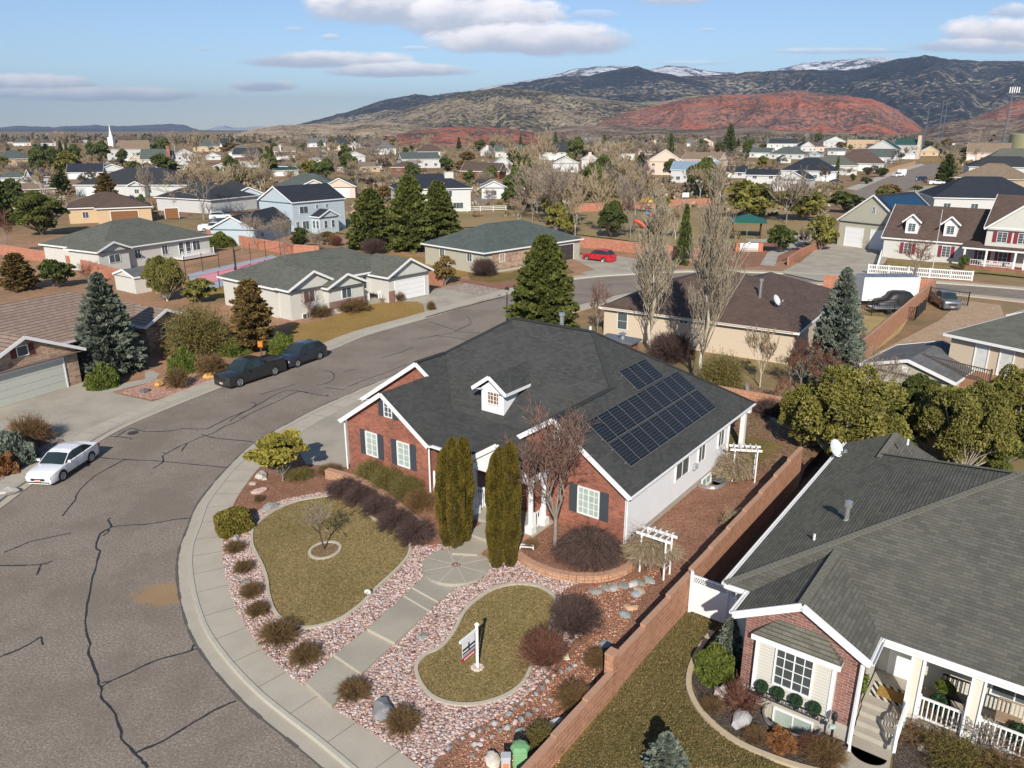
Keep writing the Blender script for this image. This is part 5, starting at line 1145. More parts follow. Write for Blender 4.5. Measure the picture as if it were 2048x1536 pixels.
# vines over the two arbours
twig_shrub('vine', TWT, 1, 1.1, 420, 31, .75, .35, 5, .008, None, 0, 0, .5)
for (a, b_, lab, n) in ((L1, 0, 'dry grass blades over the larger lawn', 26000), (L2, 0, 'dry grass blades over the kidney shaped lawn', 15000), ([at(*q, .3) for q in ((1120, 1536), (1250, 1370), (1350, 1215), (1440, 1250), (1380, 1350), (1400, 1420), (1560, 1536))], 0, 'green and tan grass blades over the lawn right of the low wall', 26000)):
    rg = np.random.default_rng(n); X = [p.x for p in a]; Y = [p.y for p in a]; P_ = [(x, y, hgt(x, y)+.045) for x, y in zip(rg.uniform(min(X), max(X), n*2), rg.uniform(min(Y), max(Y), n*2)) if inpoly(x, y, a)][:n]; k = len(P_); m = m_leaf('dry_blades', (.085, .07, .024), (.31, .235, .105)) if n != 26000 or a is L1 else m_leaf('mixed_blades', (.03, .034, .008), (.24, .185, .08))
    tag(link('grass_blades', leafmesh('grass_blades', np.array(P_), np.tile([0, 0, 1.], (k, 1)), .032, m, rg, rg.random(k), 1.3, 1.2)), lab, None, None, 'stuff')
# ---- neighbour's garden
cone_tree('young_spruce', SPRUCE, BARK, 5200, 1, .42, 5, .03, .85, 22, -.1, .035, 0, .3, jit=.6, elong=2.2)
p = ag(1330, 1545); plant('young_spruce', 'young_spruce', 'small pale blue spruce standing on the lawn at the bottom edge', 'tree', p, 2.3, 1.55)
cone_tree('dense_spruce', SPRUCE, BARK, 11000, 1, .42, 6, .02, .75, 28, .1, .04, 0, .15, jit=.7, elong=1.8)
p = ag(1455, 1325); plant('dense_spruce', 'dwarf_spruce', 'dense blue grey conifer at the corner of the neighbouring brick gable', 'shrub', p, 1.7, 2.0)
blob_shrub('mound', GREEN, 1, 1, 9000, 15, 0, .07, .2, ARBC)
p = ag(1432, 1345); plant('mound', 'spreading_shrub', 'bright green spreading shrub below the dense blue grey conifer', 'shrub', p, .8, .95)
twig_shrub('dogwood', TWR, 1, .9, 90, 27, .6, 0, 4, .012); p = ag(1482, 1415); plant('dogwood', 'bare_shrub', 'fan of bare reddish stems at the brick corner of the neighbouring house', 'shrub', p, 1.0, 1.0)
blob_shrub('rusty', RUST, 1, 1, 5000, 35, 0, .09, .25, ARBC); p = ag(1562, 1488); plant('rusty', 'orange_shrub', 'low orange leafed shrub below the window well', 'shrub', p, .5, .4)
plant('kerb_shrub', 'low_shrub', 'tan grassy shrub left of the orange leafed shrub', 'shrub', ag(1512, 1478), .45, .35); plant('kerb_shrub2', 'low_shrub', 'brown shrub in the mulch under the tan edging', 'shrub', ag(1425, 1415), .45, .3)
p = ag(1650, 1520); plant('rust_shrub', 'bare_shrub', 'rust brown shrub beside the path at the bottom of the photo', 'shrub', p, .75, .7); plant('round_bush_r', 'bare_shrub', 'dark reddish shrub between window well and downspout', 'shrub', ag(1620, 1500), .45, .45)
for i, (x, y, r_, lb) in enumerate([(1850, 1470, 1.35, 'big rust coloured twiggy shrub under the first porch rail'), (1925, 1535, 1.3, 'golden brown twiggy shrub under the second porch column'), (2020, 1560, 1.4, 'tangled golden shrub at the bottom right corner')]):
    plant(('rust_shrub', 'olive_shrub', 'rust_shrub')[i], 'porch_shrub', lb, 'shrub', ag(x, y), r_, r_*.8)
bare_tree('sapling', TWG, BARK, 1, 41, .7, 4, .012, 3, .15, .72, .004, .3, 4, 4, .15); p = ag(1950, 1530); plant('sapling', 'bare_sapling', 'thin bare sapling in front of the second porch column', 'tree', p, 2.4, 2.3)
# ---- the trees around the lots:  kind prototypes at unit height
cone_tree('pine_big', PINE, BARKD, 34000, 1, .40, 51, .05, .66, 60, -.05, .021, .06, .3, jit=.9, elong=2.0); cone_tree('spruce_big', SPRUCE, BARKD, 36000, 1, .38, 52, .03, .8, 60, -.16, .019, .03, .3, jit=.6, elong=2.4)
cone_tree('jun_cone', JUNB, BARKD, 36000, 1, .36, 53, .05, .55, 34, .1, .020, .1, .4, jit=.9)
clump_tree('juniper_a', JUNI, BARKP, 62000, 1, .52, 54, 130, .05, .013, .17, 1.7, .03); clump_tree('juniper_b', JUNI, BARKP, 62000, 1, .55, 55, 110, .08, .013, .18, 1.7, .03)
clump_tree('ever_a', EVER, BARKD, 40000, 1, .46, 56, 80, .08, .017, .21, 1.3, .03); clump_tree('ever_b', PINE, BARKD, 40000, 1, .45, 57, 70, .08, .018, .22, 1.3, .03)
bare_tree('poplar_a', TWY, BARKP, 1, 61, .36, 5, .010, 3, .34, .66, .0009, .1, 6, 3, .015, True); bare_tree('poplar_b', TWY, BARKP, 1, 62, .34, 5, .010, 3, .34, .66, .0009, .1, 6, 3, .015, True)
bare_tree('bare_a', TWG, BARK, 1, 63, .55, 6, .016, 3, .16, .74, .0020, .22, 5, 3, .1); bare_tree('bare_b', TWT, BARK, 1, 64, .6, 6, .016, 3, .14, .74, .0020, .2, 6, 3, .1); bare_tree('bare_r', TWR, BARK, 1, 65, .55, 5, .016, 3, .18, .74, .0022, .2, 5, 4, .12)
cone_tree('far_spruce', EVER, BARKD, 2600, 1, .30, 66, .05, .8, 18, -.1, .05, .04, .3); clump_tree('far_juniper', JUNI, BARK, 4200, 1, .52, 67, 40, .06, .05, .26, .9, .03); clump_tree('far_ever', EVER, BARKD, 4200, 1, .5, 68, 40, .05, .05, .26, .9, .03)
clump_tree('far_gold', JUNB, BARK, 4200, 1, .5, 69, 40, .06, .05, .26, .9, .03); bare_tree('far_bare', TWG, BARK, 1, 70, .55, 6, .014, 3, .2, .74, .0035, .2, 4, 3, .1); bare_tree('far_tan', TWT, BARKP, 1, 71, .45, 6, .014, 3, .24, .74, .0035, .2, 4, 3, .1); bare_tree('far_red', TWR, BARKD, 1, 72, .6, 5, .016, 3, .12, .72, .007, .2, 6, 3, .12)
# (proto, x, y base, y top, width px, name, label, half width of proto)
HW = dict(pine_big=.40, spruce_big=.38, jun_cone=.36, juniper_a=.52, juniper_b=.55, ever_a=.46, ever_b=.45, poplar_a=.17, poplar_b=.17, bare_a=.42, bare_b=.45, bare_r=.45, far_spruce=.3, far_juniper=.52, far_ever=.5, far_gold=.5, far_bare=.4, far_tan=.33, far_red=.5, kerb_shrub=1, kerb_shrub2=1, olive_shrub=.85, rust_shrub=.85, mound=1, round_bush=.95, round_bush_r=.95, dome=.9, hedgebox=1, rusty=1)
def tree(key, x, yb, yt, wpx, name, label, cat='tree', group=None, z=.12):
    p = at(x, yb, z); H_ = max(.3, zat(p, yt)-z); dep = pxof(p)[2]; w_ = wpx*dep/F/2/HW[key]; return plant(key, name, label, cat, p, w_, H_, None, group)
for a in [('pine_big', 1087, 668, 468, 172, 'pine_tree', 'big dark green pine behind the brick house beside the street'), ('spruce_big', 225, 742, 543, 160, 'blue_spruce', 'large blue spruce in front of the tile roofed house'),
          ('jun_cone', 508, 700, 558, 118, 'juniper_tree', 'bronze green upright juniper behind the parked pickup'), ('olive_shrub', 400, 706, 612, 120, 'tall_shrub', 'tall olive green arching shrub left of the bronze juniper'),
          ('spruce_big', 1665, 765, 533, 140, 'blue_spruce', 'tall blue spruce right of the brown roofed stucco house'), ('poplar_a', 1300, 700, 385, 150, 'poplar_tree', 'left of the two tall bare poplars behind the solar roof'), ('poplar_b', 1402, 772, 365, 160, 'poplar_tree', 'right of the two tall bare poplars behind the solar roof'),
          ('juniper_a', 1690, 940, 715, 250, 'juniper_tree', 'broad yellow green juniper over the end of the block wall'), ('juniper_b', 1612, 912, 752, 140, 'juniper_tree', 'loose yellow green juniper at the left end of the juniper band'), ('bare_a', 1735, 850, 700, 110, 'bare_tree', 'bare grey tree rising behind the broad yellow green juniper'), ('bare_r', 1640, 800, 690, 100, 'bare_thicket', 'dense reddish thicket at the foot of the tall blue spruce'), ('bare_b', 1580, 770, 690, 70, 'bare_thicket', 'tan bare thicket against the brown roofed stucco house'), ('round_bush', 1545, 850, 800, 90, 'back_shrub', 'twiggy shrub behind the curved grey garden kerb'), ('juniper_a', 1870, 915, 765, 140, 'juniper_tree', 'yellow green juniper in front of the shed corner'), ('ever_b', 1980, 950, 850, 130, 'evergreen_tree', 'dark juniper just above the olive grey ridge at the right'), ('ever_a', 1825, 880, 742, 120, 'evergreen_tree', 'dark green evergreen in front of the tan shed'), ('juniper_b', 1925, 950, 755, 190, 'juniper_tree', 'yellow green juniper behind the olive grey roof ridge'), ('juniper_a', 2015, 925, 725, 200, 'juniper_tree', 'yellow green juniper at the right edge below the deck'), ('ever_b', 1775, 935, 840, 110, 'evergreen_tree', 'dark evergreen squeezed between the broad juniper and the olive roof'),
          ('juniper_b', 335, 602, 505, 95, 'juniper_tree', 'yellow green juniper with pale trunk by the sports court'), ('far_juniper', 400, 605, 552, 70, 'juniper_shrub', 'rounded olive juniper right of the pale trunked juniper'), ('ever_b', 85, 470, 377, 118, 'pine_tree', 'big round olive pine left of the tan garage house'), ('far_spruce', 8, 450, 348, 60, 'spruce_tree', 'dark spruce cut by the left edge of the photo'), ('bare_r', 15, 510, 410, 70, 'bare_tree', 'bare brownish tree at the left edge under the dark spruce'),
          ('jun_cone', 40, 580, 505, 90, 'juniper_tree', 'bronze juniper behind the tile roof at far left'), ('far_ever', 118, 575, 508, 70, 'evergreen_shrub', 'dark green shrub behind the tile roof ridge'), ('bare_r', 178, 570, 520, 60, 'bare_tree', 'small red twigged tree between tile roof and white shed'),
          ('pine_big', 745, 498, 376, 125, 'pine_tree', 'left pine of the three big dark pines behind the ranch house'), ('pine_big', 822, 500, 348, 125, 'pine_tree', 'tallest middle pine of the three big dark pines behind the ranch house'), ('pine_big', 878, 482, 360, 105, 'pine_tree', 'right pine of the three big dark pines behind the ranch house'),
          ('ever_a', 1222, 475, 396, 66, 'juniper_tree', 'round green juniper with forked trunk in the park'), ('bare_b', 408, 438, 290, 118, 'bare_tree', 'big rounded bare tan tree beside the white walled house'), ('far_spruce', 122, 385, 330, 48, 'spruce_tree', 'blue green spruce before the white two storey house'), ('jun_cone', 215, 400, 345, 58, 'juniper_tree', 'bronze evergreen before the long charcoal roof'),
          ('far_ever', 283, 428, 382, 24, 'conifer', 'narrow green conifer left of the white walled house'), ('far_bare', 297, 418, 330, 26, 'bare_tree', 'slim pale bare tree before the charcoal roof'), ('far_red', 170, 382, 334, 52, 'bare_tree', 'reddish bare tree by the navy solar roof'),
          ('bare_a', 510, 500, 425, 60, 'bare_tree', 'bare tree behind the red wall near the basketball hoop'), ('bare_a', 568, 515, 425, 64, 'bare_tree', 'bare tree left of the grey two storey house porch'), ('ever_a', 602, 498, 452, 46, 'evergreen_shrub', 'dark green shrub below the blue grey two storey house'), ('far_bare', 632, 505, 462, 34, 'bare_shrub', 'bare shrub beside the bay of the blue grey house'), ('far_gold', 655, 490, 460, 40, 'golden_shrub', 'olive golden shrub behind the ranch roof'), ('round_bush_r', 672, 492, 472, 26, 'red_shrub', 'dark red shrub behind the ranch roof'),
          ('round_bush', 748, 508, 478, 48, 'mounded_shrub', 'tan mounded weeping shrub behind the ranch roof'), ('mound', 442, 492, 468, 56, 'yellow_shrub', 'yellow green shrub against the red wall left of the basketball hoop'), ('far_gold', 890, 570, 505, 50, 'juniper_tree', 'olive juniper at the corner of the green roofed house'), ('round_bush', 968, 552, 518, 50, 'grey_shrub', 'grey twiggy shrub under the windows of the green roofed house'),
          ('bare_r', 1195, 665, 555, 70, 'bare_tree', 'red twigged bare tree right of the big dark pine'), ('olive_shrub', 1438, 790, 708, 90, 'tall_shrub', 'broad bare olive shrub beside the right poplar trunk'), ('far_tan', 1520, 770, 650, 66, 'columnar_shrub', 'upright straw coloured shrub against the stucco wall'), ('bare_r', 1600, 780, 665, 90, 'bare_thicket', 'grey red thicket before the blue spruce'), ('bare_r', 1560, 815, 745, 60, 'bare_thicket', 'low thicket behind the back yard kerb'), ('round_bush', 1340, 722, 668, 90, 'tan_shrub', 'tan twiggy shrub between the two poplars'),
          ('bare_a', 1700, 735, 640, 70, 'bare_shrub', 'bare leaning shrub along the block wall right of the spruce'), ('bare_r', 1830, 555, 470, 100, 'bare_tree', 'bare spreading tree before the white colonial house'), ('round_bush_r', 1745, 495, 463, 44, 'red_shrub', 'dark red round shrub beside the colonial house'), ('far_ever', 1560, 505, 440, 62, 'juniper_tree', 'round juniper right of the green gazebo'), ('far_ever', 1925, 540, 505, 22, 'evergreen_shrub', 'small evergreen before the colonial porch'),
          ('far_spruce', 1366, 530, 408, 40, 'spruce_tree', 'narrow dark evergreen between the two poplars in the park'), ('far_juniper', 1500, 440, 350, 110, 'juniper_tree', 'large olive juniper left of the gazebo roof'), ('far_juniper', 1600, 440, 365, 100, 'juniper_tree', 'large olive juniper right behind the gazebo'), ('far_bare', 1572, 448, 345, 70, 'bare_tree', 'pale bare tree standing before the olive junipers'), ('far_ever', 1690, 425, 375, 72, 'juniper_tree', 'dark olive juniper left of the tan detached garage'), ('far_gold', 1775, 400, 365, 50, 'juniper_tree', 'yellow olive juniper behind the tan detached garage'), ('far_spruce', 1890, 368, 308, 50, 'spruce_tree', 'dark blue spruce beside the far street'),
          ('far_juniper', 1640, 500, 420, 66, 'juniper_tree', 'olive shrub row left of the red driveway wall'), ('far_red', 1605, 505, 450, 40, 'bare_shrub', 'dark bare shrub at the head of the park path'), ('mound', 205, 772, 735, 62, 'green_shrub', 'low green shrub right of the pale garage door'), ('mound', 366, 742, 703, 58, 'green_shrub', 'bright green shrub between spruce and pink gravel'), ('kerb_shrub', 355, 775, 738, 46, 'brown_shrub', 'round brown shrub on the pink gravel bed'), ('mound', 470, 706, 680, 60, 'green_shrub', 'green feathery shrub below the bronze juniper'), ('mound', 565, 706, 672, 56, 'green_shrub', 'green mounded shrub behind the parked dark crossover'), ('kerb_shrub2', 425, 748, 712, 60, 'brown_shrub', 'pinkish grey twiggy shrub in front of the parked pickup'),
          ('rust_shrub', 62, 885, 832, 78, 'brown_shrub', 'rusty twiggy shrub behind the white sedan'), ('rusty', 12, 945, 910, 46, 'brown_shrub', 'rusty shrub at the left edge beside the sidewalk'), ('kerb_shrub', 640, 632, 612, 50, 'tan_shrub', 'tan grass clump under the ranch house wing'), ('kerb_shrub2', 705, 622, 598, 70, 'tan_shrub', 'tan grass clumps before the ranch porch'), ('kerb_shrub', 795, 602, 583, 30, 'tan_shrub', 'small tan grass clump at the ranch garage corner'), ('kerb_shrub2', 862, 620, 603, 18, 'red_shrub', 'small reddish shrub beside the ranch driveway'), ('bare_r', 620, 640, 575, 46, 'bare_tree', 'small bare tree against the ranch house wing'), ('kerb_shrub', 765, 600, 585, 50, 'tan_shrub', 'low tan shrub below the ranch porch rail')]: tree(*a)
PROTO['bluejun'] = None; blob_shrub('bluejun', SPRUCE, 1, 1, 7000, 75, 0, .1, .3, ARBC); HW['bluejun'] = 1
tree('bluejun', 25, 925, 872, 84, 'blue_juniper', 'blue grey spreading juniper at the left edge beside the sedan', 'shrub')
# ================================================================ houses of the middle distance
WT = {}
def sh(name, c): return m_shingle(name, c, tuple(x*1.5 for x in c), .5, .2, 0, .3)
ROOFS = dict(green=sh('green_grey_shingles', (.065, .078, .070)), char=sh('charcoal_roof', (.030, .033, .036)), brown=sh('brown_roof', (.075, .052, .042)), navy=sh('blue_black_roof', (.02, .024, .032)), olive=sh('olive_roof', (.085, .088, .072)), grey=sh('grey_roof', (.10, .10, .10)),
             tan=sh('tan_roof', (.17, .125, .085)), tile=m_tile('tan_tile', (.27, .195, .15)), metal=m_plain('blue_metal_roof', (.20, .27, .34), .4), dgreen=sh('forest_roof', (.02, .055, .045)), red=sh('rust_roof', (.13, .06, .04)))
WALLS = dict(white=m_siding('white_boards', (.50, .50, .485)), cream=m_siding('cream_boards', (.54, .53, .48)), tan=m_plain('tan_stucco', (.50, .36, .22), .9), stucco=m_plain('beige_stucco', (.50, .415, .315), .9, var=.06), blue=m_siding('blue_grey_boards', (.42, .49, .53)), grey=m_siding('pale_grey_boards', (.55, .56, .54)), sage=m_siding('sage_boards', (.40, .38, .30)),
             stone=m_brick('ledge_stone', (.48, .34, .23), (.20, .13, .10), (.14, .10, .08), .5, .2), log=m_plain('log_wall', (.17, .065, .03), .8), pink=m_plain('pink_stucco', (.6, .45, .36), .9), brick=BRICK)
def place_h(name, label, A, B, z, wall, roof, **k):
    f, w_ = fr_px(A, B, z); return House(name, label, f, WALLS[wall], ROOFS[roof], base=(w_/2, 3), **k), w_
def winrow(hh, side, p, cs, z, w_, ht, **k):
    for c in cs: hh.win(side, p, c, z, w_, ht, **k)
# tile roofed stone garage house on the left
f = Fr((0, 0, 0), (1, 0, 0), (0, 1, 0)); a, b = at(-40, 828, .13), at(164, 765, .13); U_ = (b-a).normalized(); V_ = Vector((-U_.y, U_.x, 0)); f = Fr((b.x, b.y, 0), U_, V_)
t = House('tile_roof_house', 'low house with ribbed tan tile roof, stone gable and wide pale garage door', f, WALLS['stone'], ROOFS['tile'], base=(-3, 5))
t.block(-8.2, 0, 0, 9, 3.0, ridge='v', hip=(0, 0), pitch=.45, over=.5); t.block(-20, 12.5, 3.2, 15, 3.0, ridge='u', hip=(1, 1), pitch=.42, over=.5); t.block(8.0, 12.2, 1.6, 8, 2.9, ridge='v', hip=(0, 0), pitch=.45, over=.4)
t.walls(); t.garage('f', 0, -4.1, .13, 5.6, 2.35, m_plain('pale_green_door', (.47, .47, .41), .6)); t.win('f', 0, -4.2, 3.45, .9, .8, (1, 1), m_plain('red_brown_shutter', (.13, .03, .02), .6)); t.win('f', 3.2, 1.8, .9, 1.4, 1.6, (2, 1)); t.door('f', 3.2, 6.8, .3, BARKD); t.win('f', 1.6, 10.1, .8, 1.4, 1.5, (2, 1))
# pale ranch with two front gables
h, w_ = place_h('ranch_house', 'cream sided ranch house with green grey roof, two small gables and a white garage door', (577, 580), (850, 532), 3.5, 'cream', 'olive')
h.block(0, w_-1.2, 2.5, 13, 3.5, pitch=.42, hip=(1, 1)); h.block(.3, 6.2, 0.3, 8, 3.5, ridge='v', hip=(0, 1), pitch=.5); h.block(4.6, 9.4, -.6, 6, 3.2, ridge='v', hip=(0, 1), pitch=.45); h.block(w_-6.8, w_-.4, -1.0, 8, 3.3, ridge='v', hip=(0, 1), pitch=.5); h.walls()
h.garage('f', -1.0, w_-3.5, .2, 4.6, 2.3); h.win('f', .3, 2.7, 1.7, 1.5, 1.3, (2, 1)); h.win('f', -.6, 7.0, 1.6, 1.4, 1.2, (2, 1)); h.win('f', 2.5, 11.2, 1.6, 1.3, 1.3, (2, 3), SHUT); h.win('f', -.62, 7.2, .02, 1.3, .6, (2, 1)); h.win('f', .28, 2.2, .02, 1.2, .6, (2, 1)); h.box('brick_band', BRICK2, 4.55, 9.45, -.66, -.6, .7, 1.5, True); h.box('brick_band', BRICK2, w_-6.85, w_-5.9, -1.06, -1.0, -.1, 1.5, True)
rail(h, h.F, 9.6, .2, 10.8, .2, .6, .8); rail(h, h.F, 12.2, .2, w_-7, .2, .6, .8); h.box('porch_floor', CONC, 9.4, w_-6.8, .1, 2.5, -.2, .6)
# green roofed house right of it
h, w_ = place_h('green_roof_house', 'low house with wide green grey hip roof and dark stone front behind the big pine', (968, 504), (1160, 476), 3.3, 'sage', 'green')
h.block(0, w_, 0, 13, 3.3, pitch=.42); h.walls(); h.box('stone_front', WALLS['stone'], 1.5, w_-7.5, -.12, 0, .6, 3.2, True); h.win('f', -.1, 3.4, 1.5, 1.1, 1.3); h.win('l', 0, 3, 1.6, 1.1, 1.2); h.garage('f', 0, w_-4, .2, 4.8, 2.4, m_plain('dark_garage', (.05, .042, .038), .6)); h.win('l', 0, 9, 1.6, 1.1, 1.2)
# beige house with deck and french doors
h, w_ = place_h('deck_ranch_house', 'beige sided house with green grey roof, french doors and white deck behind the court', (204, 500), (417, 470), 3.2, 'cream', 'olive')
h.block(0, w_, 0, 14, 3.2, pitch=.42, hip=(1, 1)); h.block(-1.2, 3.5, -.8, 6, 3.2, ridge='v', hip=(0, 1), pitch=.42); h.walls()
winrow(h, 'f', 0, (5.5, 10.2), 1.2, 1.1, 1.4); h.win('f', -.8, 1.2, 1.3, 1.8, 1.2); h.win('f', 0, w_-2.6, 1.0, 1.5, 1.6); 
for c in (13.2, 14.5): h.win('f', 0, c, .8, 1.0, 1.9, (1, 2))
rail(h, h.F, 11.5, -2.2, w_-1.2, -2.2, .6, .9, WHITE, .2, 'deck_rail'); h.box('deck', m_plain('white_deck', (.55, .53, .5), .7), 11.4, w_-1.1, -2.3, 0, .35, .6); h.win('l', 0, 3.2, 1.4, .8, .8); h.win('f', .02, 7.8, .0, .9, .5)
# tan garage house with brown roof
h, w_ = place_h('tan_garage_house', 'tan stucco house with brown roof and wide brown garage door', (135, 418), (290, 412), 3.2, 'tan', 'brown')
h.block(0, w_, 1, 14, 3.3, pitch=.4, hip=(1, 1)); h.block(5.5, 16.2, -2, 6, 3.3, ridge='v', hip=(1, 1), pitch=.38); h.walls(); BG = m_plain('brown_garage', (.20, .09, .035), .6); h.garage('f', -2, 10.8, .1, 5.4, 2.4, BG); h.garage('f', 1, 20.5, .1, 2.8, 2.3, BG); h.win('f', 1, 3.2, 1.0, 1.2, 1.4)
# blue grey two storey house
h, w_ = place_h('two_storey_house', 'blue grey two storey house with black roof and a small gabled bay', (584, 407), (688, 398), 6.0, 'blue', 'navy')
h.block(0, w_, 0, 10.5, 6.2, z0=-.3, ridge='u', hip=(0, 0), pitch=.5, over=.3); h.block(4.2, 8.8, -2.6, .5, 3.3, ridge='v', hip=(0, 0), pitch=.5, over=.3); h.walls(); h.win('f', 0, 2.6, 3.9, 2.1, 1.4); h.win('f', 0, 5.8, 4.6, .7, .8); h.win('f', 0, 8.2, 4.6, .7, .8); winrow(h, 'f', -2.6, (5.6, 7.4), 1.0, .9, 1.5, grid=(1, 2)); winrow(h, 'l', 4.2, (-1.9, -.8), 1.0, .8, 1.5, grid=(1, 2)); h.win('f', 0, 2.8, .8, 1.6, 1.7); h.win('f', 0, .9, .8, .8, 1.7)
h, w_ = place_h('grey_garage', 'blue grey gabled garage with dark roof left of the two storey house', (508, 458), (587, 436), 3.0, 'blue', 'navy', cat='garage'); h.block(0, w_, 0, 8, 3.0, ridge='u', hip=(0, 0), pitch=.5, over=.3); h.walls(); h.win('f', 0, 3, 1.2, 1.2, .9)
# beige house with single garage behind it
h, w_ = place_h('green_gable_house', 'beige house with green grey roof, stepped gables and a white garage door', (600, 373), (717, 372), 3.3, 'pink', 'green')
h.block(-8, w_-6, 1, 16, 3.3, pitch=.42); h.block(w_-10.2, w_-1, -1, 9, 3.3, ridge='v', hip=(0, 1), pitch=.5, over=.4); h.block(0, 8.5, -.5, 7, 3.3, ridge='v', hip=(0, 1), pitch=.45); h.walls(); h.garage('f', -1, w_-5.3, .1, 5.0, 2.6); h.win('f', -.5, 4.5, 1.2, 1.6, 1.2)
# white house with navy roof and chimney
h, w_ = place_h('chimney_house', 'pale grey two storey house with blue black hip roof and white chimney', (795, 378), (941, 375), 5.8, 'grey', 'navy')
h.block(0, w_, 0, 12, 5.8, pitch=.5); h.block(w_-9, w_-5.5, -1.6, .3, 3.0, ridge='u', hip=(1, 1), pitch=.4, over=.3); h.walls(); h.chimney(w_-4.5, 4.5, 5, 9.3, 2.2, 1.2, WALLS['cream']); h.win('f', 0, w_-5.5, 3.8, 1.7, 1.4); h.win('f', 0, w_-3.2, .8, 2.6, 1.5, grid=(3, 1)); h.win('f', -1.6, w_-7.4, .9, 1.7, 1.5)
# stucco house with brown roof behind the poplars
h, w_ = place_h('brown_roof_house', 'beige stucco house with large brown hip roof, metal flue and roof dish', (1209, 612), (1590, 662), 3.0, 'stucco', 'brown')
h.block(0, w_, 0, 15.5, 3.0, pitch=.40, hip=(1, 1)); h.block(w_-12, w_-.05, 3, 19.5, 3.0, pitch=.4, ridge='v', hip=(1, 1)); h.walls(); h.win('f', 0, 2.0, .9, 1.1, 1.7, (1, 2)); h.win('f', 0, 8.2, 2.3, .9, .4, (2, 1)); h.win('l', 0, 4, 1, 1, 1.3)
mb = MB(); q = onpl(h.F, 1515, 640, 'v', 4); c = h.F.P(q[0], 4, 4.6); mb.tube([c, c+Vector((0, 0, 1.7))], .13, 8); mb.tube([c+Vector((0, 0, 1.6)), c+Vector((0, 0, 1.85))], .2, 8); h.part(mb, 'flue', METAL)
q = onpl(h.F, 1549, 632, 'v', 3); dish('satellite_dish', 'grey satellite dish on the brown hip roof', h.F.P(q[0], 3, 4.3), 1.1, 2.4)
mb = MB(); mb.tube([h.F.P(0, -.5, 2.95), h.F.P(w_, -.5, 2.95)], .07, 6); h.part(mb, 'gutter', WALLS['stucco'])
# stucco house on the right with deck and french doors
a, b = at(1905, 668, 4.9), at(2060, 700, 4.9); U_ = (b-a).normalized(); f = Fr((a.x, a.y, 0), U_, Vector((-U_.y, U_.x, 0)))
h = House('raised_deck_house', 'beige stucco house with grey green roof and brown railed deck at the right edge', f, WALLS['stucco'], ROOFS['olive'], base=(5, 4))
h.block(0, 16, 0, 15, 5.0, z0=0, pitch=.5, hip=(1, 1)); h.block(-1.0, 10, 12, 26, 4.6, z0=0, pitch=.4, ridge='v', hip=(0, 1)); h.walls()
for c in (2.3, 4.0): h.win('f', 0, c, 2.6, 1.0, 2.0, (1, 1), None, m_glass('pale_door_glass', (.5, .5, .48), .3))
h.win('f', 0, 9.5, 3.3, 1.6, 1.2, label='window above the deck'); h.win('f', 0, 6.5, .6, 1.5, 1.0); DECK = m_plain('brown_deck', (.30, .16, .09), .8, var=.15)
h.box('deck', DECK, -.6, 12, -2.4, 0, 2.25, 2.55); h.box('deck_skirt', DECK, -.6, 12, -2.42, -2.38, 1.5, 2.25); rail(h, h.F, -.6, -2.35, 4.2, -2.35, 2.55, .95, BARKD, .15, 'deck_rail'); rail(h, h.F, 5.4, -2.35, 12, -2.35, 2.55, .95, BARKD, .15, 'deck_rail')
mb = MB()
for k in range(9): fbox(mb, h.F, 5.2-k*.3-.3, 5.2-k*.3, -3.6, -2.5, 2.4-k*.24, 2.46-k*.24)
mb.beam(h.F.P(5.3, -3.6, 2.3), h.F.P(2.4, -3.6, .1), .08, .25); mb.beam(h.F.P(5.3, -2.5, 2.3), h.F.P(2.4, -2.5, .1), .08, .25); mb.beam(h.F.P(5.3, -3.6, 3.3), h.F.P(2.4, -3.6, 1.1), .05, .06)
for k in range(12): p = h.F.P(5.3-.25*k, -3.6, 2.3-.19*k); mb.beam(p, p+Vector((0, 0, 1)), .03, .03, Vector((0, 1, 0)))
h.part(mb, 'stair', BARKD); q = onpl(h.F, 1995, 545, 'v', 14); dish('satellite_dish', 'white satellite dish on the stucco house roof at right', h.F.P(1.5, 12.6, 5.1), 1.1, -2.4)
# tan shed
h, w_ = place_h('garden_shed', 'tan sided shed with grey gabled roof behind the junipers', (1728, 729), (1906, 765), 2.5, 'sage', 'grey', cat='shed'); h.block(0, w_, 0, 7.0, 2.5, z0=0, ridge='v', hip=(0, 0), pitch=.3, over=.25); h.walls(); h.box('gable_vent', WHITE, w_*.47-.2, w_*.47+.2, -.05, 0, 2.55, 2.95)
h, w_ = place_h('garden_shed', 'small white garden shed with grey roof by the red wall', (228, 548), (268, 556), 2.1, 'cream', 'grey', cat='shed'); h.block(0, w_, 0, 3, 2.1, z0=0, ridge='v', hip=(0, 0), pitch=.3, over=.15); h.walls()
# colonial house with red shutters
RSH = m_plain('burgundy_shutter', (.20, .03, .045), .6)
h, w_ = place_h('colonial_house', 'white two storey house with brown roof, burgundy shutters, dormers and white porch', (1766, 473), (2060, 496), 3.4, 'cream', 'brown')
h.block(0, 14, 1, 12, 3.4, z0=0, pitch=.8, hip=(0, 0), over=.4); h.block(14, w_+4, 0, 13, 6.0, z0=0, ridge='u', pitch=.62, hip=(0, 0), over=.4); h.block(14.2, 24.5, -1.2, 6, 6.0, z0=3.4, ridge='v', pitch=.8, hip=(0, 1), over=.35); h.walls()
mb = MB(); fpoly(mb, h.F, [(11.6, -2.3, 3.1), (w_+4, -2.3, 3.1), (w_+4, 0, 3.75), (11.6, 0, 3.75)]); h.part(mb, 'porch_roof', ROOFS['brown'], True); h.box('porch_beam', WHITE, 11.6, w_+4, -2.3, -2.15, 2.85, 3.08); h.box('porch_floor', BRICK, 11.8, w_+4, -2.2, 0, 0, .55, True)
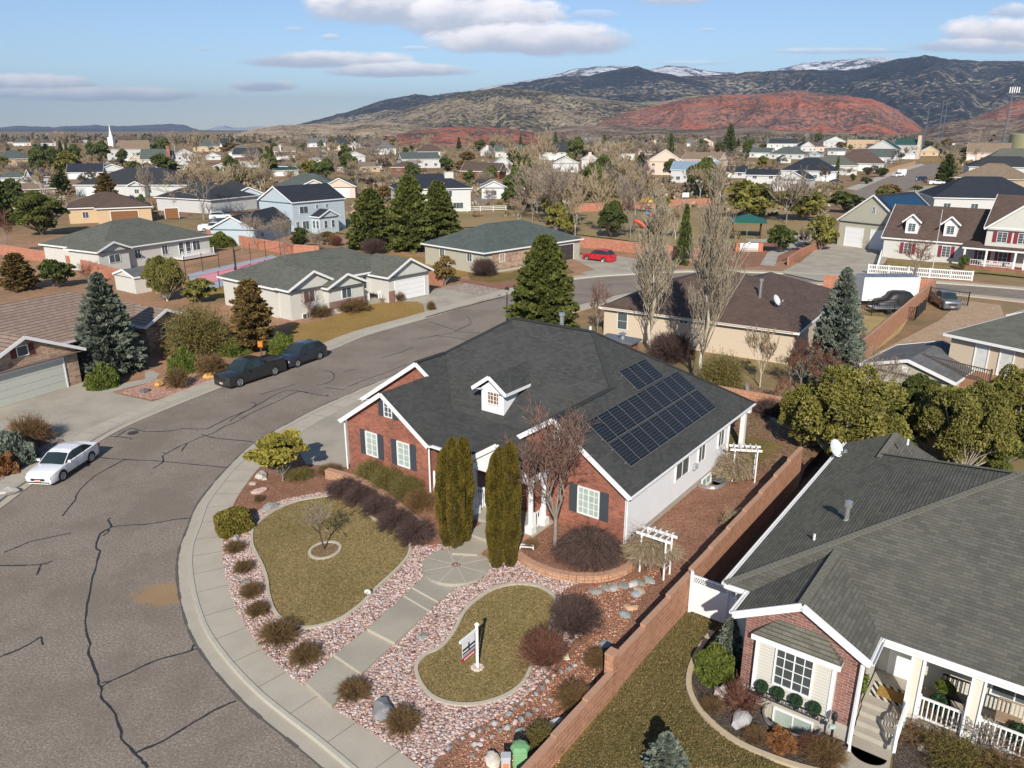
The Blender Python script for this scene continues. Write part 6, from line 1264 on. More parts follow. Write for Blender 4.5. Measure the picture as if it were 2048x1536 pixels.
for c in (12.0, 14.8, 18.4, 19.6, 23.0, 26): h.box('porch_column', WHITE, c-.12, c+.12, -2.25, -2.0, .5, 2.9)
rail(h, h.F, 12, -2.15, 18.2, -2.15, .55, .85, WHITE, .3)
for c in (3.6, 9.0): 
    h.win('f', 1, c, .9, 1.2, 1.7, (2, 4), RSH, shutw=.5); dz = 3.9; mb = MB(); fbox(mb, h.F, c-.9, c+.9, 1.6, 3.6, 3.9, 5.9); h.part(mb, 'dormer', WHITE); h.win('f', 1.6, c, 4.3, 1.1, 1.3, (2, 4)); mb = MB()
    for s_ in (-1, 1): q = [(c, 1.2, 7.0), (c, 5.0, 7.0), (c+s_*1.4, 4.0, 5.75), (c+s_*1.4, 1.2, 5.75)]; fpoly(mb, h.F, q if s_ < 0 else q[::-1])
    h.part(mb, 'dormer_roof', ROOFS['brown'], True); mb = MB(); fpoly(mb, h.F, [(c-.9, 1.6, 5.9), (c+.9, 1.6, 5.9), (c, 1.6, 6.7)])
    for s_ in (-1, 1): mb.beam(h.F.P(c, 1.2, 6.95), h.F.P(c+s_*1.4, 1.2, 5.7), .06, .22)
    h.part(mb, 'dormer_trim', WHITE)
for c in (16.2, 18.8): h.win('f', -1.2, c, 4.0, 1.3, 1.5, (2, 4), RSH, shutw=.5)
h.win('f', -1.2, 22.4, 4.0, 2.6, 1.5, (4, 4), RSH, shutw=.5); h.win('f', 0, 27.2, 4.0, 1.3, 1.5, (2, 4), RSH); h.win('f', -1.2, 19.4, 7.4, .7, 1.1, (1, 1)); h.box('gable_face', WHITE, 14.3, 24.4, -1.24, -1.2, 5.9, 6.1)
for c in (14.0, 16.6, 24.2): h.win('f', 0, c, .9, 1.2, 1.6, (2, 2), RSH, shutw=.4)
h.door('f', 0, 20.8, .55, BLACK)
h, w_ = place_h('detached_garage', 'tan detached garage with blue solar covered roof and white doors', (1680, 440), (1808, 453), 4.4, 'sage', 'navy', cat='garage'); h.block(0, w_, 0, 12, 4.6, z0=0, ridge='v', hip=(0, 0), pitch=.75, over=.35); h.walls(); h.garage('f', 0, 3.0, .1, 3.2, 3.2); h.garage('f', 0, 7.6, .1, 3.0, 3.2); h.win('f', 0, w_*.52, 6.0, .6, 1.1, (2, 2))
mb = MB(); zr_ = lambda u: 4.6+.14+.75*(w_+.35-u)-.26+.1
fpoly(mb, h.F, [(w_*.56, .6, zr_(w_*.56)), (w_-.2, .6, zr_(w_-.2)), (w_-.2, 11.2, zr_(w_-.2)), (w_*.56, 11.2, zr_(w_*.56))]); h.part(mb, 'solar_panel', m_plain('blue_solar', (.012, .045, .09), .25))
# white house with pale walls mid left
h, w_ = place_h('white_wall_house', 'white walled house with charcoal hip roof behind the big bare tree', (312, 394), (420, 400), 3.3, 'white', 'char'); h.block(0, w_, 0, 15, 3.4, z0=0, pitch=.42); h.walls(); h.win('f', 0, 6.5, 2.2, .8, .5)
h, w_ = place_h('wing_house', 'pale blue grey house with charcoal roof and white gable right of the big bare tree', (418, 392), (532, 388), 3.3, 'blue', 'char'); h.block(0, w_, 0, 15, 3.4, z0=0, pitch=.42); h.block(w_-9, w_-.5, -2.5, 6, 3.4, z0=0, ridge='v', hip=(0, 1), pitch=.45); h.walls(); h.win('f', -2.5, w_-5, 1, 1.5, 1.3)
h, w_ = place_h('charcoal_house', 'long low house with charcoal roof and nested front gables', (150, 370), (372, 370), 3.3, 'white', 'char'); h.block(0, w_, 0, 22, 3.4, z0=0, pitch=.40); h.block(w_*.52, w_*.66, -3, 8, 3.4, z0=0, ridge='v', hip=(0, 1), pitch=.45); h.walls(); h.garage('f', 0, 6, .1, 5, 2.3); h.win('f', -3, w_*.59, 1, 1.4, 1.3)

# ================================================================ far town: (x0, x1, y base, y eave, y ridge, kind, wall, roof, label)
FT = [(5, 70, 334, 317, 300, 'h', 'tan', 'green', 'low tan house with grey hip roof at the left edge of the far town'), (40, 82, 374, 360, 347, 'g', 'white', 'navy', 'small white gable with dark solar roof left of the blue green spruce'), (68, 112, 376, 352, 337, 's', 'white', 'navy', 'white two storey house with dark solar roof left of the blue green spruce'),
      (0, 55, 368, 355, 342, 'h', 'grey', 'green', 'grey house with green roof and white porch gable at the left edge'), (138, 205, 358, 344, 326, 's', 'white', 'navy', 'white house with navy solar covered roof'), (192, 262, 356, 342, 328, 'g', 'grey', 'grey', 'grey gabled house right of the navy solar roof'), (20, 110, 395, 386, 366, 'h', 'tan', 'tan', 'low house with tan roof behind the olive pine'),
      (262, 286, 328, 316, 305, 'g', 'stucco', 'brown', 'small tan house with brown gable and white garage below the church'), (284, 345, 338, 318, 297, 's', 'cream', 'green', 'cream two storey house with green roof and brick chimney'), (275, 300, 328, 310, 302, 'h', 'stucco', 'char', 'narrow tan house with flat dark roof below the church'), (350, 392, 322, 309, 298, 'g', 'white', 'grey', 'white gabled house right of the brick chimney house'), (355, 376, 340, 328, 318, 'g', 'white', 'green', 'tiny white gabled house beside the brick chimney house'),
      (412, 442, 320, 313, 305, 'g', 'grey', 'grey', 'small grey gabled house right of the tall pale bare tree'), (428, 462, 343, 334, 326, 'g', 'white', 'green', 'low white gabled house with green trim behind the bare tree'), (465, 512, 322, 309, 295, 's', 'grey', 'char', 'pale grey house with charcoal roof left of the tan hill houses'), (476, 522, 335, 322, 314, 's', 'white', 'red', 'white house with rust coloured roof'),
      (548, 592, 310, 302, 292, 's', 'white', 'tan', 'white house with tan roof and two white chimneys under the tan hill'), (552, 592, 320, 311, 304, 's', 'white', 'brown', 'white house with dark brown roof under the tan hill'), (636, 656, 312, 304, 297, 'g', 'white', 'tan', 'tiny white gabled house left of the white box gable'), (690, 732, 328, 312, 303, 'g', 'white', 'grey', 'plain white gabled house in the middle of the far town'), (625, 645, 326, 321, 316, 'g', 'white', 'grey', 'very small white gable before the olive juniper clump'),
      (550, 576, 343, 337, 329, 'h', 'tan', 'grey', 'small house with grey hip roof above the green roof'), (545, 600, 352, 345, 337, 's', 'sage', 'dgreen', 'house with dark green roof above the green grey roofs'), (670, 765, 345, 336, 328, 's', 'tan', 'tan', 'long low house with tan roof right of the olive juniper clump'), (712, 765, 343, 336, 328, 's', 'white', 'grey', 'low white flat roofed house beside the long tan roof'), (782, 840, 345, 334, 322, 'h', 'log', 'brown', 'long brown house left of the white house with green roof'),
      (802, 884, 336, 318, 304, 's', 'white', 'green', 'large white house with green grey roof and white gables'), (833, 890, 312, 303, 288, 'h', 'stucco', 'brown', 'house with dark brown hip roof under the low red hill'), (918, 1002, 358, 342, 325, 's', 'log', 'brown', 'log cabin house with brown roof and covered porch'), (962, 1014, 398, 374, 361, 'g', 'grey', 'grey', 'pale grey gabled garage right of the white chimney'), (986, 1026, 352, 328, 312, 'g', 'white', 'grey', 'white gabled house right of the log cabin'),
      (960, 982, 312, 303, 293, 'g', 'white', 'grey', 'small white house with white chimney under the red hill'), (1000, 1012, 301, 296, 291, 'g', 'white', 'grey', 'tiny white gable under the red hill'), (1104, 1158, 345, 326, 313, 'g', 'white', 'brown', 'white gabled house behind the thicket of bare trees'), (1162, 1196, 338, 318, 308, 'g', 'white', 'brown', 'white gable with tan chimney behind the bare trees'), (1100, 1152, 374, 360, 345, 'g', 'stucco', 'red', 'pale gable with rust roof in the bare thicket'),
      (1156, 1200, 292, 283, 275, 's', 'tan', 'metal', 'long tan building with blue metal roof under the hills'), (1134, 1158, 302, 292, 283, 'g', 'log', 'brown', 'small dark red gabled house left of the blue metal roof'), (1100, 1114, 299, 292, 285, 'g', 'white', 'brown', 'tiny white gable left of the dark red gabled house'), (1178, 1215, 304, 296, 286, 's', 'tan', 'brown', 'tan house with dark brown roof below the blue metal roof'), (1232, 1270, 320, 307, 298, 's', 'cream', 'brown', 'cream house with brown roof and paired dormers'), (1275, 1330, 310, 297, 283, 'h', 'stucco', 'brown', 'tan house with brown hip roof and tall chimneys'),
      (1292, 1365, 350, 322, 298, 'g', 'pink', 'tan', 'pinkish gabled house with long left roof slope'), (1358, 1440, 335, 319, 304, 's', 'pink', 'tan', 'long tan roofed house right of the pinkish gable'), (1395, 1440, 338, 324, 312, 'g', 'white', 'tan', 'white gabled wing at the end of the long tan roof'), (1338, 1432, 366, 340, 322, 's', 'white', 'metal', 'big white shop building with blue grey metal roof'), (1400, 1452, 308, 300, 292, 'g', 'brick', 'dgreen', 'brick gabled house with green roof'), (1440, 1492, 356, 345, 332, 's', 'white', 'navy', 'white garage with blue black roof left of the white two storey block'),
      (1490, 1556, 382, 350, 338, 's', 'white', 'navy', 'plain white two storey block with blue black roof'), (1496, 1542, 315, 305, 295, 's', 'grey', 'green', 'grey house with green grey roof behind the junipers'), (1536, 1594, 302, 287, 277, 's', 'grey', 'char', 'grey two storey house with charcoal roof'), (1536, 1608, 318, 308, 293, 'h', 'white', 'green', 'white house with wide green grey hip roof'), (1600, 1628, 303, 292, 283, 'g', 'white', 'navy', 'white gabled house with dark solar porch roof'), (1622, 1648, 303, 293, 283, 'h', 'pink', 'brown', 'small house with brown roof beside the dark solar porch roof'),
      (1645, 1692, 296, 283, 273, 'g', 'white', 'green', 'white gabled house with green grey roof below the red hill'), (1692, 1748, 298, 280, 276, 'f', 'tan', 'tan', 'flat roofed adobe coloured house below the red hill'), (1560, 1582, 326, 316, 310, 'g', 'cream', 'green', 'small cream gabled wing left of the grey green hip roof'), (1618, 1640, 314, 308, 303, 'g', 'blue', 'char', 'tiny blue grey gabled shed before the brown hip roof'), (1655, 1690, 310, 302, 295, 's', 'white', 'grey', 'low grey roofed garage left of the brown hip roof'), (1732, 1790, 320, 298, 280, 'g', 'white', 'dgreen', 'white steep gable with dark green roof'),
      (1785, 1834, 318, 290, 276, 's', 'white', 'dgreen', 'white two storey house with dark green roof and tan chimney'), (1712, 1785, 326, 314, 297, 's', 'white', 'green', 'low white house with green grey roof before the steep gable'), (1838, 1876, 312, 303, 292, 'g', 'tan', 'dgreen', 'small tan gabled house at the end of the far street'), (1665, 1764, 342, 326, 298, 'h', 'white', 'brown', 'house with big brown hip roof beside the far street'), (1618, 1712, 350, 330, 310, 'h', 'cream', 'olive', 'beige house with olive grey roof and small gable'), (1560, 1670, 362, 341, 315, 'h', 'white', 'navy', 'white house with broad black hip roof'),
      (1556, 1612, 382, 358, 342, 'g', 'white', 'navy', 'white gabled garage in front of the broad black hip roof'), (1908, 2030, 376, 356, 326, 'h', 'tan', 'tan', 'house with tan shingle hip roof right of the dark blue spruce'), (1940, 2080, 356, 334, 312, 'h', 'white', 'char', 'house with charcoal hip roof at the right edge'), (1975, 2080, 330, 318, 296, 'h', 'white', 'olive', 'house with grey green roof under the water tank'), (1868, 2080, 428, 396, 352, 'h', 'white', 'navy', 'large house with blue black hip roof behind the colonial house')]
def far_house(x0, x1, yb, ye, yr, kind, wall, roof, label, ang=0.0):
    c = at((x0+x1)/2, yb, 0); dep = pxof(c)[2]; w_ = (x1-x0)*dep/F*.94; a = math.atan2(c.x, c.y); d = w_*(.75 if kind in 'hs' else 1.1); d = min(d, 16)
    U_ = Vector((cos(a)+.0, -sin(a), 0)); R_ = Matrix.Rotation(ang, 3, 'Z'); U_ = R_ @ U_; V_ = Vector((-U_.y, U_.x, 0)); f = Fr(c-U_*w_/2, U_, V_)
    ze = max(2.4, zat(c, ye)); mid = c + V_*(d/2 if kind in 'hs' else 0); zr__ = max(ze+.8, zat(mid, yr))
    H_ = House('house', label, f, WALLS[wall], ROOFS[roof], base=(w_/2, d/2)); ww = w_ if kind == 'g' else d
    pit = min(1.0, max(.25, (zr__-ze)/(ww/2+.4)))
    if kind == 'f': H_.block(0, w_, 0, d, ze, z0=0, ridge='u', hip=(1, 1), pitch=.02, over=.1)
    else: H_.block(0, w_, 0, d, ze, z0=0, ridge='v' if kind == 'g' else 'u', hip=(1, 1) if kind == 'h' else (0, 0), pitch=pit, over=.4)
    H_.walls(); n = max(1, int(w_/5)); zz = 1.0; rr = random.Random(int(x0))
    for k in range(n):
        c_ = w_*(k+.5)/n
        if rr.random() < .3 and kind != 'g': H_.garage('f', 0, c_, 0, min(4.6, w_/n*.85), min(2.4, ze-.3))
        else: H_.win('f', 0, c_, zz, min(1.6, w_/n*.5), min(1.4, ze-1.4), (2, 1))
    if ze > 5:
        for k in range(n): H_.win('f', 0, w_*(k+.5)/n, 3.9, min(1.4, w_/n*.4), 1.2, (2, 1))
    return H_
FH = [far_house(*a, ang=random.Random(i).uniform(-.35, .35)) for i, a in enumerate(FT)]
CHS = {8: (.93, 'brick', 1.2), 31: (.7, 'white', 1.5), 41: (.62, 'stucco', 1.5), 34: (.5, 'pink', 1.2), 16: (.3, 'white', 1.2), 60: (.97, 'stucco', 1.6)}
for i, (u, wl, wd) in CHS.items():
    a = FT[i]; H_ = FH[i]; c = at((a[0]+a[1])/2, a[2], 0); w_ = (a[1]-a[0])*pxof(c)[2]/F*.94; H_.chimney(w_*u, .2, 0, zat(c, a[4])*1.12, wd*1.3, 1.2, WALLS[wl])
# church with steeple
h = far_house(218, 300, 322, 298, 280, 's', 'white', 'tan', 'white church with tan roof and tall white steeple'); h.root.name = 'church'; h.root['category'] = 'church'
c = at(229, 322, 0); s = pxof(c)[2]/F; zt = zat(c, 248); zb = zat(c, 281); mb = MB(); k = s
mb.box((c.x, c.y, zb-3), (9*k*1.1, 9*k*1.1, 10)); mb.lathe([(4.2*k, zb), (3.6*k, zb+(zt-zb)*.32), (2.6*k, zb+(zt-zb)*.34), (2.3*k, zb+(zt-zb)*.52), (1.6*k, zb+(zt-zb)*.54), (.15*k, zt)], 8, (c.x, c.y, 0)); h.part(mb, 'steeple', WHITE)
# ================================================================ block walls and fences
BLOCK = m_brick('tan_red_block', (.43, .22, .13), (.36, .175, .10), (.20, .12, .09), .42, .2, .022); BLOCKP = m_brick('planter_block', (.48, .28, .17), (.40, .22, .13), (.20, .12, .08), .34, .15, .02)
RBLOCK = m_brick('red_block', (.44, .19, .12), (.36, .15, .09), (.24, .12, .09), .42, .2, .022)
def bwall(label, pts, zb, zt, m=BLOCK, th=.2, step=0, cap=True, name='block_wall'):
    # pts: world xy list; zt height or list of heights
    mb = MB(); cb = MB(); t = thing(name, label, 'wall', (0, 0, 0)); t.location = Vector((*pts[0][:2], 0)); t['_o'] = tuple(t.location); n = len(pts)-1
    for i in range(n):
        a, b = Vector(pts[i][:2]), Vector(pts[i+1][:2]); L = (b-a).length; k = max(1, int(round(L/step))) if step else 1; zz = zt if not isinstance(zt, (list, tuple)) else None
        for j in range(k):
            p, q = a.lerp(b, j/k), a.lerp(b, (j+1)/k); z1 = zz if zz is not None else zt[i] + (zt[i+1]-zt[i])*(j/k)
            d = (q-p).normalized(); s = Vector((-d.y, d.x))*th/2; mb.prism([(p-s)[:], (q-s)[:], (q+s)[:], (p+s)[:]], zb, z1)
            s2 = s*1.12; cb.prism([(p-s2)[:], (q-s2)[:], (q+s2)[:], (p+s2)[:]], z1, z1+.06)
    mb.build('blockwork', m, t, uv=True)
    if cap: cb.build('cap', m_plain('wall_cap', (.40, .23, .15), .9, var=.15), t, uv=False)
    return t
bwall('long stepped tan red block wall between the two brick houses', [hf(WALL_B, 20.6).xy, hf(WALL_B, 27).xy, hf(WALL_B, 33).xy, hf(WALL_B, 41.6).xy], -.2, [1.75, 2.15, 2.35, 2.75], step=2.2)
bwall('low tan red block wall running down to the sidewalk beside the utility boxes', [hf(WALL_B+.02, 20.55).xy, hf(WALL_B+.02, 9).xy], -.2, [1.3, .85], step=1.9)
bwall('short block pier where the wall steps up', [hf(WALL_B-.05, 20.3).xy, hf(WALL_B-.05, 20.75).xy], -.2, 2.0, th=.34)
pl = [hf(-18.75, 26.6), hf(-18.6, 25.4), hf(-17.7, 24.9), hf(-16.4, 24.75), hf(-15.1, 25.1), hf(-14.1, 26.0), hf(-13.7, 27.2), hf(-14.0, 28.6)]
PLc = cr([p.xy for p in pl], 4); bwall('low curved tan block planter wall in front of the right brick gable', PLc, .4, 1.22, BLOCKP, .28, name='planter_wall')
ST(sheet('gravel', PLc + [hf(-18.6, 28.7).xy], REDG, 1.12, 1), 'red gravel fill of the curved block planter', 'stuff')
pw = [ag(x, y).xy for x, y in [(655, 955), (690, 962), (735, 975), (775, 1000), (812, 1028), (850, 1058)]]; bwall('low red stone ledge behind the dark shrub row', cr(pw, 3), .5, .98, BLOCKP, .35, name='garden_ledge')
bwall('tan red block wall behind the brick house and poplars', [hf(-31, 50.5).xy, hf(-11, 51.5).xy], 0, 2.0); bwall('stepped tan red block wall beside the tan gravel yard', [at(1655, 800, 0).xy, at(1700, 745, 0).xy, at(1800, 652, 0).xy, at(1866, 590, 0).xy], -.1, [2.2, 2.1, 2.0, 1.9], step=5)
bwall('red block wall behind the white trailer', [at(1645, 580, 0).xy, at(1720, 586, 0).xy, at(1860, 590, 0).xy], 0, 1.9, RBLOCK); bwall('low red block wall in front of the park parking area', [at(1160, 495, 0).xy, at(1430, 525, 0).xy], 0, 1.8, RBLOCK)
bwall('red block wall along the colonial house driveway', [at(1575, 533, 0).xy, at(1600, 515, 0).xy, at(1683, 478, 0).xy], 0, 1.3, RBLOCK); bwall('red block wall behind the tile roofed house', [at(-60, 500, 0).xy, at(120, 530, 0).xy, at(330, 590, 0).xy], 0, 1.7, RBLOCK); bwall('red block wall behind the basketball hoop', [at(415, 478, 0).xy, at(480, 492, 0).xy, at(590, 512, 0).xy, at(640, 515, 0).xy], 0, 1.8, RBLOCK)
bwall('tan wall at the bend of the far street', [at(1765, 350, 0).xy, at(1830, 330, 0).xy], 0, 2.2, m_plain('tan_wall', (.45, .27, .15), .9)); bwall('red wall below the tan shed', [at(1860, 845, 0).xy, at(1900, 850, 0).xy, at(1960, 870, 0).xy], 0, 1.8, RBLOCK); bwall('red block wall behind the park trees', [at(1150, 425, 0).xy, at(1420, 412, 0).xy], 0, 2, RBLOCK); bwall('reddish block wall beside the green roofed house', [at(842, 560, 0).xy, at(885, 572, 0).xy], 0, 1.6, RBLOCK)
# white vinyl gate beside the neighbour's house
ga, gb_ = at(1362, 1211, .32), at(1476, 1248, .32); t = thing('vinyl_gate', 'white vinyl privacy gate with lattice top between block wall and olive roofed house', 'gate', tuple(ga)); GA_, GB_ = hf(WALL_B+.18, 26.7, .35), hf(-8.0, 26.7, .35)
d = GB_-GA_; mb = MB(); mb.beam(GA_+Vector((0, 0, .75)), GB_+Vector((0, 0, .75)), .05, 1.3); L = d.length
for k in range(22): p = GA_.lerp(GB_, (k+.5)/22); mb.beam(p+Vector((0, -.03, .12)), p+Vector((0, -.03, 1.38)), .012, .012, Vector((0, 1, 0)))
mb.build('privacy_panel', WHITE, t); mb = MB()
for z in (1.42, 1.78): mb.beam(GA_+Vector((0, 0, z)), GB_+Vector((0, 0, z)), .06, .06)
for k in range(26):
    p = GA_.lerp(GB_, k/26); q = GA_.lerp(GB_, min(1, (k+2)/26)); mb.beam(p+Vector((0, 0, 1.44)), q+Vector((0, 0, 1.76)), .015, .03); mb.beam(q+Vector((0, 0, 1.44)), p+Vector((0, 0, 1.76)), .015, .03)
mb.build('lattice', WHITE, t)
for k in (0, .62, 1): mb = MB(); p = GA_.lerp(GB_, k); mb.beam(p-Vector((0, 0, .1)), p+Vector((0, 0, 1.95)), .13, .13, Vector((0, 1, 0))); mb.build('post', WHITE, t)
def fence(name, label, pts, ht, m, sp=2.4, psz=.06, bars=True, rails=(.15, .95), bsp=.12, bsz=.02, cat='fence', top=0):
    t = thing(name, label, cat, (0, 0, 0)); t.location = Vector(pts[0]); t['_o'] = tuple(t.location); mb = MB()
    for a, b in zip(pts[:-1], pts[1:]):
        a, b = Vector(a), Vector(b); L = (b-a).length; n = max(1, int(round(L/sp)))
        for i in range(n+1):
            p = a.lerp(b, i/n); pm = MB(); pm.beam(p, p+Vector((0, 0, ht*1.06)), psz, psz, Vector((0, 1, 0))); pm.build('post', m, t)
        for r in rails: mb.beam(a+Vector((0, 0, ht*r)), b+Vector((0, 0, ht*r)), bsz*1.5, bsz*2)
        if bars:
            k = int(L/bsp)
            for i in range(k): p = a.lerp(b, (i+.5)/k); mb.beam(p+Vector((0, 0, ht*.1)), p+Vector((0, 0, ht*rails[-1])), bsz, bsz, Vector((0, 1, 0)))
    mb.build('panel', m, t); return t
fence('white_fence', 'white lattice vinyl fence along the street before the colonial house', [at(1735, 547, .12), at(1943, 562, .12)], 1.3, WHITE, 2.6, .15, True, (.1, .5, .95), .22, .07)
fence('white_fence', 'short white picket fence beside the colonial driveway', [at(1752, 545, .12), at(1762, 512, .12)], 1.1, WHITE, 2.4, .12, True, (.2, .9), .2, .06); fence('iron_fence', 'black iron fence round the parked trailers', [at(1688, 612, .12), at(1700, 628, .12), at(1830, 640, .12), at(1850, 620, .12)], 1.4, BLACK, 2.2, .07, True, (.1, .95), .16, .025)
fence('iron_gate', 'black iron gate across the tan gravel drive behind the grey pickup', [at(1858, 600, .12), at(1935, 612, .12)], 1.6, BLACK, 3, .08, True, (.1, .95), .16, .03, 'gate'); fence('court_fence', 'thin black wire fence round the pink sports court', [at(372, 552, .12), at(470, 530, .12), at(640, 494, .12)], 2.6, BLACK, 3.2, .07, False, (.5, .98), 1, .012)
fence('court_fence', 'thin black wire fence on the near side of the pink sports court', [at(382, 590, .12), at(440, 578, .12), at(560, 545, .12)], 2.2, BLACK, 3.2, .07, False, (.5, .98), 1, .012); fence('pipe_fence', 'white pipe fence in the yard right of the white chimney house', [at(935, 425, 0), at(1012, 423, 0)], 1.4, WHITE, 3.0, .12, False, (.4, .7, .98), 1, .05)
# ================================================================ vehicles
def vehicle(name, label, cat, p, ang, prof, L, Wd, col, wheelb, wr=.34, glassm=None, pickup=False, group=None, s=1.0, rimc=None, box_=None):
    # prof: side silhouette stations (x from front 0..1, belt z, roof z or None, half width factor)
    t = thing(name, label, cat, (0, 0, 0), group); t.location = Vector((p[0], p[1], p[2])); t.rotation_euler[2] = ang; t.scale = (s, s, s); P_ = m_paint(name+'_paint_%d' % int(col[0]*1000+col[2]*100), col); G_ = glassm or m_glass('car_glass', (.018, .028, .03))
    hw = Wd/2; mb = MB(); sec = []; z0 = .2
    nS = len(prof)
    for (x, zb, zr, wf) in prof:
        X = (x-.5)*L; w_ = hw*wf; sec.append([(X, -w_*.94, z0), (X, -w_, z0+.16), (X, -w_, zb*.72), (X, -w_*.97, zb-.03), (X, -w_*.90, zb), (X, 0, zb+.025), (X, w_*.90, zb), (X, w_*.97, zb-.03), (X, w_, zb*.72), (X, w_, z0+.16), (X, w_*.94, z0)])
    k = len(sec[0])
    for s_ in sec: mb.v += s_
    for i in range(nS-1):
        for j in range(k-1): mb.f.append([i*k+j, i*k+j+1, (i+1)*k+j+1, (i+1)*k+j][::-1])
        mb.f.append([i*k, (i+1)*k, (i+1)*k+k-1, i*k+k-1][::-1])
    mb.f.append(list(range(k))[::-1]); mb.f.append([(nS-1)*k+j for j in range(k)])
    o = mb.build('body', P_, t, smooth=False)
    for pl_ in o.data.polygons: pl_.use_smooth = True
    o.data.set_sharp_from_angle(angle=radians(35)) if hasattr(o.data, 'set_sharp_from_angle') else None
    # greenhouse: glass block with painted roof and pillars
    gh = [q for q in prof if q[2]]; mb = MB(); rf = MB(); pil = MB(); bp_ = MB(); sec = []
    for (x, zb, zr, wf) in gh:
        X = (x-.5)*L; w_ = hw*wf; tw = w_*(.90-.17*min(1, (zr-zb)/.5)); sec.append([(X, -w_*.905, zb-.02), (X, -tw, zr-.05), (X, -tw*.85, zr-.01), (X, 0, zr+.02), (X, tw*.85, zr-.01), (X, tw, zr-.05), (X, w_*.905, zb-.02)])
    k = 7
    for s_ in sec: mb.v += s_
    for i in range(len(gh)-1):
        for j in range(k-1): mb.f.append([i*k+j, i*k+j+1, (i+1)*k+j+1, (i+1)*k+j][::-1])
    mb.f.append(list(range(k))[::-1]); mb.f.append([(len(gh)-1)*k+j for j in range(k)]); mb.build('windows', G_, t, smooth=False)
    top = [i for i, q in enumerate(gh) if q[2] > max(g_[2] for g_ in gh)-.16]
    for i in top[:-1]:
        for j in range(1, 5): rf.poly([Vector(sec[i][j])+Vector((0, 0, .012)), Vector(sec[i][j+1])+Vector((0, 0, .012)), Vector(sec[i+1][j+1])+Vector((0, 0, .012)), Vector(sec[i+1][j])+Vector((0, 0, .012))], flip=True)
    for sg in (1, 5):
        for i in range(len(gh)-1): pil.beam(Vector(sec[i][sg])+Vector((0, 0, .005)), Vector(sec[i+1][sg])+Vector((0, 0, .005)), .035, .03)
        e = 0 if sg == 1 else 6
        for i in top[1:-1][:2]: bp_.beam(Vector(sec[i][e]), Vector(sec[i][sg])+Vector((0, 0, -.02)), .05, .03, Vector((1, 0, 0)))
    rf.build('roof_panel', P_, t); pil.build('pillar', P_, t); bp_.build('door_pillar', BLACK, t)
    for fx in (wheelb[0], wheelb[1]):
        for sy in (-1, 1):
            X = (fx-.5)*L; Y = sy*(hw-.10); mb = MB(); n = 18
            for (yy, r) in ((-.11, wr*.86), (-.10, wr*.98), (0, wr), (.09, wr*.98), (.11, wr*.86), (.112, wr*.66), (.08, wr*.62)): mb.v += [(X+r*cos(2*pi*j/n), Y+sy*yy, wr+r*sin(2*pi*j/n)) for j in range(n)]
            for a in range(6):
                for j in range(n): mb.f.append([a*n+j, a*n+(j+1) % n, (a+1)*n+(j+1) % n, (a+1)*n+j])
            w_ = mb.build('wheel', TIRE, t); mb = MB(); yy = Y+sy*.095; i0 = 0
            for j in range(5):
                a = 2*pi*j/5+.3; mb.beam((X, yy, wr), (X+wr*.62*cos(a), yy, wr+wr*.62*sin(a)), .07, .03, Vector((0, 1, 0)))
            mb.v_ = 0; ring_ = [(X+wr*.62*cos(2*pi*j/16), yy, wr+wr*.62*sin(2*pi*j/16)) for j in range(17)]; mb.tube(ring_, .025, 5, False); mb.build('rim', METAL, w_)
            am = MB(); arc = [(X+(wr+.07)*cos(a), sy*(hw+.001), wr+(wr+.07)*sin(a)) for a in [pi*j/10 for j in range(11)]]; i0 = len(am.v); am.v += [(X, sy*(hw+.001), wr*.9)] + arc; am.f += [[0, j+1, j+2] for j in range(10)]; am.build('wheel_arch', BLACK, t)
    sm = MB()
    for sy in (-1, 1):
        for q in (.30, .49, .66): sm.box(((q-.5)*L, sy*(hw+.001), .6), (.012, .006, prof[nS//2][1]*.75))
        sm.box((0, sy*(hw-.02), .3), (L*.5, .05, .12))
    sm.build('door_seams', BLACK, t)
    zf = prof[1][1]; LM = m_plain('lamp_lens', (.62, .64, .62), .15)
    for sy in (-1, 1):
        mb = MB(); mb.box((-.5*L+.10, sy*hw*.68, zf*.80), (.16, hw*.36, .13)); mb.build('headlight', LM, t); mb = MB(); mb.box((.5*L-.05, sy*hw*.78, prof[-2][1]*.80), (.10, hw*.24, .2)); mb.build('tail_light', m_plain('red_lens', (.35, .01, .01), .2), t)
        mb = MB(); mx = (gh[0][0]+.07-.5)*L; mb.box((mx, sy*(hw+.09), gh[0][1]+.1), (.12, .18, .13)); mb.build('mirror', P_, t)
        for q in (.38, .58): 
            mb = MB(); mb.box(((q+.03-.5)*L, sy*(hw-.005), prof[nS//2][1]*.84), (.16, .03, .03)); mb.build('door_handle', P_, t)
    mb = MB(); mb.box((-.5*L+.02, 0, zf*.70), (.10, hw*.95, .14)); mb.build('grille', BLACK, t); mb = MB(); mb.box((-.5*L-.02, 0, .42), (.03, .36, .14)); mb.build('licence_plate', m_plain('plate', (.55, .33, .28), .5), t); mb = MB(); mb.box((-.5*L+.04, 0, .3), (.12, hw*1.5, .07)); mb.build('lower_intake', BLACK, t)
    if pickup:
        x0, x1 = (pickup[0]-.5)*L, (pickup[1]-.5)*L; zb = prof[-3][1]; mb = MB(); mb.box(((x0+x1)/2, 0, zb+.03), (x1-x0, Wd*.74, .02)); mb.build('bed', m_plain('bed_liner', (.03, .03, .032), .8), t); mb = MB()
        for sy in (-1, 1): mb.box(((x0+x1)/2, sy*hw*.86, zb+.1), (x1-x0+.04, .14, .18))
        mb.box((x1, 0, zb+.08), (.08, Wd*.86, .16)); mb.build('bed_rail', P_, t)
    if box_: mb = MB(); mb.box(box_[0], box_[1]); mb.build('cargo_box', WHITE, t)
    return t
